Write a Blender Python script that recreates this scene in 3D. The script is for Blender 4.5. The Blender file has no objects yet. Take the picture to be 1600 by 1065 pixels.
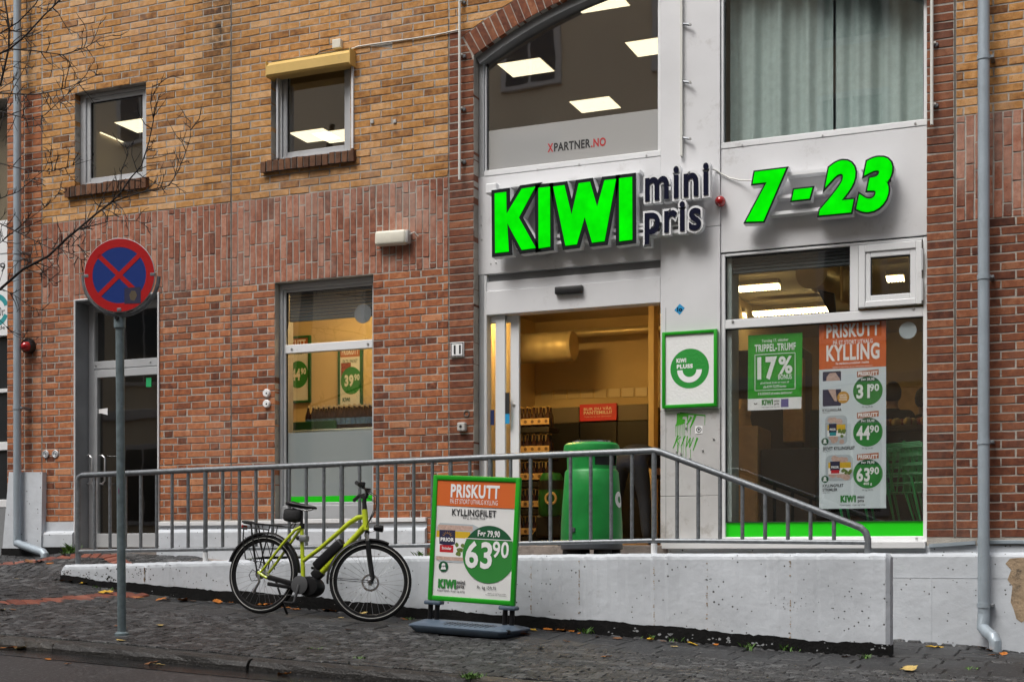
import bpy, bmesh, math, random
from mathutils import Vector, Matrix
R = random.Random(7)
ORD = ['first', 'second', 'third', 'fourth', 'fifth', 'sixth', 'seventh', 'eighth', 'ninth', 'tenth', 'eleventh', 'twelfth', 'thirteenth', 'fourteenth', 'fifteenth', 'sixteenth', 'seventeenth', 'eighteenth', 'nineteenth', 'twentieth', 'twenty-first', 'twenty-second', 'twenty-third', 'twenty-fourth', 'twenty-fifth', 'twenty-sixth']
sc = bpy.context.scene
COL = sc.collection
# ---------------------------------------------------------------- camera
# facade plane: y = 0 (outside is -y), u = x along the facade, z up.  Level camera with a rising front.
F = 2150.0; XC = 800.0; YH = 866.0
TH = math.atan(F / 5100.0); CT, ST = math.cos(TH), math.sin(TH)
DC = 12.316; UC = 11.6; ZE = 1.0
cam = bpy.data.cameras.new('camera'); camo = bpy.data.objects.new('camera', cam); COL.objects.link(camo)
cam.sensor_width = 36.0; cam.lens = 36.0 * F / 1600.0
cam.shift_y = (YH - 532.5) / 1600.0
cam.clip_end = 2000.0; cam.clip_start = 0.05
camo.location = (UC, -DC, ZE); camo.rotation_euler = (math.pi / 2, 0, TH)
sc.camera = camo
# ---------------------------------------------------------------- world, sun, exposure
w = bpy.data.worlds.new('World'); sc.world = w; w.use_nodes = True
nt = w.node_tree; bg = nt.nodes['Background']
sky = nt.nodes.new('ShaderNodeTexSky'); sky.sky_type = 'NISHITA'; sky.sun_disc = False
SUN_EL, SUN_AZ = math.radians(58), math.radians(205)
sky.sun_elevation = SUN_EL; sky.sun_rotation = SUN_AZ
sky.air_density = 1.0; sky.dust_density = 6.0; sky.ozone_density = 1.0
hs = nt.nodes.new('ShaderNodeHueSaturation'); hs.inputs['Saturation'].default_value = 0.40
nt.links.new(sky.outputs[0], hs.inputs['Color']); nt.links.new(hs.outputs[0], bg.inputs['Color'])
bg.inputs['Strength'].default_value = 0.115
sun = bpy.data.lights.new('sun', 'SUN'); suno = bpy.data.objects.new('sun', sun); COL.objects.link(suno)
sun.energy = 1.5; sun.angle = math.radians(28); sun.color = (1.0, 0.98, 0.95)
sdir = Vector((math.sin(SUN_AZ) * math.cos(SUN_EL), math.cos(SUN_AZ) * math.cos(SUN_EL), math.sin(SUN_EL)))
suno.rotation_euler = sdir.to_track_quat('Z', 'Y').to_euler(); suno.location = (4, -10, 20)
sc.view_settings.view_transform = 'Standard'; sc.view_settings.look = 'None'
sc.view_settings.exposure = 0.55; sc.view_settings.gamma = 1.0
sc.cycles.use_denoising = True
sc.cycles.max_bounces = 8; sc.cycles.transparent_max_bounces = 16
sc.cycles.sample_clamp_indirect = 4.0

# ---------------------------------------------------------------- photo pixel -> place
def tz(x, d=0.0): return (DC - d) / (CT + (x - XC) / F * ST)
def P(x, y, d=0.0):
    t = tz(x, d); return Vector((UC + t * ((x - XC) / F * CT - ST), -d, ZE + t * (YH - y) / F))
def U(x, d=0.0): return P(x, YH, d).x
def Zp(x, y, d=0.0): return P(x, y, d).z
def S(x, d=0.0): return F / tz(x, d)                       # px per metre, vertical
def H(x, d=0.0): return S(x, d) * (CT + (x - XC) / F * ST)  # px per metre along the facade
def proj(p):
    dx, dy = p[0] - UC, p[1] + DC
    zc = -dx * ST + dy * CT; xc = dx * CT + dy * ST
    return XC + F * xc / zc, YH - F * (p[2] - ZE) / zc

# ---------------------------------------------------------------- materials
MATS = {}
def mat(name, col=(.5, .5, .5), rough=.6, metal=0.0, var=0.0, vscale=3.0, bump=0.0, bscale=40.0, emit=None, estr=1.0, dirt=None, coat=0.0, spec=None):
    if name in MATS: return MATS[name]
    m = bpy.data.materials.new(name); m.use_nodes = True; MATS[name] = m
    n = m.node_tree.nodes; L = m.node_tree.links; b = n['Principled BSDF']
    b.inputs['Base Color'].default_value = (*col, 1); b.inputs['Roughness'].default_value = rough
    b.inputs['Metallic'].default_value = metal; b.inputs['Coat Weight'].default_value = coat
    if spec is not None: b.inputs['Specular IOR Level'].default_value = spec
    if emit:
        b.inputs['Emission Color'].default_value = (*emit, 1); b.inputs['Emission Strength'].default_value = estr
    geo = n.new('ShaderNodeNewGeometry')
    cur = None
    if var > 0:
        t = n.new('ShaderNodeTexNoise'); t.inputs['Scale'].default_value = vscale; t.inputs['Detail'].default_value = 6; t.inputs['Roughness'].default_value = .65
        L.new(geo.outputs['Position'], t.inputs['Vector'])
        mx = n.new('ShaderNodeMix'); mx.data_type = 'RGBA'
        mr = n.new('ShaderNodeMapRange'); mr.inputs[1].default_value = .3; mr.inputs[2].default_value = .7
        L.new(t.outputs['Fac'], mr.inputs[0]); L.new(mr.outputs[0], mx.inputs['Factor'])
        mx.inputs['A'].default_value = (*[c * (1 - var) for c in col], 1); mx.inputs['B'].default_value = (*[min(1, c * (1 + var)) for c in col], 1)
        L.new(mx.outputs['Result'], b.inputs['Base Color']); cur = mx.outputs['Result']
        rr = n.new('ShaderNodeMapRange'); rr.inputs[3].default_value = max(.02, rough - .12); rr.inputs[4].default_value = min(1, rough + .12)
        L.new(t.outputs['Fac'], rr.inputs[0]); L.new(rr.outputs[0], b.inputs['Roughness'])
    if dirt:   # (colour, scale, threshold, strength)
        dc, ds, th, st = dirt
        t2 = n.new('ShaderNodeTexNoise'); t2.inputs['Scale'].default_value = ds; t2.inputs['Detail'].default_value = 8; t2.inputs['Roughness'].default_value = .75
        L.new(geo.outputs['Position'], t2.inputs['Vector'])
        mr2 = n.new('ShaderNodeMapRange'); mr2.inputs[1].default_value = th; mr2.inputs[2].default_value = th + .1; mr2.inputs[4].default_value = st
        L.new(t2.outputs['Fac'], mr2.inputs[0])
        m2 = n.new('ShaderNodeMix'); m2.data_type = 'RGBA'; m2.inputs['B'].default_value = (*dc, 1)
        if cur: L.new(cur, m2.inputs['A'])
        else: m2.inputs['A'].default_value = (*col, 1)
        L.new(mr2.outputs[0], m2.inputs['Factor']); L.new(m2.outputs['Result'], b.inputs['Base Color'])
    if bump > 0:
        t3 = n.new('ShaderNodeTexNoise'); t3.inputs['Scale'].default_value = bscale; t3.inputs['Detail'].default_value = 5
        L.new(geo.outputs['Position'], t3.inputs['Vector'])
        bp = n.new('ShaderNodeBump'); bp.inputs['Strength'].default_value = bump; bp.inputs['Distance'].default_value = .01
        L.new(t3.outputs['Fac'], bp.inputs['Height']); L.new(bp.outputs[0], b.inputs['Normal'])
    return m
def add_bump(m, kind, scale, strength, dist=.01, stretch=(1, 1, 1)):
    n = m.node_tree.nodes; L = m.node_tree.links; b = n['Principled BSDF']
    geo = n.new('ShaderNodeNewGeometry'); mp = n.new('ShaderNodeMapping'); mp.inputs['Scale'].default_value = stretch
    L.new(geo.outputs['Position'], mp.inputs[0])
    t = n.new('ShaderNodeTexVoronoi' if kind == 'v' else 'ShaderNodeTexNoise'); t.inputs['Scale'].default_value = scale
    L.new(mp.outputs[0], t.inputs['Vector'])
    bp = n.new('ShaderNodeBump'); bp.inputs['Strength'].default_value = strength; bp.inputs['Distance'].default_value = dist
    L.new(t.outputs[0], bp.inputs['Height'])
    old = b.inputs['Normal'].links
    if old: L.new(old[0].from_socket, bp.inputs['Normal'])
    L.new(bp.outputs[0], b.inputs['Normal'])

def brick_mat(name, stops, effl=0.0, dark=0.0, rough=.85, bandy=1.0, streaks=()):
    """colour by the per-brick 'tone' attribute, kiln bands across each brick, lime bloom and soot with noise of their own"""
    m = bpy.data.materials.new(name); m.use_nodes = True; MATS[name] = m
    n = m.node_tree.nodes; L = m.node_tree.links; b = n['Principled BSDF']; b.inputs['Roughness'].default_value = rough; b.inputs['Specular IOR Level'].default_value = .25
    at = n.new('ShaderNodeAttribute'); at.attribute_name = 'tone'; geo = n.new('ShaderNodeNewGeometry')
    cr = n.new('ShaderNodeValToRGB'); e = cr.color_ramp.elements
    while len(e) < len(stops): e.new(.5)
    for i, (p, c) in enumerate(stops): e[i].position = p; e[i].color = (*c, 1)
    # tone shifted by fine noise within the brick
    t1 = n.new('ShaderNodeTexNoise'); t1.inputs['Scale'].default_value = 17 * bandy; t1.inputs['Detail'].default_value = 4
    L.new(geo.outputs['Position'], t1.inputs['Vector'])
    ma = n.new('ShaderNodeMath'); ma.operation = 'MULTIPLY_ADD'; ma.inputs[1].default_value = 1.3; L.new(t1.outputs['Fac'], ma.inputs[0])
    sb = n.new('ShaderNodeMath'); sb.operation = 'SUBTRACT'; sb.inputs[1].default_value = .65; L.new(at.outputs['Fac'], sb.inputs[0]); L.new(sb.outputs[0], ma.inputs[2])
    L.new(ma.outputs[0], cr.inputs[0]); cur = cr.outputs[0]
    def blend(cur, colr, fac_socket):
        mx = n.new('ShaderNodeMix'); mx.data_type = 'RGBA'; mx.inputs['B'].default_value = (*colr, 1)
        L.new(cur, mx.inputs['A']); L.new(fac_socket, mx.inputs['Factor']); return mx.outputs['Result']
    def noisemask(scale, lo, hi, amt, detail=6, stretch=(1, 1, 1)):
        mp = n.new('ShaderNodeMapping'); mp.inputs['Scale'].default_value = stretch; L.new(geo.outputs['Position'], mp.inputs[0])
        t = n.new('ShaderNodeTexNoise'); t.inputs['Scale'].default_value = scale; t.inputs['Detail'].default_value = detail; t.inputs['Roughness'].default_value = .7
        L.new(mp.outputs[0], t.inputs['Vector']); r = n.new('ShaderNodeMapRange'); r.inputs[1].default_value = lo; r.inputs[2].default_value = hi; r.inputs[4].default_value = amt
        L.new(t.outputs['Fac'], r.inputs[0]); return r.outputs[0]
    cur = blend(cur, (.040, .027, .020), noisemask(70, .54, .70, .6)); cur = blend(cur, (.40, .37, .33), noisemask(38, .63, .74, .35))
    if effl: cur = blend(cur, (.62, .50, .42), noisemask(1.1, .50, .78, effl, 8, (1, 1, .7)))
    if dark: cur = blend(cur, (.035, .025, .02), noisemask(1.6, .50, .80, dark, 8, (1, 1, .45)))
    for (u0, wd, z0, z1, amt) in streaks:      # soot runs down beside a joint
        sx = n.new('ShaderNodeSeparateXYZ'); L.new(geo.outputs['Position'], sx.inputs[0])
        a1 = n.new('ShaderNodeMath'); a1.operation = 'SUBTRACT'; a1.inputs[1].default_value = u0; L.new(sx.outputs[0], a1.inputs[0])
        a2 = n.new('ShaderNodeMath'); a2.operation = 'ABSOLUTE'; L.new(a1.outputs[0], a2.inputs[0])
        r1 = n.new('ShaderNodeMapRange'); r1.inputs[1].default_value = wd; r1.inputs[2].default_value = wd * .1; L.new(a2.outputs[0], r1.inputs[0])
        r2 = n.new('ShaderNodeMapRange'); r2.inputs[1].default_value = z0; r2.inputs[2].default_value = z1; L.new(sx.outputs[2], r2.inputs[0])
        m1 = n.new('ShaderNodeMath'); m1.operation = 'MULTIPLY'; L.new(r1.outputs[0], m1.inputs[0]); L.new(r2.outputs[0], m1.inputs[1])
        m2 = n.new('ShaderNodeMath'); m2.operation = 'MULTIPLY'; L.new(m1.outputs[0], m2.inputs[0]); L.new(noisemask(9, .35, .6, amt, 6), m2.inputs[1])
        cur = blend(cur, (.03, .022, .017), m2.outputs[0])
    L.new(cur, b.inputs['Base Color'])
    t3 = n.new('ShaderNodeTexNoise'); t3.inputs['Scale'].default_value = 120; t3.inputs['Detail'].default_value = 4; L.new(geo.outputs['Position'], t3.inputs['Vector'])
    bp = n.new('ShaderNodeBump'); bp.inputs['Strength'].default_value = .55; bp.inputs['Distance'].default_value = .006
    L.new(t3.outputs['Fac'], bp.inputs['Height']); L.new(bp.outputs[0], b.inputs['Normal'])
    return m
def glass_mat(name, tint=(.975, .985, .98), refl=4.2, haze=0.0, hazecol=(.6, .65, .66)):
    m = bpy.data.materials.new(name); m.use_nodes = True; MATS[name] = m
    n = m.node_tree.nodes; L = m.node_tree.links; n.remove(n['Principled BSDF']); out = n['Material Output']
    tr = n.new('ShaderNodeBsdfTransparent'); tr.inputs[0].default_value = (*tint, 1)
    gl = n.new('ShaderNodeBsdfGlossy'); gl.inputs['Roughness'].default_value = .015
    geo = n.new('ShaderNodeNewGeometry'); nz = n.new('ShaderNodeTexNoise'); nz.inputs['Scale'].default_value = 1.3
    L.new(geo.outputs['Position'], nz.inputs['Vector']); bp = n.new('ShaderNodeBump'); bp.inputs['Strength'].default_value = .05; bp.inputs['Distance'].default_value = .02
    L.new(nz.outputs['Fac'], bp.inputs['Height']); L.new(bp.outputs[0], gl.inputs['Normal'])
    dt = n.new('ShaderNodeVectorMath'); dt.operation = 'DOT_PRODUCT'; L.new(geo.outputs['Incoming'], dt.inputs[0]); L.new(geo.outputs['Normal'], dt.inputs[1])
    ab = n.new('ShaderNodeMath'); ab.operation = 'ABSOLUTE'; L.new(dt.outputs['Value'], ab.inputs[0])
    om = n.new('ShaderNodeMath'); om.operation = 'SUBTRACT'; om.inputs[0].default_value = 1.0; L.new(ab.outputs[0], om.inputs[1])
    pw = n.new('ShaderNodeMath'); pw.operation = 'POWER'; pw.inputs[1].default_value = 5.0; L.new(om.outputs[0], pw.inputs[0])
    mu = n.new('ShaderNodeMath'); mu.operation = 'MULTIPLY_ADD'; mu.inputs[1].default_value = .9; mu.inputs[2].default_value = .045 * refl; mu.use_clamp = True; L.new(pw.outputs[0], mu.inputs[0])
    a = tr.outputs[0]
    if haze:
        df = n.new('ShaderNodeBsdfDiffuse'); df.inputs[0].default_value = (*hazecol, 1)
        m1 = n.new('ShaderNodeMixShader'); m1.inputs[0].default_value = haze; L.new(a, m1.inputs[1]); L.new(df.outputs[0], m1.inputs[2]); a = m1.outputs[0]
    mx = n.new('ShaderNodeMixShader'); L.new(mu.outputs[0], mx.inputs[0]); L.new(a, mx.inputs[1]); L.new(gl.outputs[0], mx.inputs[2]); L.new(mx.outputs[0], out.inputs[0])
    return m

# ---------------------------------------------------------------- mesh building
class MB:
    def __init__(s): s.v = []; s.f = []; s.t = []
    def add(s, vs, fs, tone=None):
        o = len(s.v); s.v += [tuple(p) for p in vs]; s.f += [tuple(i + o for i in f) for f in fs]
        s.t += [0.5 if tone is None else tone] * len(fs); return s
    def box(s, x0, x1, y0, y1, z0, z1, c=0.0):
        if c > 0: return s.cbox(x0, x1, y0, y1, z0, z1, c)
        vs = [(x, y, z) for x in (x0, x1) for y in (y0, y1) for z in (z0, z1)]
        return s.add(vs, [(0, 1, 3, 2), (4, 6, 7, 5), (0, 4, 5, 1), (2, 3, 7, 6), (0, 2, 6, 4), (1, 5, 7, 3)])
    def cbox(s, x0, x1, y0, y1, z0, z1, c, seg=1, M=None):
        bm = bmesh.new(); bmesh.ops.create_cube(bm, size=1)
        for v in bm.verts: v.co = Vector((x0 + (v.co.x + .5) * (x1 - x0), y0 + (v.co.y + .5) * (y1 - y0), z0 + (v.co.z + .5) * (z1 - z0)))
        bmesh.ops.bevel(bm, geom=bm.edges[:], offset=c, segments=seg, affect='EDGES', profile=.5)
        return s.frombm(bm, M)
    def frombm(s, bm, M=None):
        bm.verts.index_update()
        vs = [(M @ v.co if M else v.co.copy()) for v in bm.verts]; fs = [tuple(v.index for v in f.verts) for f in bm.faces]
        bm.free(); return s.add(vs, fs)
    def frommesh(s, me, M=None):
        vs = [(M @ v.co if M else v.co.copy()) for v in me.vertices]; fs = [tuple(p.vertices) for p in me.polygons]
        return s.add(vs, fs)
    def quad(s, a, b, c, d): return s.add([a, b, c, d], [(0, 1, 2, 3)])
    def poly(s, pts): return s.add(pts, [tuple(range(len(pts)))])
    def prism(s, pts, off):          # polygon extruded by vector off
        n = len(pts); off = Vector(off); a = [Vector(p) for p in pts]; b = [p + off for p in a]
        fs = [tuple(range(n)), tuple(range(2 * n - 1, n - 1, -1))] + [(i, (i + 1) % n, n + (i + 1) % n, n + i) for i in range(n)]
        return s.add(a + b, fs)
    def tube(s, pts, r, n=8, cap=True, flat=None):
        pts = [Vector(p) for p in pts]; k = len(pts); rs = r if isinstance(r, (list, tuple)) else [r] * k
        vs = []; prev = None
        for i, p in enumerate(pts):
            t = (pts[min(i + 1, k - 1)] - pts[max(i - 1, 0)])
            t = t.normalized() if t.length > 1e-9 else Vector((0, 0, 1))
            if prev is None:
                a = Vector((0, 0, 1)) if abs(t.z) < .9 else Vector((1, 0, 0)); nx = t.cross(a).normalized()
            else:
                nx = prev - t * prev.dot(t); nx = nx.normalized() if nx.length > 1e-6 else prev
            prev = nx; ny = t.cross(nx)
            for j in range(n):
                an = 2 * math.pi * j / n; vs.append(p + (nx * math.cos(an) + ny * math.sin(an)) * rs[i])
        fs = [(i * n + j, i * n + (j + 1) % n, (i + 1) * n + (j + 1) % n, (i + 1) * n + j) for i in range(k - 1) for j in range(n)]
        if cap: fs += [tuple(range(n - 1, -1, -1)), tuple((k - 1) * n + j for j in range(n))]
        return s.add(vs, fs)
    def lathe(s, prof, M=None, n=24, cap=True):     # prof: (radius, height) about local z
        vs = []; k = len(prof)
        for r, z in prof:
            for j in range(n):
                an = 2 * math.pi * j / n; p = Vector((r * math.cos(an), r * math.sin(an), z)); vs.append(M @ p if M else p)
        fs = [(i * n + j, i * n + (j + 1) % n, (i + 1) * n + (j + 1) % n, (i + 1) * n + j) for i in range(k - 1) for j in range(n)]
        if cap: fs += [tuple(range(n - 1, -1, -1)), tuple((k - 1) * n + j for j in range(n))]
        return s.add(vs, fs)
    def torus(s, Rr, r, M, n=40, m=8, a0=0, a1=2 * math.pi, sz=1.0):
        full = abs(a1 - a0 - 2 * math.pi) < 1e-6; k = n if full else n + 1; vs = []
        for i in range(k):
            a = a0 + (a1 - a0) * i / n
            for j in range(m):
                b = 2 * math.pi * j / m; q = Rr + r * math.cos(b); vs.append(M @ Vector((q * math.cos(a), q * math.sin(a), r * sz * math.sin(b))))
        fs = [(i * m + j, i * m + (j + 1) % m, ((i + 1) % k) * m + (j + 1) % m, ((i + 1) % k) * m + j) for i in range(n if full else n) for j in range(m)]
        if not full: fs = [f for f in fs]; fs += [tuple(range(m - 1, -1, -1)), tuple((k - 1) * m + j for j in range(m))]
        return s.add(vs, fs)
    def build(s, name, m, parent=None, smooth=None, recalc=True, tone=False, label=None):
        me = bpy.data.meshes.new(name); off = parent_loc(parent)
        me.from_pydata([(x - off.x, y - off.y, z - off.z) for x, y, z in s.v], [], s.f); me.update()
        if recalc:
            bm = bmesh.new(); bm.from_mesh(me); bmesh.ops.recalc_face_normals(bm, faces=bm.faces[:]); bm.to_mesh(me); bm.free()
        if tone:
            a = me.attributes.new('tone', 'FLOAT', 'FACE'); a.data.foreach_set('value', s.t)
        if smooth:
            me.shade_smooth(); me.set_sharp_from_angle(angle=math.radians(smooth))
        me.materials.append(MATS[m] if isinstance(m, str) else m)
        o = bpy.data.objects.new(name, me); COL.objects.link(o)
        if parent: o.parent = parent
        if label: o['label'] = label
        return o
def parent_loc(p):
    v = Vector((0, 0, 0))
    while p is not None: v = v + Vector(p.location); p = p.parent
    return v
def tag(o, label, cat, group=None):
    o['label'] = label; o['category'] = cat
    if group: o['group'] = group
    return o
def thing(name, label, cat, loc=(0, 0, 0), group=None):
    o = bpy.data.objects.new(name, None); COL.objects.link(o); o.location = loc; o.empty_display_size = .1
    return tag(o, label, cat, group)
def part(name, parent, loc):
    o = bpy.data.objects.new(name, None); COL.objects.link(o); o.parent = parent; o.location = Vector(loc) - parent_loc(parent); o.empty_display_size = .05; return o
def struct(o): o['kind'] = 'structure'; return o
def stuff(o): o['kind'] = 'stuff'; return o
def facing(p, w_, h_):   # matrix for things drawn in local x (right), y (up), z (out of the wall)
    return Matrix.Translation(p) @ Matrix(((1, 0, 0, 0), (0, 0, -1, 0), (0, 1, 0, 0), (0, 0, 0, 1)))
FACE = Matrix(((1, 0, 0, 0), (0, 0, -1, 0), (0, 1, 0, 0), (0, 0, 0, 1)))

def curve_mesh(polys=None, text=None, offset=0.0, extrude=0.0, res=4, shear=0.0, size=1.0, spacing=1.0):
    if text is not None:
        cu = bpy.data.curves.new('t', 'FONT'); cu.body = text; cu.size = size; cu.shear = shear; cu.space_character = spacing
    else:
        cu = bpy.data.curves.new('t', 'CURVE'); cu.dimensions = '2D'
        for pl in polys:
            sp = cu.splines.new('POLY'); sp.points.add(len(pl) - 1); sp.use_cyclic_u = True
            for i, (x, y) in enumerate(pl): sp.points[i].co = (x, y, 0, 1)
    cu.fill_mode = 'BOTH' if extrude > 0 else 'FRONT'
    cu.offset = offset; cu.extrude = extrude; cu.resolution_u = res
    ob = bpy.data.objects.new('t', cu); me = bpy.data.meshes.new_from_object(ob)
    bpy.data.objects.remove(ob); bpy.data.curves.remove(cu); return me
TXC = {}
def text_into(mb, text, M, cx, cy, w_, h_, bold=.02, shear=0.0, z=0.0, res=3):
    """lettering fitted to a box w x h centred on (cx, cy) of the plane M (x right, y up, z out)"""
    key = (text, bold, shear)
    if key not in TXC: TXC[key] = curve_mesh(text=text, offset=bold, res=res, shear=shear, spacing=1.0 + bold * 2.5)
    me = TXC[key]
    xs = [v.co.x for v in me.vertices]; ys = [v.co.y for v in me.vertices]
    if not xs: return
    x0, x1, y0, y1 = min(xs), max(xs), min(ys), max(ys)
    sx = w_ / (x1 - x0); sy = h_ / (y1 - y0)
    T = M @ Matrix.Translation((cx - (x0 + x1) / 2 * sx, cy - (y0 + y1) / 2 * sy, z)) @ Matrix.Diagonal((sx, sy, 1, 1))
    mb.frommesh(me, T)
# ================================================================ MATERIALS
mat('mortar', (.36, .33, .29), .95, var=.25, vscale=2.0, bump=.8, bscale=90, dirt=((.06, .05, .045), 2.2, .56, .6))
mat('mortar_dark', (.10, .09, .08), .95, var=.3, vscale=9, bump=.6, bscale=80)
US = 11.6 - 7.86
brick_mat('yellow', [(0, (.17, .072, .028)), (.3, (.36, .165, .048)), (.62, (.50, .25, .080)), (1, (.62, .37, .18))], effl=.42, dark=.42, streaks=((U(342), .34, 5.2, 6.6, .95),))
brick_mat('red', [(0, (.12, .042, .024)), (.35, (.28, .093, .041)), (.7, (.40, .145, .060)), (1, (.50, .225, .11))], effl=.18, dark=.45)
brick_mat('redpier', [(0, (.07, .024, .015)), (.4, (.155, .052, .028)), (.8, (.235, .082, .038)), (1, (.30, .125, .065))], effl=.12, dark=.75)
brick_mat('soldier', [(0, (.13, .048, .031)), (.35, (.24, .090, .054)), (.7, (.34, .135, .082)), (1, (.44, .22, .15))], effl=.55, dark=.45)
brick_mat('sillbrick', [(0, (.06, .03, .018)), (.5, (.13, .06, .033)), (1, (.2, .095, .05))], dark=.7)
mat('alu', (.50, .515, .53), .42, metal=.35, var=.10, vscale=1.4, dirt=((.25, .24, .22), 3, .60, .35))
mat('alu_white', (.74, .75, .76), .40, metal=.12, var=.05, vscale=.9, dirt=((.42, .40, .37), 2.6, .60, .45))
mat('panel_white', (.69, .695, .71), .38, metal=.15, var=.06, vscale=.8, dirt=((.36, .34, .32), 1.7, .58, .4))
mat('panel_low', (.50, .495, .49), .5, metal=.15, var=.10, vscale=2.2, dirt=((.3, .27, .24), 3.5, .55, .6))
mat('lining_grey', (.27, .28, .29), .5, metal=.4, var=.15, vscale=2)
mat('seal_black', (.012, .012, .012), .7)
mat('gap_dark', (.02, .02, .02), .9)
mat('bolt', (.6, .6, .6), .3, metal=.9)
mat('galv', (.20, .215, .23), .45, metal=.55, var=.25, vscale=25, bump=.15, bscale=60, dirt=((.06, .06, .06), 18, .60, .5))
mat('pipe_grey', (.33, .385, .43), .42, metal=.25, var=.08, vscale=5, dirt=((.2, .21, .22), 8, .6, .4))
mat('black_plastic', (.012, .012, .013), .45, var=.2, vscale=30)
mat('rubber', (.010, .010, .011), .75, spec=.2, var=.2, vscale=40)
mat('cable_white', (.62, .62, .58), .5)
mat('tar', (.008, .008, .008), .8, spec=.15, var=.4, vscale=14, bump=.5, bscale=40, dirt=((.42, .42, .42), 11, .68, .8))
# painted concrete with blow holes
m = mat('concrete_white', (.50, .53, .565), .7, var=.14, vscale=1.5, bump=.5, bscale=14, dirt=((.30, .30, .29), 2.6, .62, .5))
def pits(m, scale, th, colr, depth=.5):
    n = m.node_tree.nodes; L = m.node_tree.links; b = n['Principled BSDF']; geo = n.new('ShaderNodeNewGeometry')
    v = n.new('ShaderNodeTexVoronoi'); v.inputs['Scale'].default_value = scale; L.new(geo.outputs['Position'], v.inputs['Vector'])
    nz = n.new('ShaderNodeTexNoise'); nz.inputs['Scale'].default_value = 2.0; nz.inputs['Detail'].default_value = 4; L.new(geo.outputs['Position'], nz.inputs['Vector'])
    mm = n.new('ShaderNodeMath'); mm.operation = 'MULTIPLY'; L.new(nz.outputs['Fac'], mm.inputs[0]); mm.inputs[1].default_value = th * 2
    lt = n.new('ShaderNodeMath'); lt.operation = 'LESS_THAN'; L.new(v.outputs['Distance'], lt.inputs[0]); L.new(mm.outputs[0], lt.inputs[1])
    sc_ = n.new('ShaderNodeSeparateXYZ'); L.new(v.outputs['Color'], sc_.inputs[0])
    gt = n.new('ShaderNodeMath'); gt.operation = 'LESS_THAN'; L.new(sc_.outputs[0], gt.inputs[0]); gt.inputs[1].default_value = .22
    mu = n.new('ShaderNodeMath'); mu.operation = 'MULTIPLY'; L.new(lt.outputs[0], mu.inputs[0]); L.new(gt.outputs[0], mu.inputs[1])
    mx = n.new('ShaderNodeMix'); mx.data_type = 'RGBA'; mx.inputs['B'].default_value = (*colr, 1)
    src = b.inputs['Base Color'].links[0].from_socket; L.new(src, mx.inputs['A']); L.new(mu.outputs[0], mx.inputs['Factor']); L.new(mx.outputs['Result'], b.inputs['Base Color'])
    bp = n.new('ShaderNodeBump'); bp.invert = True; bp.inputs['Strength'].default_value = depth; bp.inputs['Distance'].default_value = .01
    L.new(mu.outputs[0], bp.inputs['Height'])
    if b.inputs['Normal'].links: L.new(b.inputs['Normal'].links[0].from_socket, bp.inputs['Normal'])
    L.new(bp.outputs[0], b.inputs['Normal'])
pits(m, 26, .17, (.09, .09, .09))
mat('concrete_raw', (.34, .25, .16), .9, var=.35, vscale=9, bump=.8, bscale=40, dirt=((.03, .03, .03), 6, .55, .9))
mat('concrete_floor', (.22, .19, .17), .8, var=.3, vscale=5, bump=.5, bscale=50, dirt=((.08, .07, .06), 4, .55, .6))
mat('asphalt', (.024, .024, .0255), .45, var=.6, vscale=60, bump=.7, bscale=70, dirt=((.15, .15, .15), 85, .60, .85))
mat('bedding', (.020, .019, .017), .8, var=.4, vscale=30, bump=.6, bscale=90, dirt=((.035, .045, .015), 5, .58, .8))
brick_mat('sett', [(0, (.0115, .012, .0128)), (.4, (.023, .024, .0255)), (.75, (.037, .0385, .041)), (1, (.095, .098, .10))], dark=.45, rough=.42)
brick_mat('slab', [(0, (.017, .018, .0195)), (.5, (.025, .0265, .0285)), (1, (.036, .038, .040))], dark=.35, rough=.48)
brick_mat('paver', [(0, (.13, .038, .025)), (.5, (.21, .066, .042)), (1, (.28, .105, .07))], dark=.4, rough=.5)
brick_mat('kerbstone', [(0, (.026, .025, .024)), (.5, (.042, .040, .037)), (1, (.075, .066, .054))], dark=.45, rough=.45)
add_bump(MATS['kerbstone'], 'n', 70, .6, .01); add_bump(MATS['sett'], 'n', 60, .7, .012); add_bump(MATS['slab'], 'n', 150, .5, .006)
def speckle(m, scale, th, colr, amt):
    n = m.node_tree.nodes; L = m.node_tree.links; b = n['Principled BSDF']; geo = n.new('ShaderNodeNewGeometry')
    t = n.new('ShaderNodeTexNoise'); t.inputs['Scale'].default_value = scale; t.inputs['Detail'].default_value = 3; L.new(geo.outputs['Position'], t.inputs['Vector'])
    r = n.new('ShaderNodeMapRange'); r.inputs[1].default_value = th; r.inputs[2].default_value = th + .12; r.inputs[4].default_value = amt; L.new(t.outputs['Fac'], r.inputs[0])
    mx = n.new('ShaderNodeMix'); mx.data_type = 'RGBA'; mx.inputs['B'].default_value = (*colr, 1); L.new(b.inputs['Base Color'].links[0].from_socket, mx.inputs['A']); L.new(r.outputs[0], mx.inputs['Factor']); L.new(mx.outputs['Result'], b.inputs['Base Color'])
for k_, a_ in (('sett', .75), ('slab', .6), ('kerbstone', .35), ('bedding', .5)): speckle(MATS[k_], 48, .57, (.17, .168, .165), a_)
speckle(MATS['asphalt'], 42, .56, (.15, .15, .15), .8)
glass_mat('glass', refl=2.2); glass_mat('glass_up', refl=6.0); glass_mat('glass_frost', haze=.80, hazecol=(.30, .34, .34)); glass_mat('glass_frost_light', haze=.86, hazecol=(.46, .46, .45))
mat('green_vinyl', (.012, .50, .006), .35)

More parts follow.
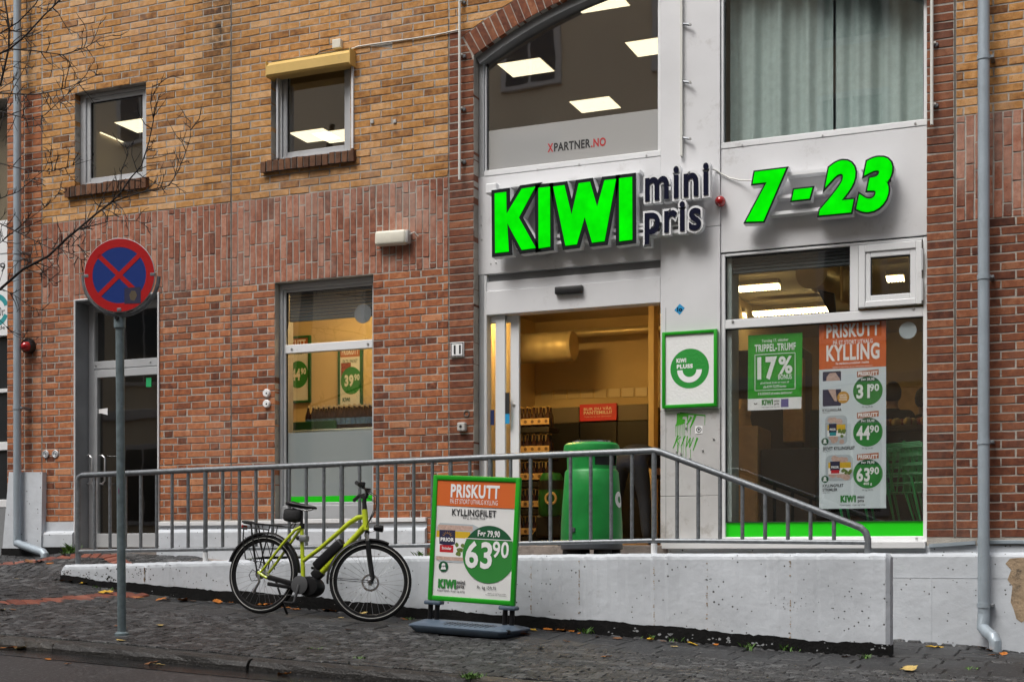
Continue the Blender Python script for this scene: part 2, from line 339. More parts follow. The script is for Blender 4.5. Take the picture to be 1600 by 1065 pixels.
# ================================================================ GROUND
def interp(pts, u):
    if u <= pts[0][0]: a, b = pts[0], pts[1]
    elif u >= pts[-1][0]: a, b = pts[-2], pts[-1]
    else:
        for a, b in zip(pts, pts[1:]):
            if a[0] <= u <= b[0]: break
    return a[1] + (b[1] - a[1]) * (u - a[0]) / (b[0] - a[0])
D1, D2 = 1.40, 4.30
def line(pxs, d): return [(P(x, y, d).x, P(x, y, d).z) for x, y in pxs]
L0 = line([(-60, 864), (60, 867), (118, 861), (300, 866), (1392, 998), (1453, 1003), (1528, 1009), (1600, 1019)], 0)
L1 = line([(-80, 895), (92, 905), (180, 920), (300, 936), (469, 950), (600, 961), (900, 987), (1075, 1003), (1250, 1018), (1390, 1025)], D1)
L2 = line([(0, 995), (85, 1002), (400, 1031), (740, 1059)], D2)
def G(u, d):
    if d <= 0: return interp(L0, u)
    if d <= D1: k = d / D1; return interp(L0, u) * (1 - k) + interp(L1, u) * k
    k = (d - D1) / (D2 - D1); k = min(k, 1.0); return interp(L1, u) * (1 - k) + interp(L2, u) * k
KH = .075
def Groad(u, d): return interp(L2, u) - KH - .03 * max(0, min(1, (d - D2) / 3.0)) * 0 - .004 * (d - D2)
def GP(x, y, lo=0.0, hi=D2):         # where the ray through a pixel meets the pavement
    for _ in range(40):
        md = (lo + hi) / 2; u = U(x, md); yy = YH + (ZE - G(u, md)) * S(x, md)
        if yy < y: lo = md
        else: hi = md
    return U(x, lo), lo
def sheet(u0, u1, d0, d1, fn, nu, nd):
    mb = MB(); vs = []
    for i in range(nu + 1):
        for j in range(nd + 1):
            u = u0 + (u1 - u0) * i / nu; d = d0 + (d1 - d0) * j / nd; vs.append((u, -d, fn(u, d)))
    mb.add(vs, [(i * (nd + 1) + j, i * (nd + 1) + j + 1, (i + 1) * (nd + 1) + j + 1, (i + 1) * (nd + 1) + j) for i in range(nu) for j in range(nd)]); return mb
def far(u): return max(-7.0, min(19.0, u))
struct(sheet(-60, 70, -40, 60, lambda u, d: -2.6, 4, 4).build('ground', 'asphalt'))
struct(sheet(-40, 45, D2 + .02, 17.5, lambda u, d: Groad(far(u), d), 120, 30).build('road', 'asphalt'))
pavement = struct(sheet(-40, 45, -.1, D2 - .06, lambda u, d: G(far(u), d) - .010, 140, 24).build('pavement', 'bedding'))

class Pieces:
    """bricks / stones: the 300 that show largest become objects, the rest one joined part"""
    def __init__(s, name, m, parent, plural): s.n, s.m, s.p, s.pl, s.L = name, m, parent, plural, []
    def add(s, mbdata, centre, size):
        x, y = proj(centre); vis = -40 < x < 1640 and -40 < y < 1105
        s.L.append(((size * (F / 12) ** 2) / max(1, (centre[1] + DC)) ** 2 if vis else 0, mbdata))
    def finish(s, limit=300, recalc=False):
        s.L.sort(key=lambda t: -t[0])
        for a, (vs, fs, tone) in s.L[:limit]:
            mb = MB(); mb.add(vs, fs, tone); mb.build(s.n, s.m, s.p, recalc=recalc, tone=True)
        if len(s.L) > limit:
            mb = MB()
            for a, (vs, fs, tone) in s.L[limit:]: mb.add(vs, fs, tone)
            stuff(mb.build(s.pl, s.m, s.p, recalc=False, tone=True))
def stone_top(quad, fn, h=.02, c=.012, sink=.03, bulge=.004, tone=None, rough=.003):
    """a paving piece: quad of (u,d) corners (counter clockwise seen from above), chamfered, on the ground function"""
    cx = sum(q[0] for q in quad) / 4; cd = sum(q[1] for q in quad) / 4
    tilt = (R.gauss(0, .011), R.gauss(0, .011)); dz = R.gauss(0, rough)
    lo, ed, tp = [], [], []
    for (u, d) in quad:
        z = fn(u, d) + dz + tilt[0] * (u - cx) + tilt[1] * (d - cd)
        lo.append((u, -d, z - sink)); ed.append((u, -d, z - c * .8))
        L_ = math.hypot(u - cx, d - cd); k = max(.3, 1 - c * 1.3 / max(L_, .01)); tp.append((cx + (u - cx) * k, -(cd + (d - cd) * k), z + bulge * R.uniform(.2, 1)))
    vs = lo + ed + tp; fs = [(8, 9, 10, 11)]
    for b in (0, 4): fs += [(b + i, b + (i + 1) % 4, b + 4 + (i + 1) % 4, b + 4 + i) for i in range(4)]
    area = sum((ed[i][0] * ed[(i + 1) % 4][1] - ed[(i + 1) % 4][0] * ed[i][1]) for i in range(4))
    if area < 0: fs = [tuple(reversed(f)) for f in fs]
    return (vs, fs, R.random() if tone is None else tone), (cx, -cd, ed[0][2]), abs(area) / 2
setts = Pieces('sett', 'sett', pavement, 'setts'); slabs = Pieces('paving_slab', 'slab', pavement, 'paving_slabs'); pavers = Pieces('red_paver', 'paver', pavement, 'red_pavers')
def put(coll, *a, **k): coll.add(*stone_top(*a, **k))
UF = U(262, D1)           # end of the fan cobbles
URE = U(1392, D1)         # right end of the ramp wall
# -- red paver rows (traced along the ground)
rowA = [GP(x, y) for x, y in [(-60, 944), (0, 941), (50, 940), (95, 936.5), (140, 932.5), (180, 928), (207, 928), (228, 932)]]
rowB = [GP(x, y) for x, y in [(-60, 886), (0, 881), (40, 877), (70, 873.5), (100, 869), (130, 867.5), (170, 867.5)]] + [(U(205, .72), .72), (U(235, .86), .86), (U(262, 1.0), 1.0)]
def along(path, step):
    out = []; acc = 0
    for (a, b) in zip(path, path[1:]):
        L_ = math.hypot(b[0] - a[0], b[1] - a[1]); t = -acc
        while t + step <= L_:
            t += step
            out.append((a[0] + (b[0] - a[0]) * t / L_, a[1] + (b[1] - a[1]) * t / L_, (b[0] - a[0]) / L_, (b[1] - a[1]) / L_))
        acc = L_ - t
    return out
PAVP = []
for row, wd in ((rowA, .235), (rowB, .225)):
    for (u, d, tu, td) in along(row, .118):
        a, b = .052, wd / 2; sk = .035
        q = [(u + tu * x - td * y + sk * (y / b), d + td * x + tu * y) for x, y in ((-a, -b), (a, -b), (a, b), (-a, b))]
        PAVP.append((u, d)); put(pavers, q, G, bulge=.003, tone=R.random())
def near_row(u, d, r): return any((u - a) ** 2 + (d - b) ** 2 < r * r for a, b in PAVP)
def in_ramp(u, d): return U(92, D1) - .02 < u < URE + .02 and d < D1 + .03
RAMPL = U(160, D1)
# -- fan cobbles on the left
fc = (U(60, 1.0) + .2, 4.6)
r_ = .9
while r_ < 7.2:
    st = .098 / r_; an = R.random() * st
    while an < math.pi * 2:
        u = fc[0] + r_ * math.cos(an); d = fc[1] - r_ * math.sin(an)
        if -1.6 < u < UF + .4 and .05 < d < 2.55 and not near_row(u, d, .125):
            inside = U(92, D1) - .02 < u and 1.2 < d < D1 + .04
            dlim = 1e9
            rowd = min(PAVP, key=lambda t: abs(t[0] - u) + (0 if t[1] > 1.35 else 9))[1]
            if not inside and d < rowd and (u < U(250, 1.0)):
                w_ = .047 + R.uniform(-.004, .003); hh = .048 + R.uniform(-.004, .003); c_, s_ = math.cos(an), math.sin(an)
                q = []
                for x, y in ((-hh, -w_), (hh, -w_), (hh, w_), (-hh, w_)):
                    x += R.gauss(0, .005); y += R.gauss(0, .005); q.append((u + x * c_ - y * s_, d - x * s_ - y * c_))
                put(setts, q, G, bulge=.003, c=.006, rough=.002)
        an += st
    r_ += .101
# -- smooth slabs along the ramp wall, and right of it
def row_of(coll, d0, d1, u0, u1, L_, off, jit=.006, gap=.008, ok=None, **k):
    u = u0 - off
    while u < u1:
        l = L_ * R.uniform(.97, 1.03); a, b = max(u, u0), min(u + l, u1)
        if b - a > .04 and (ok is None or ok((a + b) / 2, (d0 + d1) / 2)):
            q = [(a + gap + R.gauss(0, jit), d0 + gap + R.gauss(0, jit)), (b - gap + R.gauss(0, jit), d0 + gap + R.gauss(0, jit)), (b - gap + R.gauss(0, jit), d1 - gap + R.gauss(0, jit)), (a + gap + R.gauss(0, jit), d1 - gap + R.gauss(0, jit))]
            put(coll, q, G, **k)
        u += l
UE = U(1600) + 1.6
UA0 = GP(235, 934)[0]
for i in range(3):
    row_of(slabs, 1.46 + i * .28, 1.74 + i * .28, UA0 + .05, UE, .30, R.random() * .3, jit=.003, gap=.006, bulge=.002, c=.007, rough=.0015)
row_of(setts, D1 + .0, D1 + .06, UA0, URE, .10, 0, bulge=.006)
row_of(setts, D1 - .07, D1 + .06, URE + .02, UE, .12, 0, bulge=.008)
for i in range(4):
    row_of(slabs, .17 + i * .29, .46 + i * .29, URE - .4, UE, .30, R.random() * .3, jit=.003, gap=.006, bulge=.002, c=.007, rough=.0015, ok=lambda u, d: d < 1.33)
row_of(setts, .02, .165, URE - .4, UE, .13, .03, bulge=.01, jit=.008)
# -- rough setts down to the kerb
d = 2.31
while d < D2 - .23:
    h_ = .078 * R.uniform(.9, 1.1)
    def ok(u, dd):
        if u > UA0 + .25: return True
        rw = [t for t in PAVP if t[1] > 1.35]
        return dd > min(rw, key=lambda t: abs(t[0] - u))[1] + .13
    row_of(setts, d, d + h_, -1.6, UE, .088, R.random() * .1, jit=.007, gap=.0015, bulge=.002, c=.004, rough=.0014, ok=ok)
    d += h_
d = 1.75
while d < 2.31:
    rw = [t for t in PAVP if t[1] > 1.35]
    row_of(setts, d, d + .093, -1.6, UA0 + .1, .088, R.random() * .1, jit=.007, gap=.0015, bulge=.002, c=.004, rough=.0014, ok=lambda u, dd: dd > min(rw, key=lambda t: abs(t[0] - u))[1] + .13)
    d += .093
setts.finish(); slabs.finish(); pavers.finish()
mat('asphalt_wet', (.012, .012, .0125), .16, var=.5, vscale=5, bump=.35, bscale=60)
struct(sheet(-40, 45, D2 + .022, D2 + .42, lambda u, d: Groad(far(u), d) + .004, 120, 2).build('gutter', 'asphalt_wet'))
# -- kerb stones
kerb = struct(sheet(-40, 45, D2 + .004, D2 + .012, lambda u, d: Groad(far(u), d) - .01 + 0.0, 60, 1).build('kerb', 'bedding'))
kp = Pieces('kerb_stone', 'kerbstone', kerb, 'kerb_stones')
ends = [-3.4, -1.7, U(-10, D2), U(86, D2), U(390, D2), U(737, D2), U(1000, D2), U(1000, D2) + 1.6, U(1000, D2) + 3.2, U(1000, D2) + 4.8]
for a, b in zip(ends, ends[1:]):
    k = 14; vs = []; a += .008; b -= .008; fs = []
    dz = R.gauss(0, .004); off = R.gauss(0, .006)
    for i in range(k + 1):
        u = a + (b - a) * i / k; z = interp(L2, u) + dz; j = lambda s=.003: R.gauss(0, s)
        dd = D2 + off
        prof = [(dd - .13, z - .10), (dd - .13, z - .002 + j()), (dd - .03, z + .004 + j()), (dd + .012 + j(), z - .012 + j()), (dd + .028 + j(.004), z - .045 + j()), (dd + .032 + j(.004), z - .16)]
        vs += [(u + j(), -pd, pz) for pd, pz in prof]
    n = 6
    for i in range(k):
        for j2 in range(n - 1): fs.append((i * n + j2, i * n + j2 + 1, (i + 1) * n + j2 + 1, (i + 1) * n + j2))
    fs += [tuple(range(n - 1, -1, -1)), tuple(k * n + q for q in range(n))]
    kp.add((vs, fs, R.random()), ((a + b) / 2, -D2, vs[0][2]), b - a)
kp.finish(recalc=True)

# ================================================================ RAMP, its wall and railing
UW0, UW1 = U(92, D1), U(1390, D1)
DB = D1 - .20
wallt = [(U(92, D1), Zp(92, 882, D1)), (U(180, D1), Zp(180, 880, D1)), (U(420, D1), Zp(420, 873, D1)), (U(640, D1), Zp(640, 868, D1)), (U(1000, D1), Zp(1000, 864.5, D1)), (U(1390, D1), Zp(1390, 863.5, D1))]
rw_ = thing('ramp_wall', 'long white painted concrete ramp wall with black tarred foot, behind the bicycle', 'wall', ((UW0 + UW1) / 2, -D1, G((UW0 + UW1) / 2, D1)))
def wallsweep(u0, u1, n, profile):
    mb = MB(); vs = []; k = None
    for i in range(n + 1):
        u = u0 + (u1 - u0) * i / n; pr = profile(u); k = len(pr); vs += [(u, -d, z) for d, z in pr]
    fs = [(i * k + j, i * k + (j + 1) % k, (i + 1) * k + (j + 1) % k, (i + 1) * k + j) for i in range(n) for j in range(k)]
    fs += [tuple(range(k)), tuple(n * k + j for j in range(k))]
    return mb.add(vs, fs)
def wprof(u):
    t = interp(wallt, u); e = min(1, (u - UW0) / .05, (UW1 - u) / .03); c = .03; t2 = t - (1 - max(0, e)) * .03; j = R.gauss(0, .0022)
    dd = D1 - (1 - max(0, e)) * .03
    return [(DB, G(u, DB) - .25), (DB, t2 - .012), (DB + .014, t2), (dd - c, t2 + j), (dd - .005 + j, t2 - c * .8 + j), (dd + j * .6, t2 - c * 1.6), (dd, G(u, D1) - .25)]
wallsweep(UW0, UW1, 260, wprof).build('wall_body', 'concrete_white', rw_)
# black tarred foot with a ragged upper edge
def tarh(u):
    x = proj((u, -D1, .6))[0]
    base = .055 + .05 * min(1, max(0, (x - 95) / 150)) + .012 * math.sin(u * 1.7) + .006 * math.sin(u * 9)
    return base + R.gauss(0, .003)
mb = MB(); n = 220; vs = []
for i in range(n + 1):
    u = UW0 + .02 + (UW1 - UW0 - .02 + .004) * i / n; vs += [(u, -(D1 + .004), G(u, D1) - .03), (u, -(D1 + .004), G(u, D1) + tarh(u))]
mb.add(vs, [(2 * i, 2 * i + 2, 2 * i + 3, 2 * i + 1) for i in range(n)])
zt = G(UW1, D1)
mb.quad((UW1 + .004, -(D1 + .004), zt - .03), (UW1 + .004, -DB, zt - .03), (UW1 + .004, -DB, zt + .085), (UW1 + .004, -(D1 + .004), zt + .085))
mb.build('tarred_foot', 'tar', rw_)
# flaked paint and moss specks, white flakes on the tar
def flakes(nm, m_, spots, d):
    mb = MB()
    for (x, y, sp, n_, r_) in spots:
        for q in range(max(2, n_ // 2)):
            c = P(x + R.gauss(0, sp), y + R.gauss(0, sp * .35), d); r2 = r_ * R.uniform(.3, 1.2) / 170; k = 6; a0 = R.random() * 6
            if c.z > interp(wallt, c.x) - .012 or c.z < G(c.x, D1) + .01: continue
            mb.poly([(c.x + r2 * R.uniform(.4, 1.5) * math.cos(a0 + i * 1.047), c.y, c.z + r2 * R.uniform(.3, 1.0) * math.sin(a0 + i * 1.047)) for i in range(k)])
    return stuff(mb.build(nm, m_, rw_))
flakes('paint_chips', mat('moss_black', (.02, .022, .014), .9, var=.4, vscale=40), [(105, 894, 8, 40, 1.3), (130, 900, 8, 45, 1.6), (150, 895, 10, 22, 1.4), (172, 903, 10, 60, 1.8), (180, 890, 9, 16, 1.5), (215, 897, 14, 50, 1.2), (260, 895, 25, 40, 1.0), (350, 905, 45, 40, .9), (700, 905, 90, 50, .9), (1000, 930, 120, 60, .9), (1230, 940, 20, 40, 1.0), (1330, 940, 40, 30, 1.0), (545, 935, 40, 30, 1.1), (1105, 905, 3, 30, 1.0), (1300, 950, 1.5, 3, 2.0)], D1 + .0012)
flakes('tar_flakes', mat('flake_white', (.26, .27, .28), .8), [(1000, 985, 8, 6, 2.4), (1045, 992, 12, 14, 2.6), (1080, 994, 10, 6, 2.2), (1118, 998, 7, 10, 2.8), (1142, 1001, 5, 8, 2.2), (1190, 1004, 7, 14, 2.2), (962, 984, 10, 6, 1.4), (1378, 1010, 7, 14, 2.2), (1290, 1008, 30, 14, 1.5), (500, 948, 60, 14, 1.2), (250, 925, 20, 10, 1.2)], D1 + .0052)
# formwork seams
mb = MB()
for x in (226, 830, 905, 1022, 1105, 1235):
    u = U(x, D1)
    for k in range(34):
        z = G(u, D1) + .10 + k * (interp(wallt, u) - .05 - G(u, D1) - .10) / 34
        if R.random() < .6: mb.box(u - .0035 + R.gauss(0, .004), u + .0035, -(D1 + .0025), -D1 + .01, z, z + R.uniform(.004, .014))
mb.build('formwork_seam', 'concrete_raw', rw_)
# ramp floor
UD1 = U(1032, 0)
def rampz(u, d):
    zl = G(u, d)
    if u < U(300, .6): return zl - .002
    k = min(1, (u - U(300, .6)) / 1.2); zf = zl * (1 - k) + .985 * k
    if u > UD1 + .2: zf = .985 + (G(URE, .6) - .15 - .985) * min(1, (u - UD1 - .2) / (URE - UD1 - .7))
    return zf
struct(sheet(U(240, .6), URE - .45, .0, DB + .002, rampz, 60, 6).build('ramp', 'concrete_floor'))

# railing
DR = D1 - .10
rail = thing('railing', 'galvanised tube railing with upright bars on the white ramp wall', 'railing', (U(700, DR), -DR, interp(wallt, U(700, DR))))
def RP(x, y): return P(x, y, DR)
r1 = .0275
tp = [RP(122, 862), RP(122, 775)]
cur = [RP(122, 752), RP(123.5, 745), RP(129, 742)]
toppts = [RP(122, 884)] + tp + cur + [RP(320, 733.5), RP(534, 724.5), RP(766, 714), RP(1012, 704.2), RP(1022, 703.6), RP(1034, 706.5), RP(1200, 768), RP(1330, 818), RP(1345, 824), RP(1353, 831.5), RP(1356, 842), RP(1356, 866)]
MB().tube(toppts, r1, 12).build('top_rail', 'galv', rail, smooth=50)
bot = [RP(124, 861), RP(320, 857.5), RP(534, 853.5), RP(766, 849.5), RP(1020, 844), RP(1100, 844.5), RP(1354, 847)]
MB().tube(bot, .020, 10).build('bottom_rail', 'galv', rail, smooth=50)
def pl(pts, u):
    for a, b in zip(pts, pts[1:]):
        if a.x <= u <= b.x and b.x > a.x: return a.z + (b.z - a.z) * (u - a.x) / (b.x - a.x)
    return pts[-1].z
tops = [p for p in toppts if p.x > toppts[0].x + .04]; tops = [RP(122, 742)] + tops
for x in (321, 534, 766, 1022):
    u = U(x, DR); zt = pl(tops, u)
    MB().tube([(u, -DR, interp(wallt, u) + .0), (u, -DR, zt)], .0225, 10).build('post', 'galv', rail, smooth=50)
mat('paint_white', (.66, .67, .68), .5, dirt=((.2, .2, .2), 20, .62, .6))
for x in (122, 321, 534, 766, 1022, 1356):
    u = U(x, DR); MB().tube([(u, -DR, interp(wallt, u) - .02), (u, -DR, interp(wallt, u) + (.085 if x < 1300 else .03))], .0265, 10).build('post_foot', 'paint_white', rail, smooth=50)
for x in (148, 172, 196, 220, 245, 269, 294, 348, 374, 400, 426, 452, 478.5, 506, 562, 590, 618, 646.5, 675.5, 704.5, 734, 798, 829, 860, 891.5, 923, 955, 987.5, 1058, 1091, 1125, 1160, 1195.5, 1231, 1266.5, 1303):
    u = U(x, DR); MB().tube([(u, -DR, pl(bot, u)), (u, -DR, pl(tops, u))], .0165, 8).build('baluster', 'galv', rail, smooth=50)
# ================================================================ BRICK BUILDING
CH = .075; Z_S0 = 3.843; Z_S1 = Z_S0 + 12 * CH; Z_B = Z_S0 - 33 * CH; Z_BR = Z_S0 - 36 * CH
UL0, UL1 = U(11), U(64.5); UY0 = U(66); UJ = U(361); UP0 = U(702); UA = U(740); UB = U(1448); UP1 = U(1490); UR0 = U(1494)
ZTOP = 7.7
bld = thing('brick_building', 'corner shop building of yellow and red brick with arched white storefront', 'building', (5.5, .3, 1.0))
ARH = (UB - UA) / 2; AUM = (UA + UB) / 2; ZSP = 5.90; ARR = ARH / math.sin(math.radians(30)); AZC = ZSP - ARR * math.cos(math.radians(30)); ARO = ARR + .235
OPEN = {'w1': (U(117), U(228), Z_S1 + 5 * CH, Z_S1 + 19 * CH), 'w2': (U(423.5), U(547.2), Z_S1 + 5 * CH, Z_S1 + 19 * CH),
        'w3': (U(429.3), U(583), Z_B, Z_S0), 'door': (U(118), U(248), .9, Z_S0), 'bay': (-1.7, UL0, .0, Z_S1 + 20 * CH), 'shop': (UA, UB, .98, ZSP)}
# ---- mortar body with the openings left out
MY0, MY1 = .0045, .36
us = sorted({-1.7, UE} | {o[0] for o in OPEN.values()} | {o[1] for o in OPEN.values()})
zs = sorted({0.0, 8.4} | {o[2] for o in OPEN.values()} | {o[3] for o in OPEN.values()})
mb = MB()
for a, b in zip(us, us[1:]):
    for c, d in zip(zs, zs[1:]):
        um, zm = (a + b) / 2, (c + d) / 2
        if any(o[0] < um < o[1] and o[2] < zm < o[3] for o in OPEN.values()): continue
        if UA - .01 < um < UB + .01 and zm > ZSP: continue
        mb.box(a, b, MY0, MY1, c, d)
n = 28
for i in range(n):
    a, b = UA + (UB - UA) * i / n, UA + (UB - UA) * (i + 1) / n
    za, zb = AZC + math.sqrt(ARR ** 2 - (a - AUM) ** 2), AZC + math.sqrt(ARR ** 2 - (b - AUM) ** 2)
    mb.prism([(a, MY0, za), (b, MY0, zb), (b, MY0, 8.4), (a, MY0, 8.4)], (0, MY1 - MY0, 0))
mb.build('mortar', 'mortar', bld)
# building beyond the view: plain storeys above, side and roof
mb = MB(); mb.box(-14, UE + 14, .02, .5, 8.4, 11.5); mb.box(-14, -1.7, .02, .5, 0, 8.4); mb.box(UE, UE + 14, .02, .5, 0, 8.4); mb.box(-14, UE + 14, .5, 12, 11.2, 11.5)
mb.box(-14, UE + 14, 11.7, 12, -1, 11.2); mb.build('upper_storeys', 'red', bld)

def bquad(q, depth=.108, jit=.0013, c=.0032, tone=None, y0=0.0):
    cx = sum(p[0] for p in q) / 4; cz = sum(p[1] for p in q) / 4; pr = R.gauss(0, jit) + y0
    tu, tz_ = R.gauss(0, .006), R.gauss(0, .010)
    bk, ed, fr = [], [], []
    for (u, z) in q:
        u += R.gauss(0, .0019); z += R.gauss(0, .0015); y = pr + tu * (u - cx) + tz_ * (z - cz)
        bk.append((u, depth, z)); ed.append((u, y + c, z))
        fr.append((u - math.copysign(min(c, abs(u - cx) * .6), u - cx), y, z - math.copysign(min(c, abs(z - cz) * .6), z - cz)))
    fs = [(8, 9, 10, 11)]
    for b in (4, 0): fs += [(b + 4 + i, b + i, b + (i + 1) % 4, b + 4 + (i + 1) % 4) for i in range(4)]
    w_ = q[1][0] - q[0][0]; h_ = q[3][1] - q[0][1]
    return (bk + ed + fr, fs, min(1, max(0, R.gauss(.53, .19))) if tone is None else tone), (cx, 0, cz), abs(w_ * h_)
PY = Pieces('yellow_brick', 'yellow', bld, 'yellow_bricks'); PR = Pieces('red_brick', 'red', bld, 'red_bricks')
PP = Pieces('pier_brick', 'redpier', bld, 'pier_bricks'); PSO = Pieces('upright_brick', 'soldier', bld, 'upright_bricks'); PA = Pieces('arch_brick', 'redpier', bld, 'arch_bricks')
JH, JV = .0125, .0135
def arc_left(z):      # right limit of brickwork left of the arch ring
    zk = ZSP + .235 * math.cos(math.radians(30))
    if z <= ZSP: return UA
    if z < zk: return UA - (z - ZSP) * math.tan(math.radians(30))
    k = ARO ** 2 - (z - AZC) ** 2
    return AUM - math.sqrt(k) if k > 0 else AUM
def fill(coll, u0, u1, z0, z1, seq, offs, slant=False, depth=.108, right_arc=False):
    k = int(round((z1 - z0) / CH))
    for r in range(k):
        za, zb = z0 + r * CH + JH / 2, z0 + (r + 1) * CH - JH / 2; zm = (za + zb) / 2
        segs = [(u0, u1)]
        for o in OPEN.values():
            if o[2] < zm < o[3]:
                ns = []
                for a, b in segs:
                    if o[1] <= a or o[0] >= b: ns.append((a, b)); continue
                    if o[0] > a: ns.append((a, o[0]))
                    if o[1] < b: ns.append((o[1], b))
                segs = ns
        for a, b in segs:
            bt = b
            if slant and b > UA - .4 and zm > ZSP: b, bt = min(b, arc_left(za) - .012), min(b, arc_left(zb) - .012)
            if right_arc and zm > ZSP:
                k2 = ARO ** 2 - (zm - AZC) ** 2
                if k2 > 0: a = max(a, AUM + math.sqrt(k2) + .012)
            off = offs[r % len(offs)]; i = 0; pos = math.floor((a - 50) / sum(seq)) * sum(seq) + off
            cells = []
            while pos < b:
                l = seq[i % len(seq)]; x0, x1 = max(pos, a), min(pos + l, b); i += 1; pos += l
                if x1 - x0 > .001: cells.append([x0, x1, l])
            if len(cells) > 1 and cells[0][1] - cells[0][0] < .05: cells[1][0] = cells[0][0]; cells.pop(0)
            if len(cells) > 1 and cells[-1][1] - cells[-1][0] < .05: cells[-2][1] = cells[-1][1]; cells.pop()
            for x0, x1, l in cells:
                la = x0 + (JV / 2 if x0 > a + .001 else .002); lb = x1 - (JV / 2 if x1 < b - .001 else .002)
                lt = lb if x1 < b - .001 else min(lb, bt - .002)
                if bt > b and x1 >= b - .001: lt = bt - .002
                if lt - la < .015: continue
                t = None
                if l < .2: t = R.random() * .6
                coll.add(*bquad([(la, za), (lb, za), (lt, zb), (la, zb)], depth=depth, tone=t))
Sx = .24
for a, b in ((UY0, UJ - .008), (UJ + .008, UP0 - .012)):
    fill(PY, a, b, Z_S1, ZTOP, [Sx], [.05, .17], slant=True)
    b2 = b
    fill(PR, a, b2, Z_B, Z_S0, [Sx, Sx, .12], [.02, .20, .02, .20])
fill(PR, U(667), UP0 - .012, Z_B - 5 * CH, Z_B, [Sx], [.02, .14])
fill(PY, -1.7, UY0 - .012, Z_S1 + 20 * CH, ZTOP, [Sx], [.05, .17])
fill(PR, UL0, UL1, Z_B - 2 * CH, Z_S1 + 20 * CH, [Sx, .12], [.0, .12])
fill(PP, UP0, UA, Z_B - 5 * CH, Z_S1 + 19 * CH, [1.0], [UP0 % 1.0 - .3], slant=True, depth=.205)
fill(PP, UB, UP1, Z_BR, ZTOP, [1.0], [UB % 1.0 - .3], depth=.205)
PR2 = Pieces('red_brick', 'redpier', bld, 'red_bricks')
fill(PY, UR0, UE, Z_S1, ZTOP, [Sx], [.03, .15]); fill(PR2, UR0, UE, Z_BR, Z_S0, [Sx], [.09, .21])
fill(PY, UP0, AUM, Z_S1 + 19 * CH, ZTOP, [Sx], [.05, .17], slant=True)
fill(PY, AUM, UB, Z_S1 + 19 * CH, ZTOP, [Sx], [.05, .17], right_arc=True)
# bricks standing upright (the red band)
def soldiers(u0, u1):
    u = u0
    while u < u1 - .03:
        w_ = min(.0755, u1 - u); z = Z_S0 - R.choice((.0, .06, .12, .18)) - .0
        first = True
        while z < Z_S1 - .01:
            l = .24; a, b = max(z, Z_S0), min(z + l, Z_S1); z += l
            if b - a < .035: continue
            PSO.add(*bquad([(u + .006, a + .006), (u + w_ - .006, a + .006), (u + w_ - .006, b - .006), (u + .006, b - .006)]))
        u += .0755
soldiers(UY0, UJ - .008); soldiers(UJ + .008, UP0 - .012); soldiers(UR0, UE)
# arch ring
na = int(round(ARR * math.radians(60) / .0755))
for i in range(na):
    a0 = math.radians(120) - math.radians(60) * i / na - .0055 / ARR; a1 = math.radians(120) - math.radians(60) * (i + 1) / na + .0055 / ARR
    q = [(AUM + ARR * math.cos(a0), AZC + ARR * math.sin(a0)), (AUM + ARR * math.cos(a1), AZC + ARR * math.sin(a1)), (AUM + ARO * math.cos(a1), AZC + ARO * math.sin(a1)), (AUM + ARO * math.cos(a0), AZC + ARO * math.sin(a0))]
    PA.add(*bquad(q, depth=.205))
for p_ in (PY, PR, PP, PSO, PA): p_.finish()
PR2.finish(0)
# joints left open by the builders
for a, b, c, d in ((UJ - .006, UJ + .006, Z_B, ZTOP), (UP0 - .010, UP0 - .003, 1.0, 6.3), (UP1 + .004, UR0 - .004, Z_BR, ZTOP), (UL1 + .002, UY0 - .002, Z_B, Z_S1 + 20 * CH)): MB().box(a, b, .002, .02, c, d).build('movement_joint', 'mortar_dark', bld)

# ---- concrete foot of the building
pl_ = part('plinth', bld, (5.5, 0, .6))
def plinth(u0, u1, zt, zl, zb, dd=.05, label=None):
    mb = MB(); mb.prism([(u0, MY0 - .012, zb), (u0, -dd, zb), (u0, -dd, zl - .02), (u0, -dd + .012, zl), (u0, MY0 - .012, zl + .035), (u0, MY0 - .012, zt)][::1], (0, 0, 0)) if False else None
    pr = [(.02, zb), (-dd, zb), (-dd, zl - .018), (-dd + .010, zl), (-.003, zl + .02), (-.003, zt), (.02, zt)]
    vs = [(u0, y, z) for y, z in pr] + [(u1, y, z) for y, z in pr]; k = len(pr)
    mb.add(vs, [tuple(range(k)), tuple(range(2 * k - 1, k - 1, -1))] + [(i, (i + 1) % k, k + (i + 1) % k, k + i) for i in range(k)])
    return mb.build('plinth_block', 'concrete_white', pl_)
plinth(UL1 - .0, U(118) - .004, Z_B, Zp(90, 832), .8); plinth(U(249), U(667), Zp(300, 820), Zp(300, 829), .7)
plinth(UD1 - .3, UE, Zp(1480, 852), Zp(1480, 866), -.1, .055)
mb = MB()
for a, b, z in ((U(248.5), U(429), Zp(300, 819)), (U(583), U(667), Zp(620, 813))):
    MB().cbox(a, b, -.03, .01, z - .012, z + .03, .003).build('flashing', 'alu_white', pl_)
mb = MB(); z = Zp(1480, 850); p = [(U(1452), z - .026), (U(1524), z), ]
mb.prism([(p[0][0], -.035, p[0][1]), (p[1][0], -.035, p[1][1]), (p[1][0], -.035, p[1][1] + .03), (p[0][0], -.035, p[0][1] + .03)], (0, .04, 0)); mb.build('flashing', 'pipe_grey', pl_); mb = MB()
mb.cbox(U(1527), UE, -.030, .01, z + .004, z + .034, .003); mb.build('flashing', 'pipe_grey', pl_)
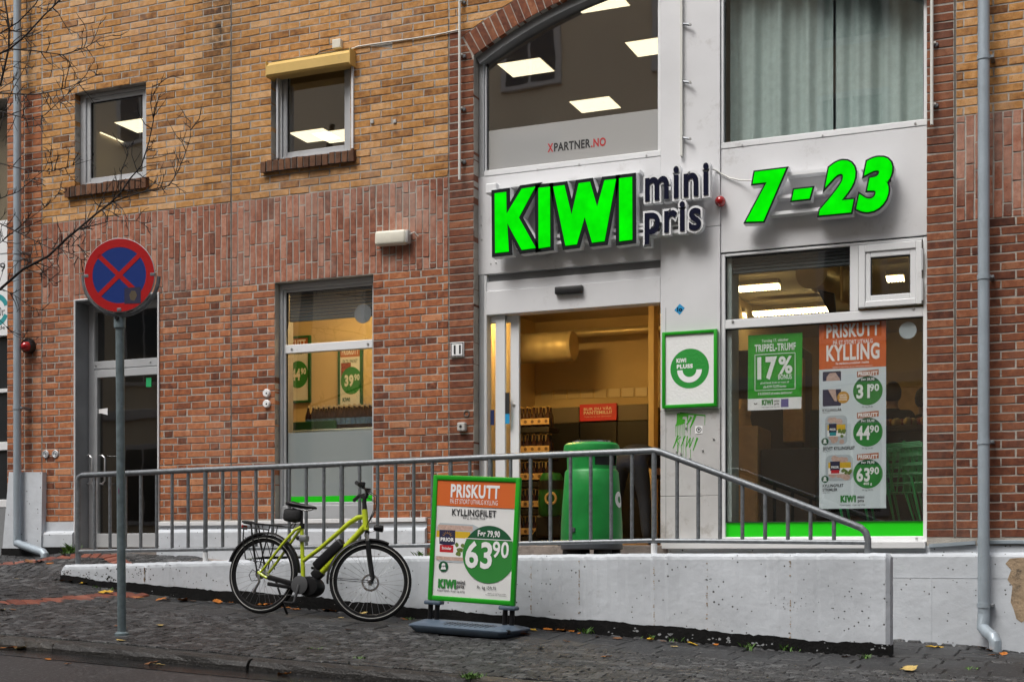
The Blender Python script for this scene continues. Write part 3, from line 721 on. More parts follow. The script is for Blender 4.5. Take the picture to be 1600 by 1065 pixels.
# buttress on the left
mb = MB(); a = .07
q = [P(2.5, 870, a), P(64, 870, a), P(66, 737, a), P(14, 737, a)]
mb.prism([(v.x, v.y, v.z) for v in q], (0, a + .02, 0)); mb.build('buttress', 'concrete_white', pl_)
mb = MB()
mb.box(U(2.0, a + .004), U(66, .07), -(a + .006), .02, .75, Zp(40, 856, a)); mb.box(UL1 + .01, U(118) - .006, -.058, .02, .75, Zp(90, 854, .06)); mb.build('tarred_foot', 'tar', pl_)
# raw patch where paint has come off
mb = MB(); pts = [(1578, 872), (1590, 871), (1660, 869), (1660, 955), (1612, 962), (1596, 972), (1588, 966), (1584, 952), (1579, 940), (1582, 915), (1574, 905), (1580, 890), (1571, 880)]
mb.prism([P(x, y, .058) for x, y in pts], (0, .004, 0)); mb.build('raw_patch', 'concrete_raw', pl_)
# building joint lines in the concrete on the right
mb = MB(); z = Zp(1500, 902, .057); mb.box(U(1392, .057), UE, -.0575, -.04, z - .003, z + .003); mb.box(U(1455, .057) - .003, U(1455, .057) + .003, -.058, -.04, .2, z); mb.build('formwork_seam', 'concrete_white', pl_)

# ================================================================ WINDOWS of the brick part
def bolt(parent, p, r=.009):
    MB().lathe([(r, 0), (r, .006), (r * .6, .011)], Matrix.Translation(p) @ FACE, 8).build('bolt', 'bolt', parent)
def window(o, side, top, bot, depth, label, blind=False, fmat='alu', transom=None, sash=.05):
    u0, u1, z0, z1 = o
    wn = part('window', bld, ((u0 + u1) / 2, depth, z0)); wn['label'] = label
    def ring(a, b, c, d, wl, wt, wb, y0, y1, nm, m, ch=.004):
        mb = MB()
        mb.cbox(a, a + wl, y0, y1, c, d, ch); mb.cbox(b - wl, b, y0, y1, c, d, ch)
        mb.cbox(a + wl, b - wl, y0 + .001, y1, d - wt, d, ch); mb.cbox(a + wl, b - wl, y0 + .001, y1, c, c + wb, ch); return mb.build(nm, m, wn)
    so = side - sash
    ring(u0 + .003, u1 - .003, z0 + .003, z1 - .003, so, top - sash, bot - sash * .9, depth, depth + .12, 'frame', fmat)
    ring(u0 + so + .004, u1 - so - .004, z0 + bot - sash * .9 + .004, z1 - top + sash - .004, sash, sash, sash, depth + .02, depth + .09, 'sash', fmat)
    g = (u0 + side, u1 - side, z0 + bot, z1 - top)
    mb = MB(); s_ = .008; y = depth + .035
    for a, b, c, d in ((g[0], g[0] + s_, g[2], g[3]), (g[1] - s_, g[1], g[2], g[3]), (g[0], g[1], g[2], g[2] + s_), (g[0], g[1], g[3] - s_, g[3])): mb.box(a - .002, b + .002, y, y + .02, c, d)
    mb.build('seal', 'seal_black', wn)
    yg = depth + .05
    zz = [g[2], g[3]]
    return wn, g, yg
def pane(wn, a, b, c, d, y, m='glass', nm='pane'):
    return MB().box(a, b, y, y + .006, c, d).build(nm, m, wn)
for key, lab in (('w1', 'upper window without a blind, left of the drainpipe joint'), ('w2', 'upper window under the yellow blind box')):
    wn, g, yg = window(OPEN[key], .125, .085, .10, .085, lab)
    pane(wn, g[0], g[1], g[2], g[3], yg, 'glass_up')
    for k in (.25, .75): bolt(wn, (g[0] + (g[1] - g[0]) * k, .104, g[2] - .06))
    # brick sill set on edge
    u0, u1, z0, z1 = OPEN[key]; a = u0 - .10; i = 0
    while a < u1 + .02:
        vs = []; zt = z0 + .005; wd = .066; j = R.gauss(0, .003)
        q = [(a + .005, zt - .125 + j), (a + wd, zt - .125 + j), (a + wd, zt - .01 + j), (a + .005, zt - .01 + j)]
        (v, f, t), _, _ = bquad(q, depth=.10, y0=-.055 + j); v = [(x, y, z + (y + .05) * .25) for x, y, z in v]
        MB().add(v, f, t).build('sill_brick', 'sillbrick', wn, recalc=False, tone=True); a += .075
    MB().box(u0 - .09, u1 + .015, -.045, .06, z0 - .112, z0 - .012).build('sill_bed', 'mortar_dark', wn)
# lower shop window
u0, u1, z0, z1 = OPEN['w3']
wn, g, yg = window(OPEN['w3'], .065, .085, .17, .085, 'tall lower window with frosted lower part and green strip', sash=.03)
zt0, zt1 = Zp(500, 549, -.12), Zp(500, 536, -.12); zf = Zp(500, 674, -.12); zg0, zg1 = Zp(480, 797, -.12), Zp(480, 775, -.12)
MB().cbox(g[0], g[1], .10, .17, zt0, zt1, .004).build('transom', 'alu_white', wn)
for x in (456, 575): bolt(wn, (U(x, -.1), .098, (zt0 + zt1) / 2), .012)
pane(wn, g[0], g[1], zt1, g[3], yg); pane(wn, g[0], g[1], zf, zt0, yg); pane(wn, g[0], g[1], zg1, zf, yg, 'glass_frost', 'frosted_pane'); pane(wn, g[0], g[1], g[2], zg1, yg - .002, 'green_vinyl', 'green_strip')
MB().cbox(u0 - .0, u1, -.05, .10, z0 - .045, z0 + .0, .004).build('sill', 'alu_white', wn)
mb = MB()
for k in range(9): mb.cbox(g[0] + .01, g[1] - .01, yg + .03, yg + .05, g[3] - .034 * (k + 1), g[3] - .034 * k - .004, .004)
mb.build('dark_slats', mat('dark_slats', (.10, .115, .12), .5, metal=.3).name, wn)  # added slats, standing in for the blue-black reflection in the upper pane
p = P(567, 490, -(yg + .012)); MB().lathe([(.10, 0), (.10, .001)], Matrix.Translation(p) @ FACE, 30).build('round_sticker', 'lining_grey', wn); mat('tray_grey', (.42, .47, .50), .5)
# yellow blind box on window 2
mat('blind_yellow', (.60, .40, .12), .45, var=.06, vscale=6, dirt=((.4, .27, .1), 5, .6, .5))
a, b = U(417, .1), U(547, .1); zb, zt = Zp(480, 111, .1), Zp(480, 87, .1)
bx = thing('blind_box', 'yellow metal roller blind box above the upper window', 'blind', ((a + b) / 2, -.05, zb))
MB().add([(u, y, z) for u in (a, b) for y, z in ((.05, zb + .01), (-.10, zb), (-.115, zb + .02), (-.115, zt - .045), (-.07, zt), (.05, zt + .01))], [(0, 1, 2, 3, 4, 5), (11, 10, 9, 8, 7, 6)] + [(i, (i + 1) % 6, 6 + (i + 1) % 6, 6 + i) for i in range(6)]).build('casing', 'blind_yellow', bx)
MB().cbox(b - .004, b + .008, -.117, .05, zb - .002, zt + .004, .003).build('end_cap', 'blind_yellow', bx); MB().cbox(a - .008, a + .004, -.117, .05, zb - .002, zt + .004, .003).build('end_cap', 'blind_yellow', bx)
MB().cbox(b - .035, b - .01, -.02, .03, z0 + 4.0 if False else OPEN['w2'][2] + .02, zb + .02, .003).build('guide_rail', 'alu_white', bx)
MB().cbox(a + .06, a + .085, -.02, .03, OPEN['w2'][2] + .02, zb + .02, .003).build('guide_rail', 'alu', bx)

# ================================================================ LEFT DOOR
u0, u1, z0, z1 = OPEN['door']; dd = .20; ZT = Zp(185, 856, -.2)
dr = part('door', bld, ((u0 + u1) / 2, dd, ZT)); dr['label'] = 'narrow glazed aluminium side door in the brick wall'
mb = MB(); mb.box(u0 - .002, u0 + .012, -.012, dd, .95, z1); mb.box(u1 - .012, u1 + .002, -.012, dd, .95, z1); mb.box(u0 + .012, u1 - .012, -.010, dd, z1 - .014, z1 - .001); mb.build('lining', 'lining_grey', dr)
mb = MB(); mb.cbox(u0 - .012, u0 + .004, -.018, .0, .98, z1 + .01, .003); mb.cbox(u1 - .004, u1 + .012, -.018, .0, .98, z1 + .01, .003); mb.cbox(u0 + .004, u1 - .004, -.017, .0, z1 - .004, z1 + .011, .003); mb.build('edge_trim', 'alu_white', dr)
fl, fr_ = U(147, -dd), u1 - .02
tr0, tr1 = Zp(190, 574, -dd), Zp(190, 562, -dd)
mb = MB(); mb.cbox(u0 + .012, fl, dd, dd + .07, ZT, z1 - .014, .004); mb.cbox(fr_ - .07, u1 - .012, dd, dd + .07, ZT, z1 - .014, .004); mb.cbox(fl, fr_ - .07, dd + .001, dd + .07, tr0, tr1, .004); mb.cbox(fl, fr_ - .07, dd + .001, dd + .07, z1 - .10, z1 - .015, .004); mb.build('frame', 'alu', dr)
pane(dr, fl, fr_ - .07, tr1, z1 - .10, dd + .03)
for x in (150, 235): bolt(dr, (U(x, -dd), dd, (tr0 + tr1) / 2), .011)
gl, gr = U(152.5, -dd), fr_ - .11
ztop = tr0 - .012; gz0, gz1 = Zp(190, 833, -dd), Zp(190, 588, -dd)
mb = MB(); mb.cbox(fl + .008, gl, dd - .012, dd + .05, ZT + .01, ztop, .004); mb.cbox(gr, fr_ - .072, dd - .012, dd + .05, ZT + .01, ztop, .004); mb.cbox(gl, gr, dd - .011, dd + .05, gz1, ztop, .004); mb.cbox(gl, gr, dd - .011, dd + .05, ZT + .01, gz0, .004); mb.build('door_leaf', 'alu', dr)
pane(dr, gl, gr, gz0, gz1, dd + .015)
for xa, xb, ya, yb in ((142, 152, 712, 756), (161, 172, 712, 756)):
    d_ = -dd + .012; a, b = P(xa, ya, d_), P(xa, yb, d_); o = Vector((0, -.09, 0)); k = Vector((U(xb, d_) - U(xa, d_), 0, 0))
    MB().tube([a, a + o * .7, a + o + k * .6, a + o + k + Vector((0, 0, -.03)), b + o + k + Vector((0, 0, .03)), b + o + k * .6, b + o * .7, b], .010, 8).build('handle', 'bolt', dr, smooth=60)
mat('sticker_green', (.02, .35, .12), .4); mat('sticker_white', (.8, .8, .8), .5)
p = P(233, 597, -dd + .002 - .015); MB().box(p.x - .04, p.x + .03, dd + .011, dd + .013, p.z - .05, p.z + .05).build('sticker', 'sticker_green', dr)
p = P(161, 643, -dd - .013); MB().prism([(p.x - .06, dd + .011, p.z + .03), (p.x + .065, dd + .011, p.z + .04), (p.x + .065, dd + .011, p.z - .04), (p.x - .005, dd + .011, p.z - .02), (p.x - .06, dd + .011, p.z - .015)], (0, .002, 0)).build('sticker', 'sticker_white', dr)
struct(MB().box(u0, u1, -.02, 1.6, ZT - .3, ZT - .004).build('door_step', 'concrete_floor'))

# ================================================================ LEFT BAY (next shop front, only its edge shows)
bay = part('side_bay', bld, (-.6, .2, 1.0)); yb = .22
mat('dark_glass', (.02, .022, .024), .08); mat('sign_white', (.72, .73, .74), .45, dirt=((.5, .5, .5), 6, .6, .5)); mat('teal', (.02, .27, .29), .5); mat('print_black', (.012, .012, .014), .6)
ub = UL0 + .02
zb1, zb2 = Zp(5, 345, -yb), Zp(5, 525, -yb)
pane(bay, -1.7, ub, zb1, Z_S1 + 20 * CH, yb + .03)
MB().cbox(-1.7, ub, yb - .02, yb + .05, zb2, zb1, .004).build('sign_panel', 'sign_white', bay)
MB().box(-1.7, ub, yb - .021, yb - .0202, Zp(5, 398, -yb), Zp(5, 396, -yb)).build('sign_line', 'lining_grey', bay)
mb = MB(); text_into(mb, '0000 9', Matrix.Translation((U(3, -yb), yb - .0215, Zp(3, 418, -yb))) @ FACE, -.18, 0, .5, .10, 0.0); text_into(mb, ',0r', Matrix.Translation((U(3, -yb), yb - .0215, Zp(3, 488, -yb))) @ FACE, 0, 0, .13, .12, 0.0); text_into(mb, 'yde', Matrix.Translation((U(3, -yb), yb - .0215, Zp(3, 513, -yb))) @ FACE, .0, 0, .13, .06, 0.0); mb.build('sign_lettering', 'print_black', bay)
mb = MB(); c = Vector((U(-4, -yb), yb - .0212, Zp(-4, 485, -yb))); k = 20
for s0, s1 in ((.3, 2.8), (3.5, 5.9)):
    pts = [(c.x + rr * math.cos(s0 + (s1 - s0) * i / k), c.y, c.z + rr * math.sin(s0 + (s1 - s0) * i / k)) for rr, rng in ((.19, range(k + 1)), (.13, range(k, -1, -1))) for i in rng]; mb.poly(pts)
mb.build('sign_ring', 'teal', bay)
zz = [Zp(5, y, -yb) for y in (528, 607, 613, 690, 703, 780, 792)]
mb = MB(); mb.cbox(-1.7, ub, yb, yb + .06, zz[2], zz[1], .004); mb.cbox(-1.7, ub, yb, yb + .06, zz[4], zz[3], .004); mb.cbox(-1.7, ub, yb, yb + .06, zz[6], zz[5], .004); mb.build('gate_rail', 'alu_white', bay)
MB().box(-1.7, ub, yb + .03, yb + .04, zz[6], zz[0]).build('gate_panel', 'dark_glass', bay)
MB().cbox(-1.7, ub, yb + .005, yb + .06, .6, zz[6], .004).build('gate_panel', 'lining_grey', bay)
MB().box(-1.7, ub + .1, yb + .09, yb + .12, .4, Z_S1 + 20 * CH).build('backing', 'room_brown' if 'room_brown' in MATS else mat('room_brown', (.22, .17, .11), .8, var=.1), bay)
# ================================================================ STOREFRONT
sf = part('storefront', bld, (AUM, .15, 1.0))
FD = -.13
def zf_(x, y, d=FD): return Zp(x, y, d)
UM0, UM1 = U(1032, -.10), U(1125, -.10)      # the clad column
ub0, ub1 = UA + .004, UB - .004
# arched metal lining
mb = MB(); n = 30; vs = []
for i in range(n + 1):
    a = math.radians(120 - 60 * i / n)
    for rr, y in ((ARR - .002, .06), (ARR - .075, .06), (ARR - .075, .22), (ARR - .002, .22)): vs.append((AUM + rr * math.cos(a), y, AZC + rr * math.sin(a)))
mb.add(vs, [(i * 4 + j, i * 4 + (j + 1) % 4, (i + 1) * 4 + (j + 1) % 4, (i + 1) * 4 + j) for i in range(n) for j in range(4)]); mb.build('arch_lining', 'lining_grey', sf)
def arcz(u, off=.075): return AZC + math.sqrt((ARR - off) ** 2 - (u - AUM) ** 2)
# column
cut = [(.98, Zp(1080, 640, -.10), 'panel_low', 0), (Zp(1080, 640, -.10) + .005, Zp(1080, 357, -.10), 'panel_white', 0), (Zp(1080, 357, -.10) + .005, 6.5, 'panel_white', 0)]
ca, cb_ = Zp(1080, 775, -.10), 0
cut = [(.98, ca, 'panel_low', 0), (ca + .005, cut[0][1], 'panel_low', 0)] + cut[1:]
for a, b, m_, _ in cut: MB().cbox(UM0, UM1, .10, .30, a, b, .003).build('column_panel', m_, sf)
mb = MB(); mb.box(UM0 - .004, UM0 + .002, .12, .29, .98, 6.5); mb.box(UM0 + .05, UM0 + .054, .0985, .11, 1.0, Zp(1050, 480, -.1)); mb.build('column_seam', 'lining_grey', sf)
for x, y in ((1072, 641), (1098, 640), (1057, 705), (1098, 703), (1115, 685), (1072, 668), (1064, 708), (1078, 716)): bolt(sf, P(x, y, -.098), .010)
# left jamb
MB().cbox(ub0, U(757, FD), .12, .24, .98, ZSP + .03, .004).build('jamb', 'alu', sf)
# upper left window
zw0 = zf_(1027, 235.5); fl_, fr2 = U(757, FD), U(1028, FD)
mb = MB(); mb.cbox(fl_, UM0 - .004, .115, .21, zw0 - .055, zw0, .004); mb.build('window_rail', 'alu_white', sf)
MB().cbox(fr2, UM0 - .004, .125, .21, zw0, arcz(fr2) - .005, .004).build('window_stile', 'alu_white', sf)
MB().cbox(ub0 + .06, fl_ + .018, .13, .21, zw0, arcz(fl_) - .02, .004).build('window_stile', 'alu_white', sf)
def archpane(a, b, z0, y, m_, nm, zt=None):
    mb = MB(); k = 14; vs = []
    for i in range(k + 1):
        u = a + (b - a) * i / k; vs += [(u, y, z0), (u, y, (arcz(u, .07) if zt is None else zt)), (u, y + .006, z0), (u, y + .006, (arcz(u, .07) if zt is None else zt))]
    fs = []
    for i in range(k):
        o = i * 4; fs += [(o, o + 4, o + 5, o + 1), (o + 2, o + 3, o + 7, o + 6), (o, o + 2, o + 6, o + 4), (o + 1, o + 5, o + 7, o + 3)]
    fs += [(0, 1, 3, 2), (k * 4, k * 4 + 2, k * 4 + 3, k * 4 + 1)]
    return mb.add(vs, fs).build(nm, m_, sf)
zfr = zf_(900, 187, -.17)
archpane(fl_ + .018, fr2, zfr, .17, 'glass_up', 'pane'); archpane(fl_ + .018, fr2, zw0, .17, 'glass_frost_light', 'frosted_pane', zt=zfr)
# lettering on the frosted band
mat('print_red', (.42, .015, .02), .5)
M0 = Matrix.Translation((0, .1685, 0)) @ FACE
def onface(mb, text, x, y, wpx, hpx, d, bold=.02, shear=0, lift=.0):
    p = P(x, y, d); text_into(mb, text, Matrix.Translation((p.x, p.y - lift, p.z)) @ FACE, 0, 0, wpx / H(x, d), hpx / S(x, d), bold, shear)
mb = MB(); onface(mb, 'X', 860, 231, 9, 13.5, -.168, .03); mb.build('window_lettering', 'print_red', sf); mb = MB(); onface(mb, '.NO', 935, 222.5, 23, 13.5, -.168, .03); mb.build('window_lettering', 'print_red', sf)
mb = MB(); onface(mb, 'PARTNER', 894, 227, 57, 13.5, -.168, .03); mb.build('window_lettering', 'print_black', sf)
# upper right window
zr0 = zf_(1290, 205); r0, r1_ = U(1131, FD), U(1443.5, FD)
mb = MB(); mb.cbox(UM1 + .004, ub1, .115, .21, zr0 - .055, zr0, .004); mb.build('window_rail', 'alu_white', sf)
MB().cbox(UM1 + .004, r0, .12, .21, zr0, arcz(UM1 + .05) - .01, .004).build('window_stile', 'alu_white', sf)
MB().cbox(r1_, ub1, .118, .21, zr0, ZSP, .004).build('window_stile', 'alu_white', sf)
archpane(r0, r1_, zr0, .17, 'glass', 'pane')
mb = MB(); s_ = .008
for a, b in ((r0, r1_), (fl_ + .018, fr2)):
    z = zr0 if a == r0 else zw0
    mb.box(a, b, .155, .168, z, z + s_); mb.box(a, a + s_, .155, .168, z, 6.1); mb.box(b - s_, b, .155, .168, z, 6.1)
mb.build('seal', 'seal_black', sf)
for x, y in ((840, 265), (1010, 243), (1160, 227), (1285, 212), (1430, 193), (905, 257)): bolt(sf, P(x, y, -.114), .010)
# fascia panels
zk1, zk0 = Zp(1033, 244, -.12) , Zp(1033, 405, -.12); z71, z70 = Zp(1449, 196, -.12), Zp(1449, 367, -.12)
MB().cbox(U(747.5, -.12), UM0 - .004, .115, .2, zk0, zk1 - .004, .003).build('fascia_panel', 'panel_white', sf)
MB().cbox(UM1 + .004, ub1, .117, .2, z70, z71 - .004, .003).build('fascia_panel', 'panel_white', sf)
for x, y in ((752, 352), (767, 412), (753, 374), (775, 410), (752, 338)): bolt(sf, P(x, y, -.114), .006)
# ---- sliding door front
zd1, zd0 = Zp(895, 469, FD), Zp(895, 485, FD)
zh0, zh1 = Zp(761, 493, FD), Zp(761, 456, FD); zs1 = Zp(761, 441, FD)
dl, drr = U(761, FD), UM0 - .004
MB().cbox(dl, drr, .17, .26, zs1 - .0, zk0 + .05, .003).build('recess_panel', 'lining_grey', sf)
MB().cbox(dl, drr, .125, .24, zh1 + .004, zs1, .003).build('header_panel', 'panel_white', sf)
MB().cbox(dl, drr, .105, .26, zh0, zh1, .004).build('door_header', 'panel_white', sf)
MB().cbox(U(757, FD), dl, .118, .24, .98, zk0 - .01, .003).build('jamb', 'alu_white', sf)
p0, p1 = P(867, 454, -.07), P(910, 454, -.07)
MB().cbox(p0.x, p1.x, .055, .106, p0.z - .038, p0.z + .036, .012, 2).build('door_sensor', 'black_plastic', sf, smooth=40)
zfl = 1.09
for xa, xb, y0_, y1_ in ((768, 789, .15, .19), (792, 811, .20, .24)):
    a, b = U(xa, -y0_), U(xb, -y0_)
    lf = part('sliding_leaf', sf, ((a + b) / 2, y0_, zfl))
    wl = (b - a)
    MB().cbox(b - U(789, -.15) + U(774, -.15) if xa == 768 else a + (b - a) * .28, b, y0_, y1_, zfl, zh0 - .004, .004).build('stile', 'alu_white', lf)
    MB().cbox(a - .35 if xa > 780 else a - .0, b, y0_ + .004, y1_ - .004, zh0 - .07, zh0 - .005, .004).build('top_rail', 'alu_white', lf)
    MB().box(a - .02, b - .05, y0_ + .015, y0_ + .02, zfl, zh0 - .07).build('pane', 'glass', lf)
bolt(sf, P(803, 632, -.198), .016)
mat('sticker_blue', (.02, .28, .55), .4); mat('sticker_navy', (.02, .03, .10), .4)
for x, y, w_, h_, m_, in ((770, 652, 6, 24, 'sticker_navy'), (793.5, 630, 7, 34, 'print_black'), (793.5, 654, 7, 16, 'sticker_blue')):
    p = P(x, y, -.16); MB().box(p.x - w_ / 2 / H(x), p.x + w_ / 2 / H(x), .148, .150, p.z - h_ / 2 / S(x), p.z + h_ / 2 / S(x)).build('door_sticker', m_, sf)
# threshold and sills
MB().cbox(UA + .0, UM0 + .1, -.02, .5, .80, zfl - .002, .006).build('threshold', 'concrete_floor', sf)
MB().cbox(U(1034, .05), U(1446, .05), -.055, .14, Zp(1240, 856.5, .05), Zp(1240, 846, .05), .004).build('sill', 'alu_white', sf)
# ---- lower right shop window
wa, wb = UM1 + .004, ub1
zT0, zT1 = Zp(1131, 514, FD), Zp(1131, 500, FD); zW1 = Zp(1131, 401, FD); zG1, zG0 = Zp(1133, 816, FD), Zp(1133, 838.5, FD); zSill = Zp(1240, 846, .0)
g0, g1 = U(1133, FD), U(1442.5, FD); mu0, mu1 = U(1328, FD), U(1341, FD)
lw = part('shop_window', sf, ((wa + wb) / 2, .13, zSill)); lw['label'] = 'large lower shop window with posters and a small casement'
[MB().cbox(a, b, .125, .2, zSill, z70 - .012, .004).build('stile', 'alu_white', lw) for a, b in ((wa, g0), (g1, wb))]
[MB().cbox(g0, g1, .127, .2, a, b, .004).build('rail', 'alu_white', lw) for a, b in ((zT0, zT1), (zW1, z70 - .012), (zSill, zG0))]
MB().cbox(mu0, mu1, .128, .2, zT1, zW1, .004).build('mullion', 'alu_white', lw)
MB().box(wa, wb, .135, .2, z70 - .011, z70 - .001).build('gap', 'gap_dark', lw)
yp = .17
MB().box(g0, mu0, yp, yp + .006, zT1, zW1).build('pane', 'glass', lw); MB().box(g0, g1, yp, yp + .006, zG1, zT0).build('pane', 'glass', lw); MB().box(g0, g1, yp - .003, yp + .006, zG0, zG1).build('green_strip', 'green_vinyl', lw)
ca0, ca1, cz1, cz0 = U(1341.5, FD), U(1440.5, FD), Zp(1341.5, 383.5, FD), Zp(1341.5, 481, FD)
cw = [(U(1341.5, -.10), U(1440.5, -.10), Zp(1341.5, 383.5, -.1), Zp(1341.5, 481, -.1)), (U(1352, -.1), U(1431, -.1), Zp(1352, 394, -.1), Zp(1352, 471, -.1)), (U(1360, -.1), U(1422, -.1), Zp(1360, 402, -.1), Zp(1360, 461.5, -.1))]
def ringb(o, i, y0, y1, c=.005):
    mb = MB(); mb.cbox(o[0], i[0], y0, y1, o[3], o[2], c); mb.cbox(i[1], o[1], y0, y1, o[3], o[2], c); mb.cbox(i[0], i[1], y0, y1, i[2], o[2], c); mb.cbox(i[0], i[1], y0, y1, o[3], i[3], c); return mb
ringb(cw[0], cw[1], .095, .19).build('casement_frame', 'alu_white', lw); ringb(cw[1], cw[2], .108, .19).build('casement_sash', 'alu_white', lw)
i = cw[2]; MB().box(i[0], i[1], .15, .156, i[3], i[2]).build('pane', 'glass', lw)
j = (i[0] + .008, i[1] - .008, i[2] - .008, i[3] + .008); ringb(i, j, .125, .15, .0005).build('seal', 'seal_black', lw)
for y in (405, 452): MB().tube([P(1441.5, y - 17, -.09), P(1441.5, y + 17, -.09)], .010, 8).build('hinge', 'alu', lw, smooth=50)
for x, y in ((1145, 502), (1427, 482), (1432, 841)): bolt(lw, P(x, y, -.126), .013)
mb = MB(); s_ = .008
for a, b, c, d in ((g0, mu0, zT1, zW1), (g0, g1, zG1, zT0)):
    mb.box(a, b, .155, .168, c, c + s_); mb.box(a, b, .155, .168, d - s_, d); mb.box(a, a + s_, .155, .168, c, d); mb.box(b - s_, b, .155, .168, c, d)
mb.build('seal', 'seal_black', lw)
# roll shutter box seen inside the top light
mat('dark_slats', (.10, .115, .12), .5, metal=.3); mb = MB()
for k in range(5): mb.cbox(g0 + .03, mu0, .20 + .004 * k, .26, zW1 - .022 - .032 * k, zW1 + .006 - .032 * k, .005)
mb.build('dark_slats', 'dark_slats', lw)
MB().box(g0 + .006, U(1148, -.3), .18, .46, zG0, zW1).build('inner_reveal', mat('reveal_grey', (.36, .42, .40), .7), lw)

# ================================================================ ROOMS BEHIND
mat('room_wall', (.60, .45, .24), .8, var=.06, vscale=2); mat('room_ceiling', (.55, .47, .34), .85, var=.05); mat('room_floor', (.16, .10, .06), .5, var=.2, vscale=4); mat('office_wall', (.70, .56, .38), .85, var=.05, vscale=.7); mat('office_ceiling', (.66, .54, .38), .9)
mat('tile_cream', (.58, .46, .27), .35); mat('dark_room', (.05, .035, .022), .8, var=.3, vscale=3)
def room(name, u0, u1, y0, y1, z0, z1, wall, ceil, floor, front=True, sides=(1, 1)):
    rm = part(name, bld, ((u0 + u1) / 2, (y0 + y1) / 2, z0)); t = .06
    mb = MB(); mb.box(u0 - t, u1 + t, y1, y1 + t, z0, z1)
    if sides[0]: mb.box(u0 - t, u0, y0, y1, z0, z1)
    if sides[1]: mb.box(u1, u1 + t, y0, y1, z0, z1)
    mb.build('room_wall', wall, rm); MB().box(u0 - t, u1 + t, y0, y1 + t, z1, z1 + t).build('room_ceiling', ceil, rm); MB().box(u0 - t, u1 + t, y0, y1 + t, z0 - t, z0).build('room_floor', floor, rm); return rm
Y0 = MY1 + .002
offc = room('office', -1.6, UM1 - .1, Y0, 8.5, 4.45, 7.1, 'office_wall', 'office_ceiling', 'room_floor')
room('curtain_room', UM1 - .03, UE, Y0, 4, 4.45, 7.1, 'office_wall', 'office_ceiling', 'room_floor')
UDL = U(836, -3.4); UDR = U(1030, -3.4)
YB = 3.4
entry = room('entrance_room', UDL, UDR + .9, Y0, YB, zfl - .01, 3.85, 'room_wall', 'room_ceiling', 'room_floor', sides=(1, 0))
shop = room('shop_room', UDR + 1.0, UE + .6, Y0, 6.5, zfl - .01, 3.95, 'room_wall', 'room_ceiling', 'room_floor', sides=(0, 1))
MB().box(UDR + .9, UDR + 1.0, 1.6, 6.5, zfl - .01, 3.95).build('partition', 'room_wall', shop)
nook = room('window_room', 2.45, U(690), Y0, 1.75, zfl - .01, 4.34, 'room_wall', 'room_ceiling', 'room_floor')
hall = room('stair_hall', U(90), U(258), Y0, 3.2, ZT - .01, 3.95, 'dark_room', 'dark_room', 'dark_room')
# soffit panels closing wall thickness at the openings
# office ceiling panels
mat('lamp_panel', (.9, .88, .8), .5, emit=(1, .88, .60), estr=1.7)
def ceil_pt(x, y, zc):
    t = F * (zc - ZE) / (YH - y); xp = (x - XC) / F; return UC + t * (xp * CT - ST), -DC + t * (CT + xp * ST)
def lamp_panel(u, y, w_, h_, z, lab):
    o = thing('ceiling_lamp', lab, 'lamp', (u, y, z))
    MB().box(u - w_ / 2 - .015, u + w_ / 2 + .015, y - h_ / 2 - .015, y + h_ / 2 + .015, z - .012, z - .001).build('frame', 'office_ceiling', o)
    MB().box(u - w_ / 2, u + w_ / 2, y - h_ / 2, y + h_ / 2, z - .018, z - .0125).build('diffuser', 'lamp_panel', o); o['group'] = 'square ceiling lamps upstairs'; return o
for (x, y), lab in (((822, 106), 'glowing square ceiling lamp, left one behind the arched window'), ((930, 164), 'glowing square ceiling lamp above the company lettering'), ((1022, 73), 'glowing square ceiling lamp beside the clad column'), ((935, 2), 'glowing square ceiling lamp at the top edge of the arched window'),
                    ((528, 213), 'glowing square ceiling lamp inside the blind-box window, right one'), ((492, 212), 'glowing square ceiling lamp inside the blind-box window, left one'), ((222, 196), 'glowing square ceiling lamp in the leftmost upper window, right one'), ((152, 218), 'small far ceiling lamp in the leftmost upper window')):
    u, yy = ceil_pt(x, y, 7.085); lamp_panel(u, yy, .56, .5, 7.1, lab)
# curtains
mat('curtain', (.43, .52, .50), .9, var=.12, vscale=14, bump=.4, bscale=60)
def curtain(x0, x1, lab, ph):
    a, b = U(x0, -.28), U(x1, -.28); k = 110; mb = MB(); vs = []
    for i in range(k + 1):
        u = a + (b - a) * i / k; y = .33 + .028 * math.sin(u * 23 + ph) + .016 * math.sin(u * 51 + ph * 2) + .012 * math.sin(u * 9)
        for z in (zr0 - .25, zr0 + .6, 7.0): vs.append((u, y + .006 * math.sin(u * 40 + z * 2), z))
    mb.add(vs, [(i * 3 + j, (i + 1) * 3 + j, (i + 1) * 3 + j + 1, i * 3 + j + 1) for i in range(k) for j in range(2)])
    o = mb.build('curtain', 'curtain', None, smooth=80, recalc=False); tag(o, lab, 'curtain', 'curtains of the upper right window')
curtain(1139, 1301, 'pale grey-green curtain, left half of the upper right window', 0); curtain(1305, 1450, 'pale grey-green curtain, right half of the upper right window', 1.3)
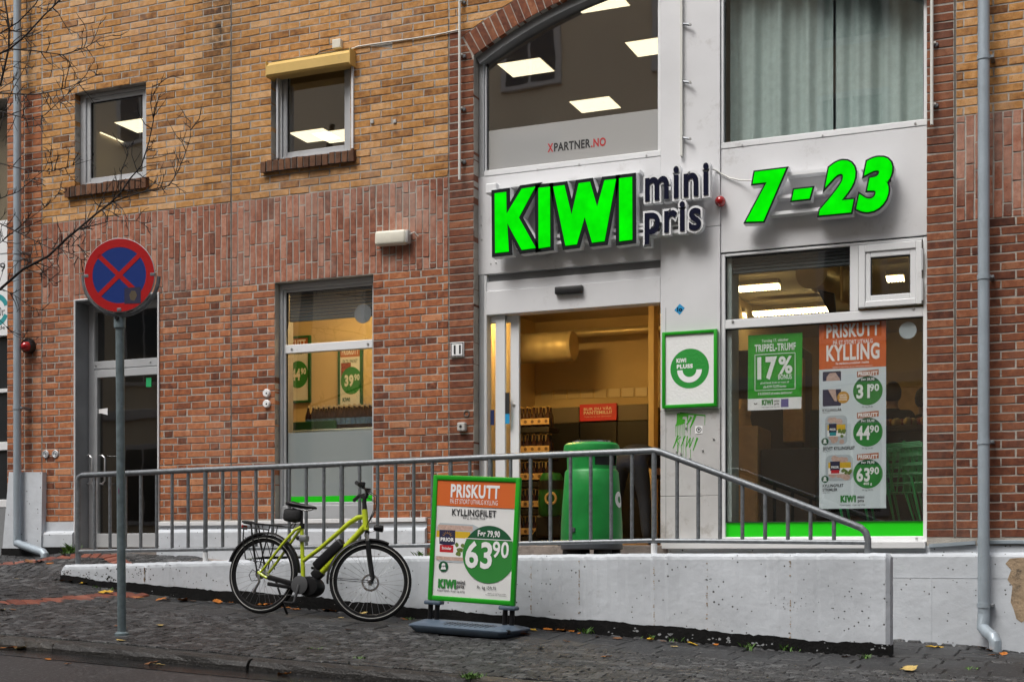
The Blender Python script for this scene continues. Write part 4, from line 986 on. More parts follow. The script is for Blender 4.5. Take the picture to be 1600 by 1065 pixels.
# ---- entrance room contents
mat('duct', (.62, .50, .28), .35, metal=.35, var=.1, vscale=3)
z = Zp(850, 543, -2.6); a, b = U(740, -2.6), U(893, -2.6)
o = thing('air_duct', 'thick round yellowish air duct above the entrance', 'duct', ((a + b) / 2, 2.6, z))
pts = [(a + (b - a) * i / 40, 2.6, z) for i in range(41)]; MB().tube(pts, [.172 + (.004 if i % 4 == 0 else 0) for i in range(41)], 24).build('tube', 'duct', o, smooth=50)
MB().tube([(b, 2.6, z), (b + .03, 2.6, z)], [.178, .165], 24).build('end_cap', 'duct', o, smooth=40)
z = Zp(960, 520, -3.1); a, b = U(800, -3.1), U(1045, -3.1); tag(MB().tube([(a, 3.1, z + .02), (b, 3.1, z + .02)], .045, 12).build('ceiling_pipe', 'duct', smooth=50), 'thin pipe running under the entrance ceiling', 'pipe')
for k in range(8):      # cream tile course over the machines
    x = 845 + k * 21; p = P(x, 617 - (x - 845) * .03, -3.39); MB().cbox(p.x + .004, p.x + .155, YB - .012, YB - .001, p.z - .055, p.z + .055, .003).build('wall_tile', 'tile_cream', entry)
mat('machine_black', (.010, .009, .009), .3); mat('machine_brown', (.10, .075, .045), .5); mat('sign_red', (.50, .012, .02), .45); mat('text_pale', (.72, .62, .5), .5); mat('wood_light', (.42, .25, .10), .55, var=.2, vscale=8)
zm1 = Zp(930, 634, -2.9)
mc = thing('bottle_return_machine', 'dark bottle return machine with brown top panel at the back of the entrance', 'machine', (U(930, -2.9), 3.1, zfl))
xs_ = [857, 905, 964, 1013]
for a, b in zip(xs_, xs_[1:]):
    ua, ub_ = U(a, -2.9), U(b, -2.9); MB().cbox(ua + .004, ub_ - .004, 2.9, YB - .01, zfl, zm1 - .19, .004).build('cabinet', 'machine_black', mc); MB().cbox(ua + .004, ub_ - .004, 2.905, YB - .01, zm1 - .186, zm1, .004).build('top_panel', 'machine_brown', mc)
sg = thing('recycling_sign', 'small red sign on the bottle return machine', 'sign', P(934, 656, -2.88)); pa, pb = P(906, 632, -2.88), P(964, 656, -2.88)
MB().cbox(pa.x, pb.x, 2.87, 2.9, pb.z, pa.z, .003).build('board', 'sign_red', sg); mb = MB()
onface(mb, 'BLIR DU VÅR', 934, 637.5, 44, 5.2, -2.868, .03); onface(mb, 'PANTEMILLI?', 934, 644, 44, 5.2, -2.868, .03); onface(mb, 'Trykk her for mer informasjon', 934, 650.5, 42, 2.4, -2.868, .0); mb.build('lettering', 'text_pale', sg)
MB().cbox(U(1013, -2.2), U(1022, -2.2), 2.2, 2.35, zfl, 3.85, .004).build('post', 'room_wall', entry)
# beer crates stacked by the door
mat('crate_black', (.012, .010, .009), .5); mat('card_tan', (.46, .30, .14), .7, var=.15, vscale=30); mat('bottle_brown', (.03, .010, .004), .12, coat=.3); mat('cap_gold', (.5, .33, .12), .35, metal=.6); mat('print_brown', (.12, .06, .03), .6)
BOT = MB().lathe([(.033, 0), (.034, .01), (.034, .12), (.014, .17), (.0125, .215), (.0135, .217), (.0135, .232), (.004, .234)], None, 8); botme = None
bu0, bu1 = U(806, -1.9), U(858, -1.9); CHt = .305
for k in range(5):
    z = zfl + .05 + k * CHt
    o = thing('beer_crate', ['beer crate on the floor inside the door, lowest of the stack', 'beer crate second from the bottom of the stack inside the door', 'middle beer crate of the stack inside the door', 'beer crate second from the top of the stack inside the door', 'topmost beer crate of the stack inside the door'][k], 'crate', ((bu0 + bu1) / 2, 2.0, z), 'beer crates stacked inside the door')
    MB().cbox(bu0, bu1, 1.9, 2.2, z, z + .06, .004).build('crate_base', 'crate_black', o)
    MB().cbox(bu0 + .002, bu1, 1.895, 1.91, z + .085, z + .155, .003).build('card_front', 'card_tan', o)
    mb = MB()
    for q in range(5):
        u = bu0 + .035 + q * (bu1 - bu0 - .07) / 4; mb.lathe([(.019, 0), (.019, .0008)], Matrix.Translation((u, 1.8945, z + .12)) @ FACE, 10)
    stuff(mb.build('card_print', 'print_brown', o))
    for q in range(5):
        for r in range(2):
            u = bu0 + .035 + q * (bu1 - bu0 - .07) / 4; y = 1.95 + r * .09
            if botme is None:
                b_ = BOT.build('bottle', 'bottle_brown', o, smooth=40); botme = b_.data; b_.parent = o
                cp_ = MB().lathe([(.0145, .222), (.0145, .236), (.006, .238)], None, 8).build('cap', 'cap_gold', o, smooth=40); capme = cp_.data
                for me in (botme, capme):
                    for v in me.vertices: v.co += Vector(o.location)
            else: b_ = bpy.data.objects.new('bottle', botme); COL.objects.link(b_); b_.parent = o; cp_ = bpy.data.objects.new('cap', capme); COL.objects.link(cp_)
            b_.location = Vector((u, y, z + .06)) - Vector(o.location); cp_.parent = b_; cp_.location = (0, 0, 0)
MB().cbox(bu0 - .05, bu1 + .2, 1.85, 2.25, zfl, zfl + .05, .004).build('pallet', 'wood_light', entry)
MB().cbox(U(880, -1.6), U(1012, -1.6), 1.6, 2.6, zfl, zfl + .05, .004).build('low_podium', 'wood_light', entry)
# green cleaning machine behind the litter bin
mat('green_dark', (.008, .10, .022), .4); mat('cream', (.55, .42, .2), .5)
c = P(859, 770, -1.7); o = thing('cleaning_machine', 'small dark green wheeled machine with black band behind the litter bin', 'machine', (c.x, 1.7, zfl))
MB().lathe([(.13, .33), (.14, .36), (.145, .5), (.13, .75), (.10, .80), (.02, .81)], Matrix.Translation((c.x, 1.75, zfl)), 16).build('body', 'green_dark', o, smooth=40)
MB().lathe([(.142, .62), (.142, .72)], Matrix.Translation((c.x, 1.75, zfl)), 16).build('band', 'black_plastic', o, smooth=40)
MB().torus(.06, .014, Matrix.Translation((c.x + .05, 1.60, zfl + .52)) @ FACE, 16, 6).build('ring', 'cream', o, smooth=60)
for du in (-.12, .13): MB().lathe([(.09, -.02), (.095, 0), (.09, .02)], Matrix.Translation((c.x + du, 1.72, zfl + .095)) @ FACE, 16).build('wheel', 'rubber', o, smooth=40)
MB().cbox(c.x - .15, c.x + .15, 1.65, 1.9, zfl + .10, zfl + .34, .02).build('chassis', 'black_plastic', o)
# lamps in the ground floor rooms
mat('lamp_warm', (.9, .8, .5), .5, emit=(1.0, .66, .22), estr=210.0); mat('lamp_nook', (.9, .8, .5), .5, emit=(1.0, .70, .30), estr=70.0); mat('lamp_tube', (.9, .85, .6), .5, emit=(1.0, .80, .42), estr=5.0)
def strip(a, b, y, z, lab, teeth=0, w_=.10, m_='lamp_tube'):
    o = thing('strip_lamp', lab, 'lamp', ((a + b) / 2, y, z), 'warm strip lamps inside the shop')
    MB().cbox(a, b, y - w_ / 2 - .01, y + w_ / 2 + .01, z, z + .05, .006).build('housing', 'room_ceiling', o)
    if teeth:
        st = (b - a) / teeth
        for k in range(teeth): MB().prism([(a + k * st, y - w_ / 2, z - .002), (a + (k + .62) * st, y - w_ / 2, z - .002), (a + (k + .95) * st, y - w_ / 2, z - .05), (a + (k + .35) * st, y - w_ / 2, z - .05)], (0, w_, 0)).build('louvre', m_, o)
    else: MB().box(a + .02, b - .02, y - w_ / 2, y + w_ / 2, z - .012, z - .002).build('diffuser', m_, o)
strip(UDL + .1, UDL + .9, 1.0, 3.78, 'warm strip lamp on the entrance ceiling behind the door header', m_='lamp_warm')
strip(U(440), U(600), .75, 4.22, 'warm strip lamp above the bottles in the tall window', m_='lamp_nook')
for (xa, ya), (xb, yb_), t, lab in (((1140, 452), (1219, 446.5), 18, 'warm louvred strip lamp, upper one in the right shop window'), ((1176, 490), (1294, 482.5), 22, 'long warm louvred strip lamp, lower one in the right shop window'), ((1130, 494), (1166, 491.5), 8, 'short warm louvred strip lamp at the left edge of the right shop window'), ((1386, 437), (1412, 432), 6, 'warm louvred strip lamp inside the small casement')):
    u0, y0_ = ceil_pt(xa, ya, 3.78); u1, y1_ = ceil_pt(xb, yb_, 3.78); strip(u0, u1, (y0_ + y1_) / 2, 3.80, lab, t)
strip(UDR + 1.5, UDR + 3.5, 4.6, 3.85, 'warm strip lamp far back in the shop'); strip(U(130), U(200), 1.7, 3.5, 'cool strip lamp behind the side door', m_=mat('lamp_cool', (.9, .9, .8), .5, emit=(1, .93, .75), estr=7.0).name)
# duct, monitor and shelves in the shop
z = Zp(1290, 437, -1.6); o = thing('air_duct', 'round air duct under the shop ceiling behind the right window', 'duct', (U(1290, -1.6), 1.6, z))
pa, pb = P(1268, 425, -1.3), P(1330, 452, -2.4); MB().tube([pa + (pb - pa) * (i / 16) for i in range(17)], [.16 + (.005 if i % 3 == 0 else 0) for i in range(17)], 20).build('tube', 'duct', o, smooth=50)
tag(MB().tube([P(1316, 400, -1.2), P(1316, 470, -1.2)], .018, 8).build('hanger_pole', 'duct', smooth=50), 'thin pole holding the tilted screen in the shop', 'pole')
o = thing('hanging_screen', 'dark screen tilted down from the shop ceiling', 'screen', P(1295, 470, -1.2)); q = [P(1277, 452, -1.2), P(1296, 489, -1.2), P(1306, 489, -1.2), P(1303, 458, -1.2)]; MB().prism(q, (0, .05, 0)).build('case', 'black_plastic', o); q2 = [P(1280, 455, -1.19), P(1298, 488, -1.19), P(1305, 488, -1.19), P(1302, 459, -1.19)]; MB().prism(q2, (0, .012, 0)).build('back_plate', 'machine_brown', o)
# ---- window room: posters on the back wall and bottles on a counter
mat('paper', (.72, .72, .71), .6, var=.03, vscale=5); mat('orange', (.62, .125, .02), .5); mat('green_print', (.025, .22, .035), .5); mat('green_deep', (.006, .085, .030), .5); mat('green_frame', (.012, .30, .012), .3); mat('white_print', (.80, .80, .80), .5)
cz_ = Zp(500, 672, -.75)
ctr = MB().cbox(U(425, -.6), U(600, -.6), .62, 1.1, zfl, cz_, .01).build('counter', 'reveal_grey'); tag(ctr, 'grey counter behind the frosted pane of the tall window', 'counter')
bm_ = None
mat('cola', (.03, .008, .004), .12, coat=.3); mat('label_blue', (.12, .22, .32), .5, var=.5, vscale=40); mat('cap_cream', (.6, .5, .33), .4)
for r in range(2):
    for k in range(15):
        x = 484 + k * 8.0 + r * 4; u = U(x, -.75); y = .72 + r * .11
        o = thing('soda_bottle', 'dark soda bottle on the window counter, %s row, %s from the left' % (('front', 'back')[r], ORD[k]), 'bottle', (u, y, cz_), 'soda bottles on the window counter')
        zb_ = cz_ + .12
        if bm_ is None:
            b1 = MB().lathe([(.034, 0), (.036, .02), (.036, .14), (.030, .17), (.013, .22), (.012, .25)], Matrix.Translation((u, y, cz_)), 10).build('glass', 'cola', o, smooth=50)
            b2 = MB().lathe([(.014, .245), (.014, .268), (.006, .27)], Matrix.Translation((u, y, cz_)), 10).build('cap', 'cap_cream', o, smooth=40); b3 = MB().lathe([(.0367, .05), (.0367, .12)], Matrix.Translation((u, y, cz_)), 10, cap=False).build('paper_label', 'label_blue', o, smooth=60); bm_ = (b1, b2, b3)
        else:
            for q in bm_: c_ = q.copy(); COL.objects.link(c_); c_.parent = o
for k, (xa, xb) in enumerate(((452, 488), (489, 522))):
    o = tag(MB().cbox(U(xa, -.62), U(xb, -.62), .635, .68, cz_ + .001, cz_ + .09, .006).build('green_crate', 'green_dark'), ['dark green crate at the left end of the window counter', 'green crate in front of the soda bottles'][k], 'crate')
# ================================================================ SIGNS ON THE FRONT
mat('sign_green', (.0, .03, .0), .9, emit=(.0, 1.0, .0), estr=.60, spec=.05); mat('sign_body', (.72, .73, .74), .4, dirt=((.5, .5, .48), 7, .6, .4)); mat('sign_black', (.006, .008, .010), .6, spec=.15); mat('sign_navy', (.004, .005, .020), .7, spec=.1)
def hot(m):
    n = m.node_tree.nodes; L = m.node_tree.links; b = n['Principled BSDF']; geo = n.new('ShaderNodeNewGeometry'); t = n.new('ShaderNodeTexNoise'); t.inputs['Scale'].default_value = 7; L.new(geo.outputs['Position'], t.inputs['Vector'])
    r = n.new('ShaderNodeMapRange'); r.inputs[1].default_value = .3; r.inputs[2].default_value = .7; r.inputs[3].default_value = .50; r.inputs[4].default_value = .68; L.new(t.outputs['Fac'], r.inputs[0]); L.new(r.outputs[0], b.inputs['Emission Strength'])
hot(MATS['sign_green'])
DS = .06     # face of the letters, in front of the wall
def lay(mesh_args, mb, p, z):
    me = curve_mesh(**mesh_args); mb.frommesh(me, Matrix.Translation(p) @ FACE @ Matrix.Translation((0, 0, z))); bpy.data.meshes.remove(me)
def c3(pts, k=2.476, ox=720, oy=0): return [(ox + x / k, oy + y / k) for x, y in pts]
kz = thing('shop_sign', 'big illuminated green KIWI letters with mini pris on the white fascia', 'sign', P(930, 340, DS))
KL = {'K': [(131, 748), (177, 742), (178, 826), (236, 730), (290, 722), (226, 842), (292, 960), (236, 968), (181, 866), (187, 974), (133, 980)], 'I': [(300, 727), (346, 722), (347, 955), (301, 962)],
      'W': [(357, 722), (402, 716), (429, 828), (456, 709), (501, 703), (528, 798), (556, 697), (602, 692), (557, 934), (508, 940), (480, 842), (450, 946), (405, 952)], 'I2': [(612, 690), (664, 684), (665, 928), (613, 935)]}
base = Vector((kz.location.x, 0, kz.location.z))
def topoly(pts, d): return [(P(x, y, d).x - base.x, P(x, y, d).z - base.z) for x, y in c3(pts)]
polys = {k: topoly(v, DS) for k, v in KL.items()}
def ccw(pl_):
    a = sum(pl_[i][0] * pl_[(i + 1) % len(pl_)][1] - pl_[(i + 1) % len(pl_)][0] * pl_[i][1] for i in range(len(pl_))); return pl_ if a > 0 else pl_[::-1]
wb_, bb_, gb_ = MB(), MB(), MB()
for k, pl_ in polys.items():
    pl_ = ccw(pl_); lp = part('letter', kz, (base.x + pl_[0][0], -DS, base.z))
    m1 = MB(); lay(dict(polys=[pl_], offset=.036, extrude=.05), m1, (base.x, -DS, base.z), -.055); m1.build('letter_case', 'sign_body', lp)
    m1 = MB(); lay(dict(polys=[pl_], offset=.034, extrude=.003), m1, (base.x, -DS, base.z), -.002); m1.build('letter_rim', 'sign_black', lp)
    m1 = MB(); lay(dict(polys=[pl_], offset=-.002, extrude=.002), m1, (base.x, -DS, base.z), .0045); m1.build('letter_face', 'sign_green', lp)
def fit_text(text, x, y, wpx, hpx, d, offset, extrude, mb, z, shear=0.0, bold=.0, px=None):
    """raised lettering, its plain outline fitted to wpx x hpx, then grown by offset metres"""
    p = P(x, y, d); w_, h_ = wpx / H(x, d), hpx / S(x, d)
    me0 = curve_mesh(text=text, offset=bold, shear=shear, res=5, spacing=1.14); xs = [v.co.x for v in me0.vertices]; ys = [v.co.y for v in me0.vertices]; bpy.data.meshes.remove(me0)
    sx, sy = w_ / (max(xs) - min(xs)), h_ / (max(ys) - min(ys)); cx, cy = (max(xs) + min(xs)) / 2, (max(ys) + min(ys)) / 2
    me = curve_mesh(text=text, offset=bold + offset / ((sx + sy) / 2), extrude=extrude, shear=shear, res=5, spacing=1.14)
    mb.frommesh(me, Matrix.Translation(p) @ FACE @ Matrix.Translation((0, 0, z)) @ Matrix.Diagonal((sx, sy, 1, 1)) @ Matrix.Translation((-cx, -cy, 0))); bpy.data.meshes.remove(me)
for t, x, y, w_, h_ in (('mini', 1057, 284.5, 99, 50), ('pris', 1051, 347, 88, 62)):
    m1 = MB(); fit_text(t, x, y, w_, h_, DS, .020, .04, m1, -.045, bold=.022); m1.build('letter_case', 'sign_body', kz)
    m1 = MB(); fit_text(t, x, y, w_, h_, DS, .0, .003, m1, .001, bold=.022); m1.build('letter_face', 'sign_navy', kz)
mb = MB()
for ya, yb_, xa, xb in ((293, 291, 768, 1000), (386, 381, 790, 1080), (305, 303, 995, 1095), (352, 350, 995, 1090), (368, 366, 870, 1070)):
    p = P(xa, ya, 0.0); q = P(xb, ya, 0.0); mb.box(p.x, q.x, -.005, .115, p.z - .02, p.z + .012)
p = P(767, 295, .02); mb.cbox(p.x - .05, p.x + .07, -.04, .11, p.z - .05, p.z + .05, .01); mb.build('sign_rail', 'sign_body', kz)
oz = thing('opening_hours_sign', 'green raised numerals 7 - 23 on the white fascia', 'sign', P(1280, 300, DS))
def c4(pts): return c3(pts, 2.535, 1110, 0)
seven = [(176, 682), (300, 667), (210, 876), (141, 878), (224, 722), (168, 728)]
dash = [(332, 752), (404, 744), (392, 787), (323, 794)]
for nm, poly_ in (('7', seven), ('-', dash)):
    b0 = Vector((oz.location.x, 0, oz.location.z)); pl_ = ccw([(P(x, y, DS).x - b0.x, P(x, y, DS).z - b0.z) for x, y in c4(poly_)])
    for off, ex, z, m_, pn in ((.016, .055, -.06, 'sign_body', 'numeral_case'), (.015, .003, -.002, 'sign_black', 'numeral_rim'), (.0, .002, .0045, 'sign_green', 'numeral_face')):
        m1 = MB(); lay(dict(polys=[pl_], offset=off, extrude=ex), m1, (b0.x, -DS, b0.z), z); m1.build(pn, m_, oz)
for t, x, y, w_, h_ in (('2', 1308, 293, 57, 82), ('3', 1366, 288.5, 56, 84)):
    for off, ex, z, m_, pn in ((.016, .055, -.06, 'sign_body', 'numeral_case'), (.015, .003, -.002, 'sign_black', 'numeral_rim'), (.0, .002, .0045, 'sign_green', 'numeral_face')):
        m1 = MB(); fit_text(t, x, y, w_, h_, DS, off, ex, m1, z, shear=.22, bold=.05); m1.build(pn, m_, oz)
mb = MB()
for xa, ya, xb in ((1228, 272, 1290), (1212, 308, 1300), (1200, 334, 1345), (1345, 262, 1350)):
    p = P(xa, ya, 0); q = P(xb, ya, 0); mb.box(p.x, q.x, -.004, .117, p.z - .018, p.z + .012)
mb.build('sign_rail', 'sign_body', oz)
# cable between the signs
tag(MB().tube([P(1106, 262, .0), P(1118, 266, -.09), P(1128, 272, -.1), P(1140, 278, -.10), P(1155, 281.5, -.09), P(1175, 282, -.02)], .007, 6).build('sign_cable', 'cable_white', smooth=60), 'thin white cable looping between the two lit signs', 'cable')
# green poster frame on the column
def PF(x, y, d=.0): return P(x, y, d)
kd = -.055
kp_ = thing('loyalty_sign', 'white poster board in green snap frame with smiling green disc', 'sign', P(1078, 637, kd))
x0, x1 = U(1034.5, kd), U(1120.5, kd); z1, z0 = Zp(1034.5, 519, kd), Zp(1034.5, 638, kd)
mat('poster_white', (.76, .77, .76), .5, bump=.35, bscale=45)
MB().box(x0 + .01, x1 - .01, .062, .10, z0 + .01, z1 - .01).build('board', 'poster_white', kp_)
def frame4(parent, x0, x1, z0, z1, y0, y1, w_, m_, nm='frame'):
    for a, b, c, d in ((x0, x0 + w_, z0, z1), (x1 - w_, x1, z0, z1)): MB().cbox(a, b, y0, y1, c, d, .007, 2).build(nm, m_, parent, smooth=40)
    for c, d in ((z0, z0 + w_), (z1 - w_, z1)): MB().cbox(x0 + w_ * .8, x1 - w_ * .8, y0 + .001, y1, c, d, .007, 2).build(nm, m_, parent, smooth=40)
frame4(kp_, x0, x1, z0, z1, .045, .10, .032, 'green_frame')
mat('green_disc', (.012, .27, .03), .5, bump=.35, bscale=45)
def disc(mb, c, r, n=40): mb.poly([(c.x + r * math.cos(2 * math.pi * i / n), c.y, c.z + r * math.sin(2 * math.pi * i / n)) for i in range(n)])
def arcband(mb, c, r0, r1, a0, a1, n=20):
    mb.poly([(c.x + r1 * math.cos(a0 + (a1 - a0) * i / n), c.y, c.z + r1 * math.sin(a0 + (a1 - a0) * i / n)) for i in range(n + 1)] + [(c.x + r0 * math.cos(a0 + (a1 - a0) * i / n), c.y, c.z + r0 * math.sin(a0 + (a1 - a0) * i / n)) for i in range(n, -1, -1)])
c = P(1077.5, 575.5, -.0610); mb = MB(); disc(mb, c, 31.2 / S(1077, 0)); mb.build('disc', 'green_disc', kp_)
mb = MB(); onface(mb, 'KIWI', 1064.5, 563, 15, 6.6, -.0600, .05); onface(mb, 'PLUSS', 1070, 572, 25, 6.6, -.0600, .05); cc = P(1077.3, 577.5, -.0600); k = S(1077, 0)
arcband(mb, cc, 11.2 / k, 20 / k, math.pi * 1.0, math.pi * 2.0); mb.build('emblem', 'white_print', kp_)
# stickers and paint on the column
mb = MB(); q = [P(1062, 474.5, -.098), P(1070, 481, -.098), P(1062, 491.5, -.098), P(1053.5, 484.5, -.098)]; o = thing('blue_sticker', 'small blue diamond sticker on the white column', 'sticker', P(1062, 483, -.098)); mb.prism(q, (0, .0015, 0)); mb.build('sheet', 'sticker_blue', o)
mb = MB(); onface(mb, 'lo', 1062, 483, 8, 7, -.0972, .05); mb.build('print', 'sign_navy', o)
o = thing('round_badge_sticker', 'small white square sticker with dark round emblem beside the graffiti', 'sticker', P(1092, 676, -.098)); p = P(1092, 671, -.098); MB().box(p.x - .035, p.x + .035, .0965, .098, p.z - .035, p.z + .035).build('sheet', 'sticker_white', o)
mb = MB(); arcband(mb, Vector((p.x, .0958, p.z)), .018, .026, 0, 6.28); disc(mb, Vector((p.x, .0957, p.z + .002)), .011, 8); mb.build('print', 'print_black', o)
mat('spray_green', (.05, .33, .015), .45)
gf = thing('graffiti', 'dripping green sprayed scrawl reading FY KIWI on the column', 'graffiti', P(1070, 690, -.098)); mb = MB()
def c6(x, y): return 1020 + x / 4.843, 500 + y / 4.841
def stroke(pts, w0, w1=None):
    w1 = w1 or w0; pp = [P(*c6(x, y), -.0985) for x, y in pts]; k = len(pp); L_, R_ = [], []
    for i, p in enumerate(pp):
        t = (pp[min(i + 1, k - 1)] - pp[max(i - 1, 0)]).normalized(); nn = Vector((-t.z, 0, t.x)); w_ = (w0 + (w1 - w0) * i / max(1, k - 1)) / 4.84 / 160 / 2
        L_.append(p + nn * w_); R_.append(p - nn * w_)
    o_ = len(mb.v); yy = Vector((0, -.0001 * R.random(), 0))
    for i in range(k - 1): mb.quad(L_[i] + yy, L_[i + 1] + yy, R_[i + 1] + yy, R_[i] + yy)
stroke([(205, 703), (300, 712), (398, 720)], 14, 8); stroke([(395, 720), (392, 795)], 5, 2); stroke([(195, 705), (190, 760), (178, 800)], 26, 8); stroke([(190, 715), (270, 722)], 26, 12); stroke([(185, 760), (245, 758)], 34, 18); stroke([(215, 725), (212, 790)], 26, 8); stroke([(185, 785), (240, 775)], 22, 10)
stroke([(292, 730), (270, 770), (255, 790)], 16, 8); stroke([(322, 718), (300, 775), (283, 812)], 20, 8); stroke([(262, 725), (265, 770)], 12, 5)
stroke([(190, 870), (170, 930), (152, 968)], 12, 6); stroke([(172, 915), (215, 880)], 8, 4); stroke([(180, 905), (200, 945)], 9, 5); stroke([(245, 872), (225, 925), (215, 950)], 10, 6);  stroke([(262, 875), (250, 960)], 9, 5); stroke([(252, 958), (282, 890)], 6); stroke([(284, 885), (276, 965)], 8, 5); stroke([(278, 963), (308, 885)], 6); stroke([(338, 888), (322, 935), (304, 985)], 14, 7)
for x, a, b in ((173, 790, 880), (185, 795, 1020), (198, 790, 960), (212, 790, 900), (228, 785, 1050), (240, 770, 880), (262, 785, 850), (250, 960, 1060), (284, 975, 1065), (215, 945, 1035), (190, 940, 1000), (283, 810, 875)): stroke([(x, a), (x + 1, (a + b) / 2), (x, b)], 4.5, 2)
mb.build('paint', 'spray_green', gf, recalc=False)
# red round alarm lamp, house number, small boxes
mat('red_glass', (.35, .008, .01), .2, coat=.5); mat('box_cream', (.66, .63, .53), .5, var=.05, vscale=20); mat('box_grey', (.42, .41, .39), .6)
p = P(1126, 315, -.08); o = thing('alarm_lamp', 'small round red lamp between the two lit signs', 'lamp', p); MB().lathe([(.045, -.02), (.048, 0), (.046, .035), (.030, .06), (.006, .068)], Matrix.Translation(p) @ FACE, 20).build('dome', 'red_glass', o, smooth=50)
p = P(44, 541, .02); o = thing('alarm_bell', 'dark round wall alarm with red lens beside the left drainpipe', 'alarm', p); c = P(47, 541, .0)
MB().lathe([(.085, -.01), (.088, .05), (.07, .075)], Matrix.Translation(P(47, 541, .0)) @ FACE, 20).build('housing', 'machine_black', o, smooth=40); MB().lathe([(.055, .0), (.052, .03), (.035, .06), (.005, .07)], Matrix.Translation(P(42, 541, .07)) @ FACE, 18).build('lens', 'red_glass', o, smooth=50)
p = P(714.5, 546, .008); o = thing('house_number_plate', 'white enamel house number plate reading 11', 'sign', p); w_, h_ = 10.5 / H(714), 11.5 / S(714)
MB().cbox(p.x - w_, p.x + w_, -.014, .004, p.z - h_, p.z + h_, .004).build('plate', 'sticker_white', o); mb = MB()
for a, b, c, d in ((-w_, w_, h_ * .86, h_ * .98), (-w_, w_, -h_ * .98, -h_ * .86), (-w_, -w_ * .86, -h_, h_), (w_ * .86, w_, -h_, h_)): mb.box(p.x + a * .93, p.x + b * .93, -.0150, -.0142, p.z + c * .93, p.z + d * .93)
onface(mb, '11', 714.5, 546, 11, 14, .0152, .05); mb.build('number', 'print_black', o)
p = P(614, 372, .05); o = thing('wall_lamp', 'cream oblong bulkhead lamp on the upright red bricks', 'lamp', p)
w_ = 26 / H(614); h_ = 11.5 / S(614); MM = Matrix.Translation(p) @ Matrix.Rotation(math.radians(1.5), 4, 'Y')
m1 = MB(); m1.cbox(-w_, w_ * .86, -.05, .05, -h_, h_, .03, 3, MM); m1.build('cover', 'box_cream', o, smooth=40); m1 = MB(); m1.cbox(w_ * .80, w_, -.04, .05, -h_ * .9, h_ * .95, .02, 2, MM); m1.build('end_cap', 'box_grey', o, smooth=40)
MB().tube([p + Vector((w_, 0, .02)), p + Vector((w_ + .05, 0, .04)), p + Vector((w_ + .08, .03, .0))], .007, 6).build('cable', 'cable_white', o, smooth=60)
for x, y, lab in ((417.5, 614, 'upper of two round white sockets beside the tall window'), (417.5, 630.5, 'lower of two round white sockets beside the tall window')):
    p = P(x, y, .0); o = thing('wall_socket', lab, 'socket', p, 'round sockets beside the tall window'); MB().lathe([(.042, -.01), (.042, .02), (.035, .03)], Matrix.Translation(p) @ FACE, 18).build('cover', 'sticker_white', o, smooth=40); MB().lathe([(.010, .0), (.010, .032)], Matrix.Translation(p + Vector((.01, 0, -.005))) @ FACE, 8).build('hole', 'seal_black', o)
for x, lab in ((72, 'left of two small round wall vents by the left pipe'), (87, 'right of two small round wall vents by the left pipe')):
    p = P(x, 709, .0); o = thing('wall_vent', lab, 'vent', p, 'round vents in the lower left brickwork'); MB().torus(.036, .010, Matrix.Translation(p + Vector((0, -.006, 0))) @ FACE, 20, 8).build('rim', 'alu', o, smooth=50); MB().torus(.016, .008, Matrix.Translation(p + Vector((0, -.006, 0))) @ FACE, 16, 8).build('core', 'alu', o, smooth=50); MB().lathe([(.04, -.01), (.04, .002)], Matrix.Translation(p) @ FACE, 18).build('recess', 'seal_black', o)
p = P(721, 666, .03); o = thing('bell_box', 'small broken grey box on the brick pier below the house number', 'box', p); MB().cbox(p.x - .04, p.x + .045, -.05, .01, p.z - .045, p.z + .04, .008).build('case', 'box_grey', o); MB().lathe([(.014, 0), (.014, .004)], Matrix.Translation((p.x, -.05, p.z)) @ FACE, 10).build('lock', 'seal_black', o); MB().torus(.028, .006, Matrix.Translation(P(729, 646, .004)) @ FACE, 14, 6).build('old_fixing', 'mortar_dark', o)
p = P(527.5, 69.5, .02); o = thing('junction_box', 'small cream junction box above the yellow blind box', 'box', p); MB().cbox(p.x - .05, p.x + .05, -.05, .004, p.z - .047, p.z + .047, .008, 2).build('case', 'box_cream', o)
tag(MB().tube([P(521, 76, .03), P(510, 78, .02), P(500, 81, .02), P(493, 86, .04)], .006, 6).build('wire', 'seal_black', smooth=60), 'short black wire from the cream junction box', 'wire')
tag(MB().tube([P(546, 78, .012), P(560, 73, .012), P(600, 67, .012), P(650, 60, .012), P(690, 53, .012), P(717, 47, .012)], .008, 6).build('wall_cable', 'cable_white', smooth=60), 'thin white cable across the yellow brick to the conduit', 'cable')
for x, y1_, lab, ys_ in ((718, 281, 'thin white conduit down the left brick pier', (4, 88, 171, 253)), (1456, 195, 'thin white conduit down the right brick pier', (70, 165))):
    a, b = P(x, y1_, .05), P(x, -130, .05); o = thing('conduit', lab, 'pipe', a); MB().tube([a, b], .014, 8).build('tube', 'cable_white', o, smooth=60)
    for y in ys_: MB().lathe([(.02, -.06), (.02, .0), (.014, .01)], Matrix.Translation(P(x + 7, y, .012)) @ FACE, 10).build('stud', 'galv', o, smooth=40); MB().cbox(a.x - .008, U(x + 7), -.045, .004, Zp(x, y) - .008, Zp(x, y) + .008, .002).build('clip', 'cable_white', o)
a, b = P(1065, 244, -.07), P(1065, -120, -.07); o = thing('conduit', 'thin white trunking down the clad column', 'pipe', a); MB().cbox(a.x - .014, a.x + .010, .06, .10, a.z, b.z, .003).build('tube', 'cable_white', o)
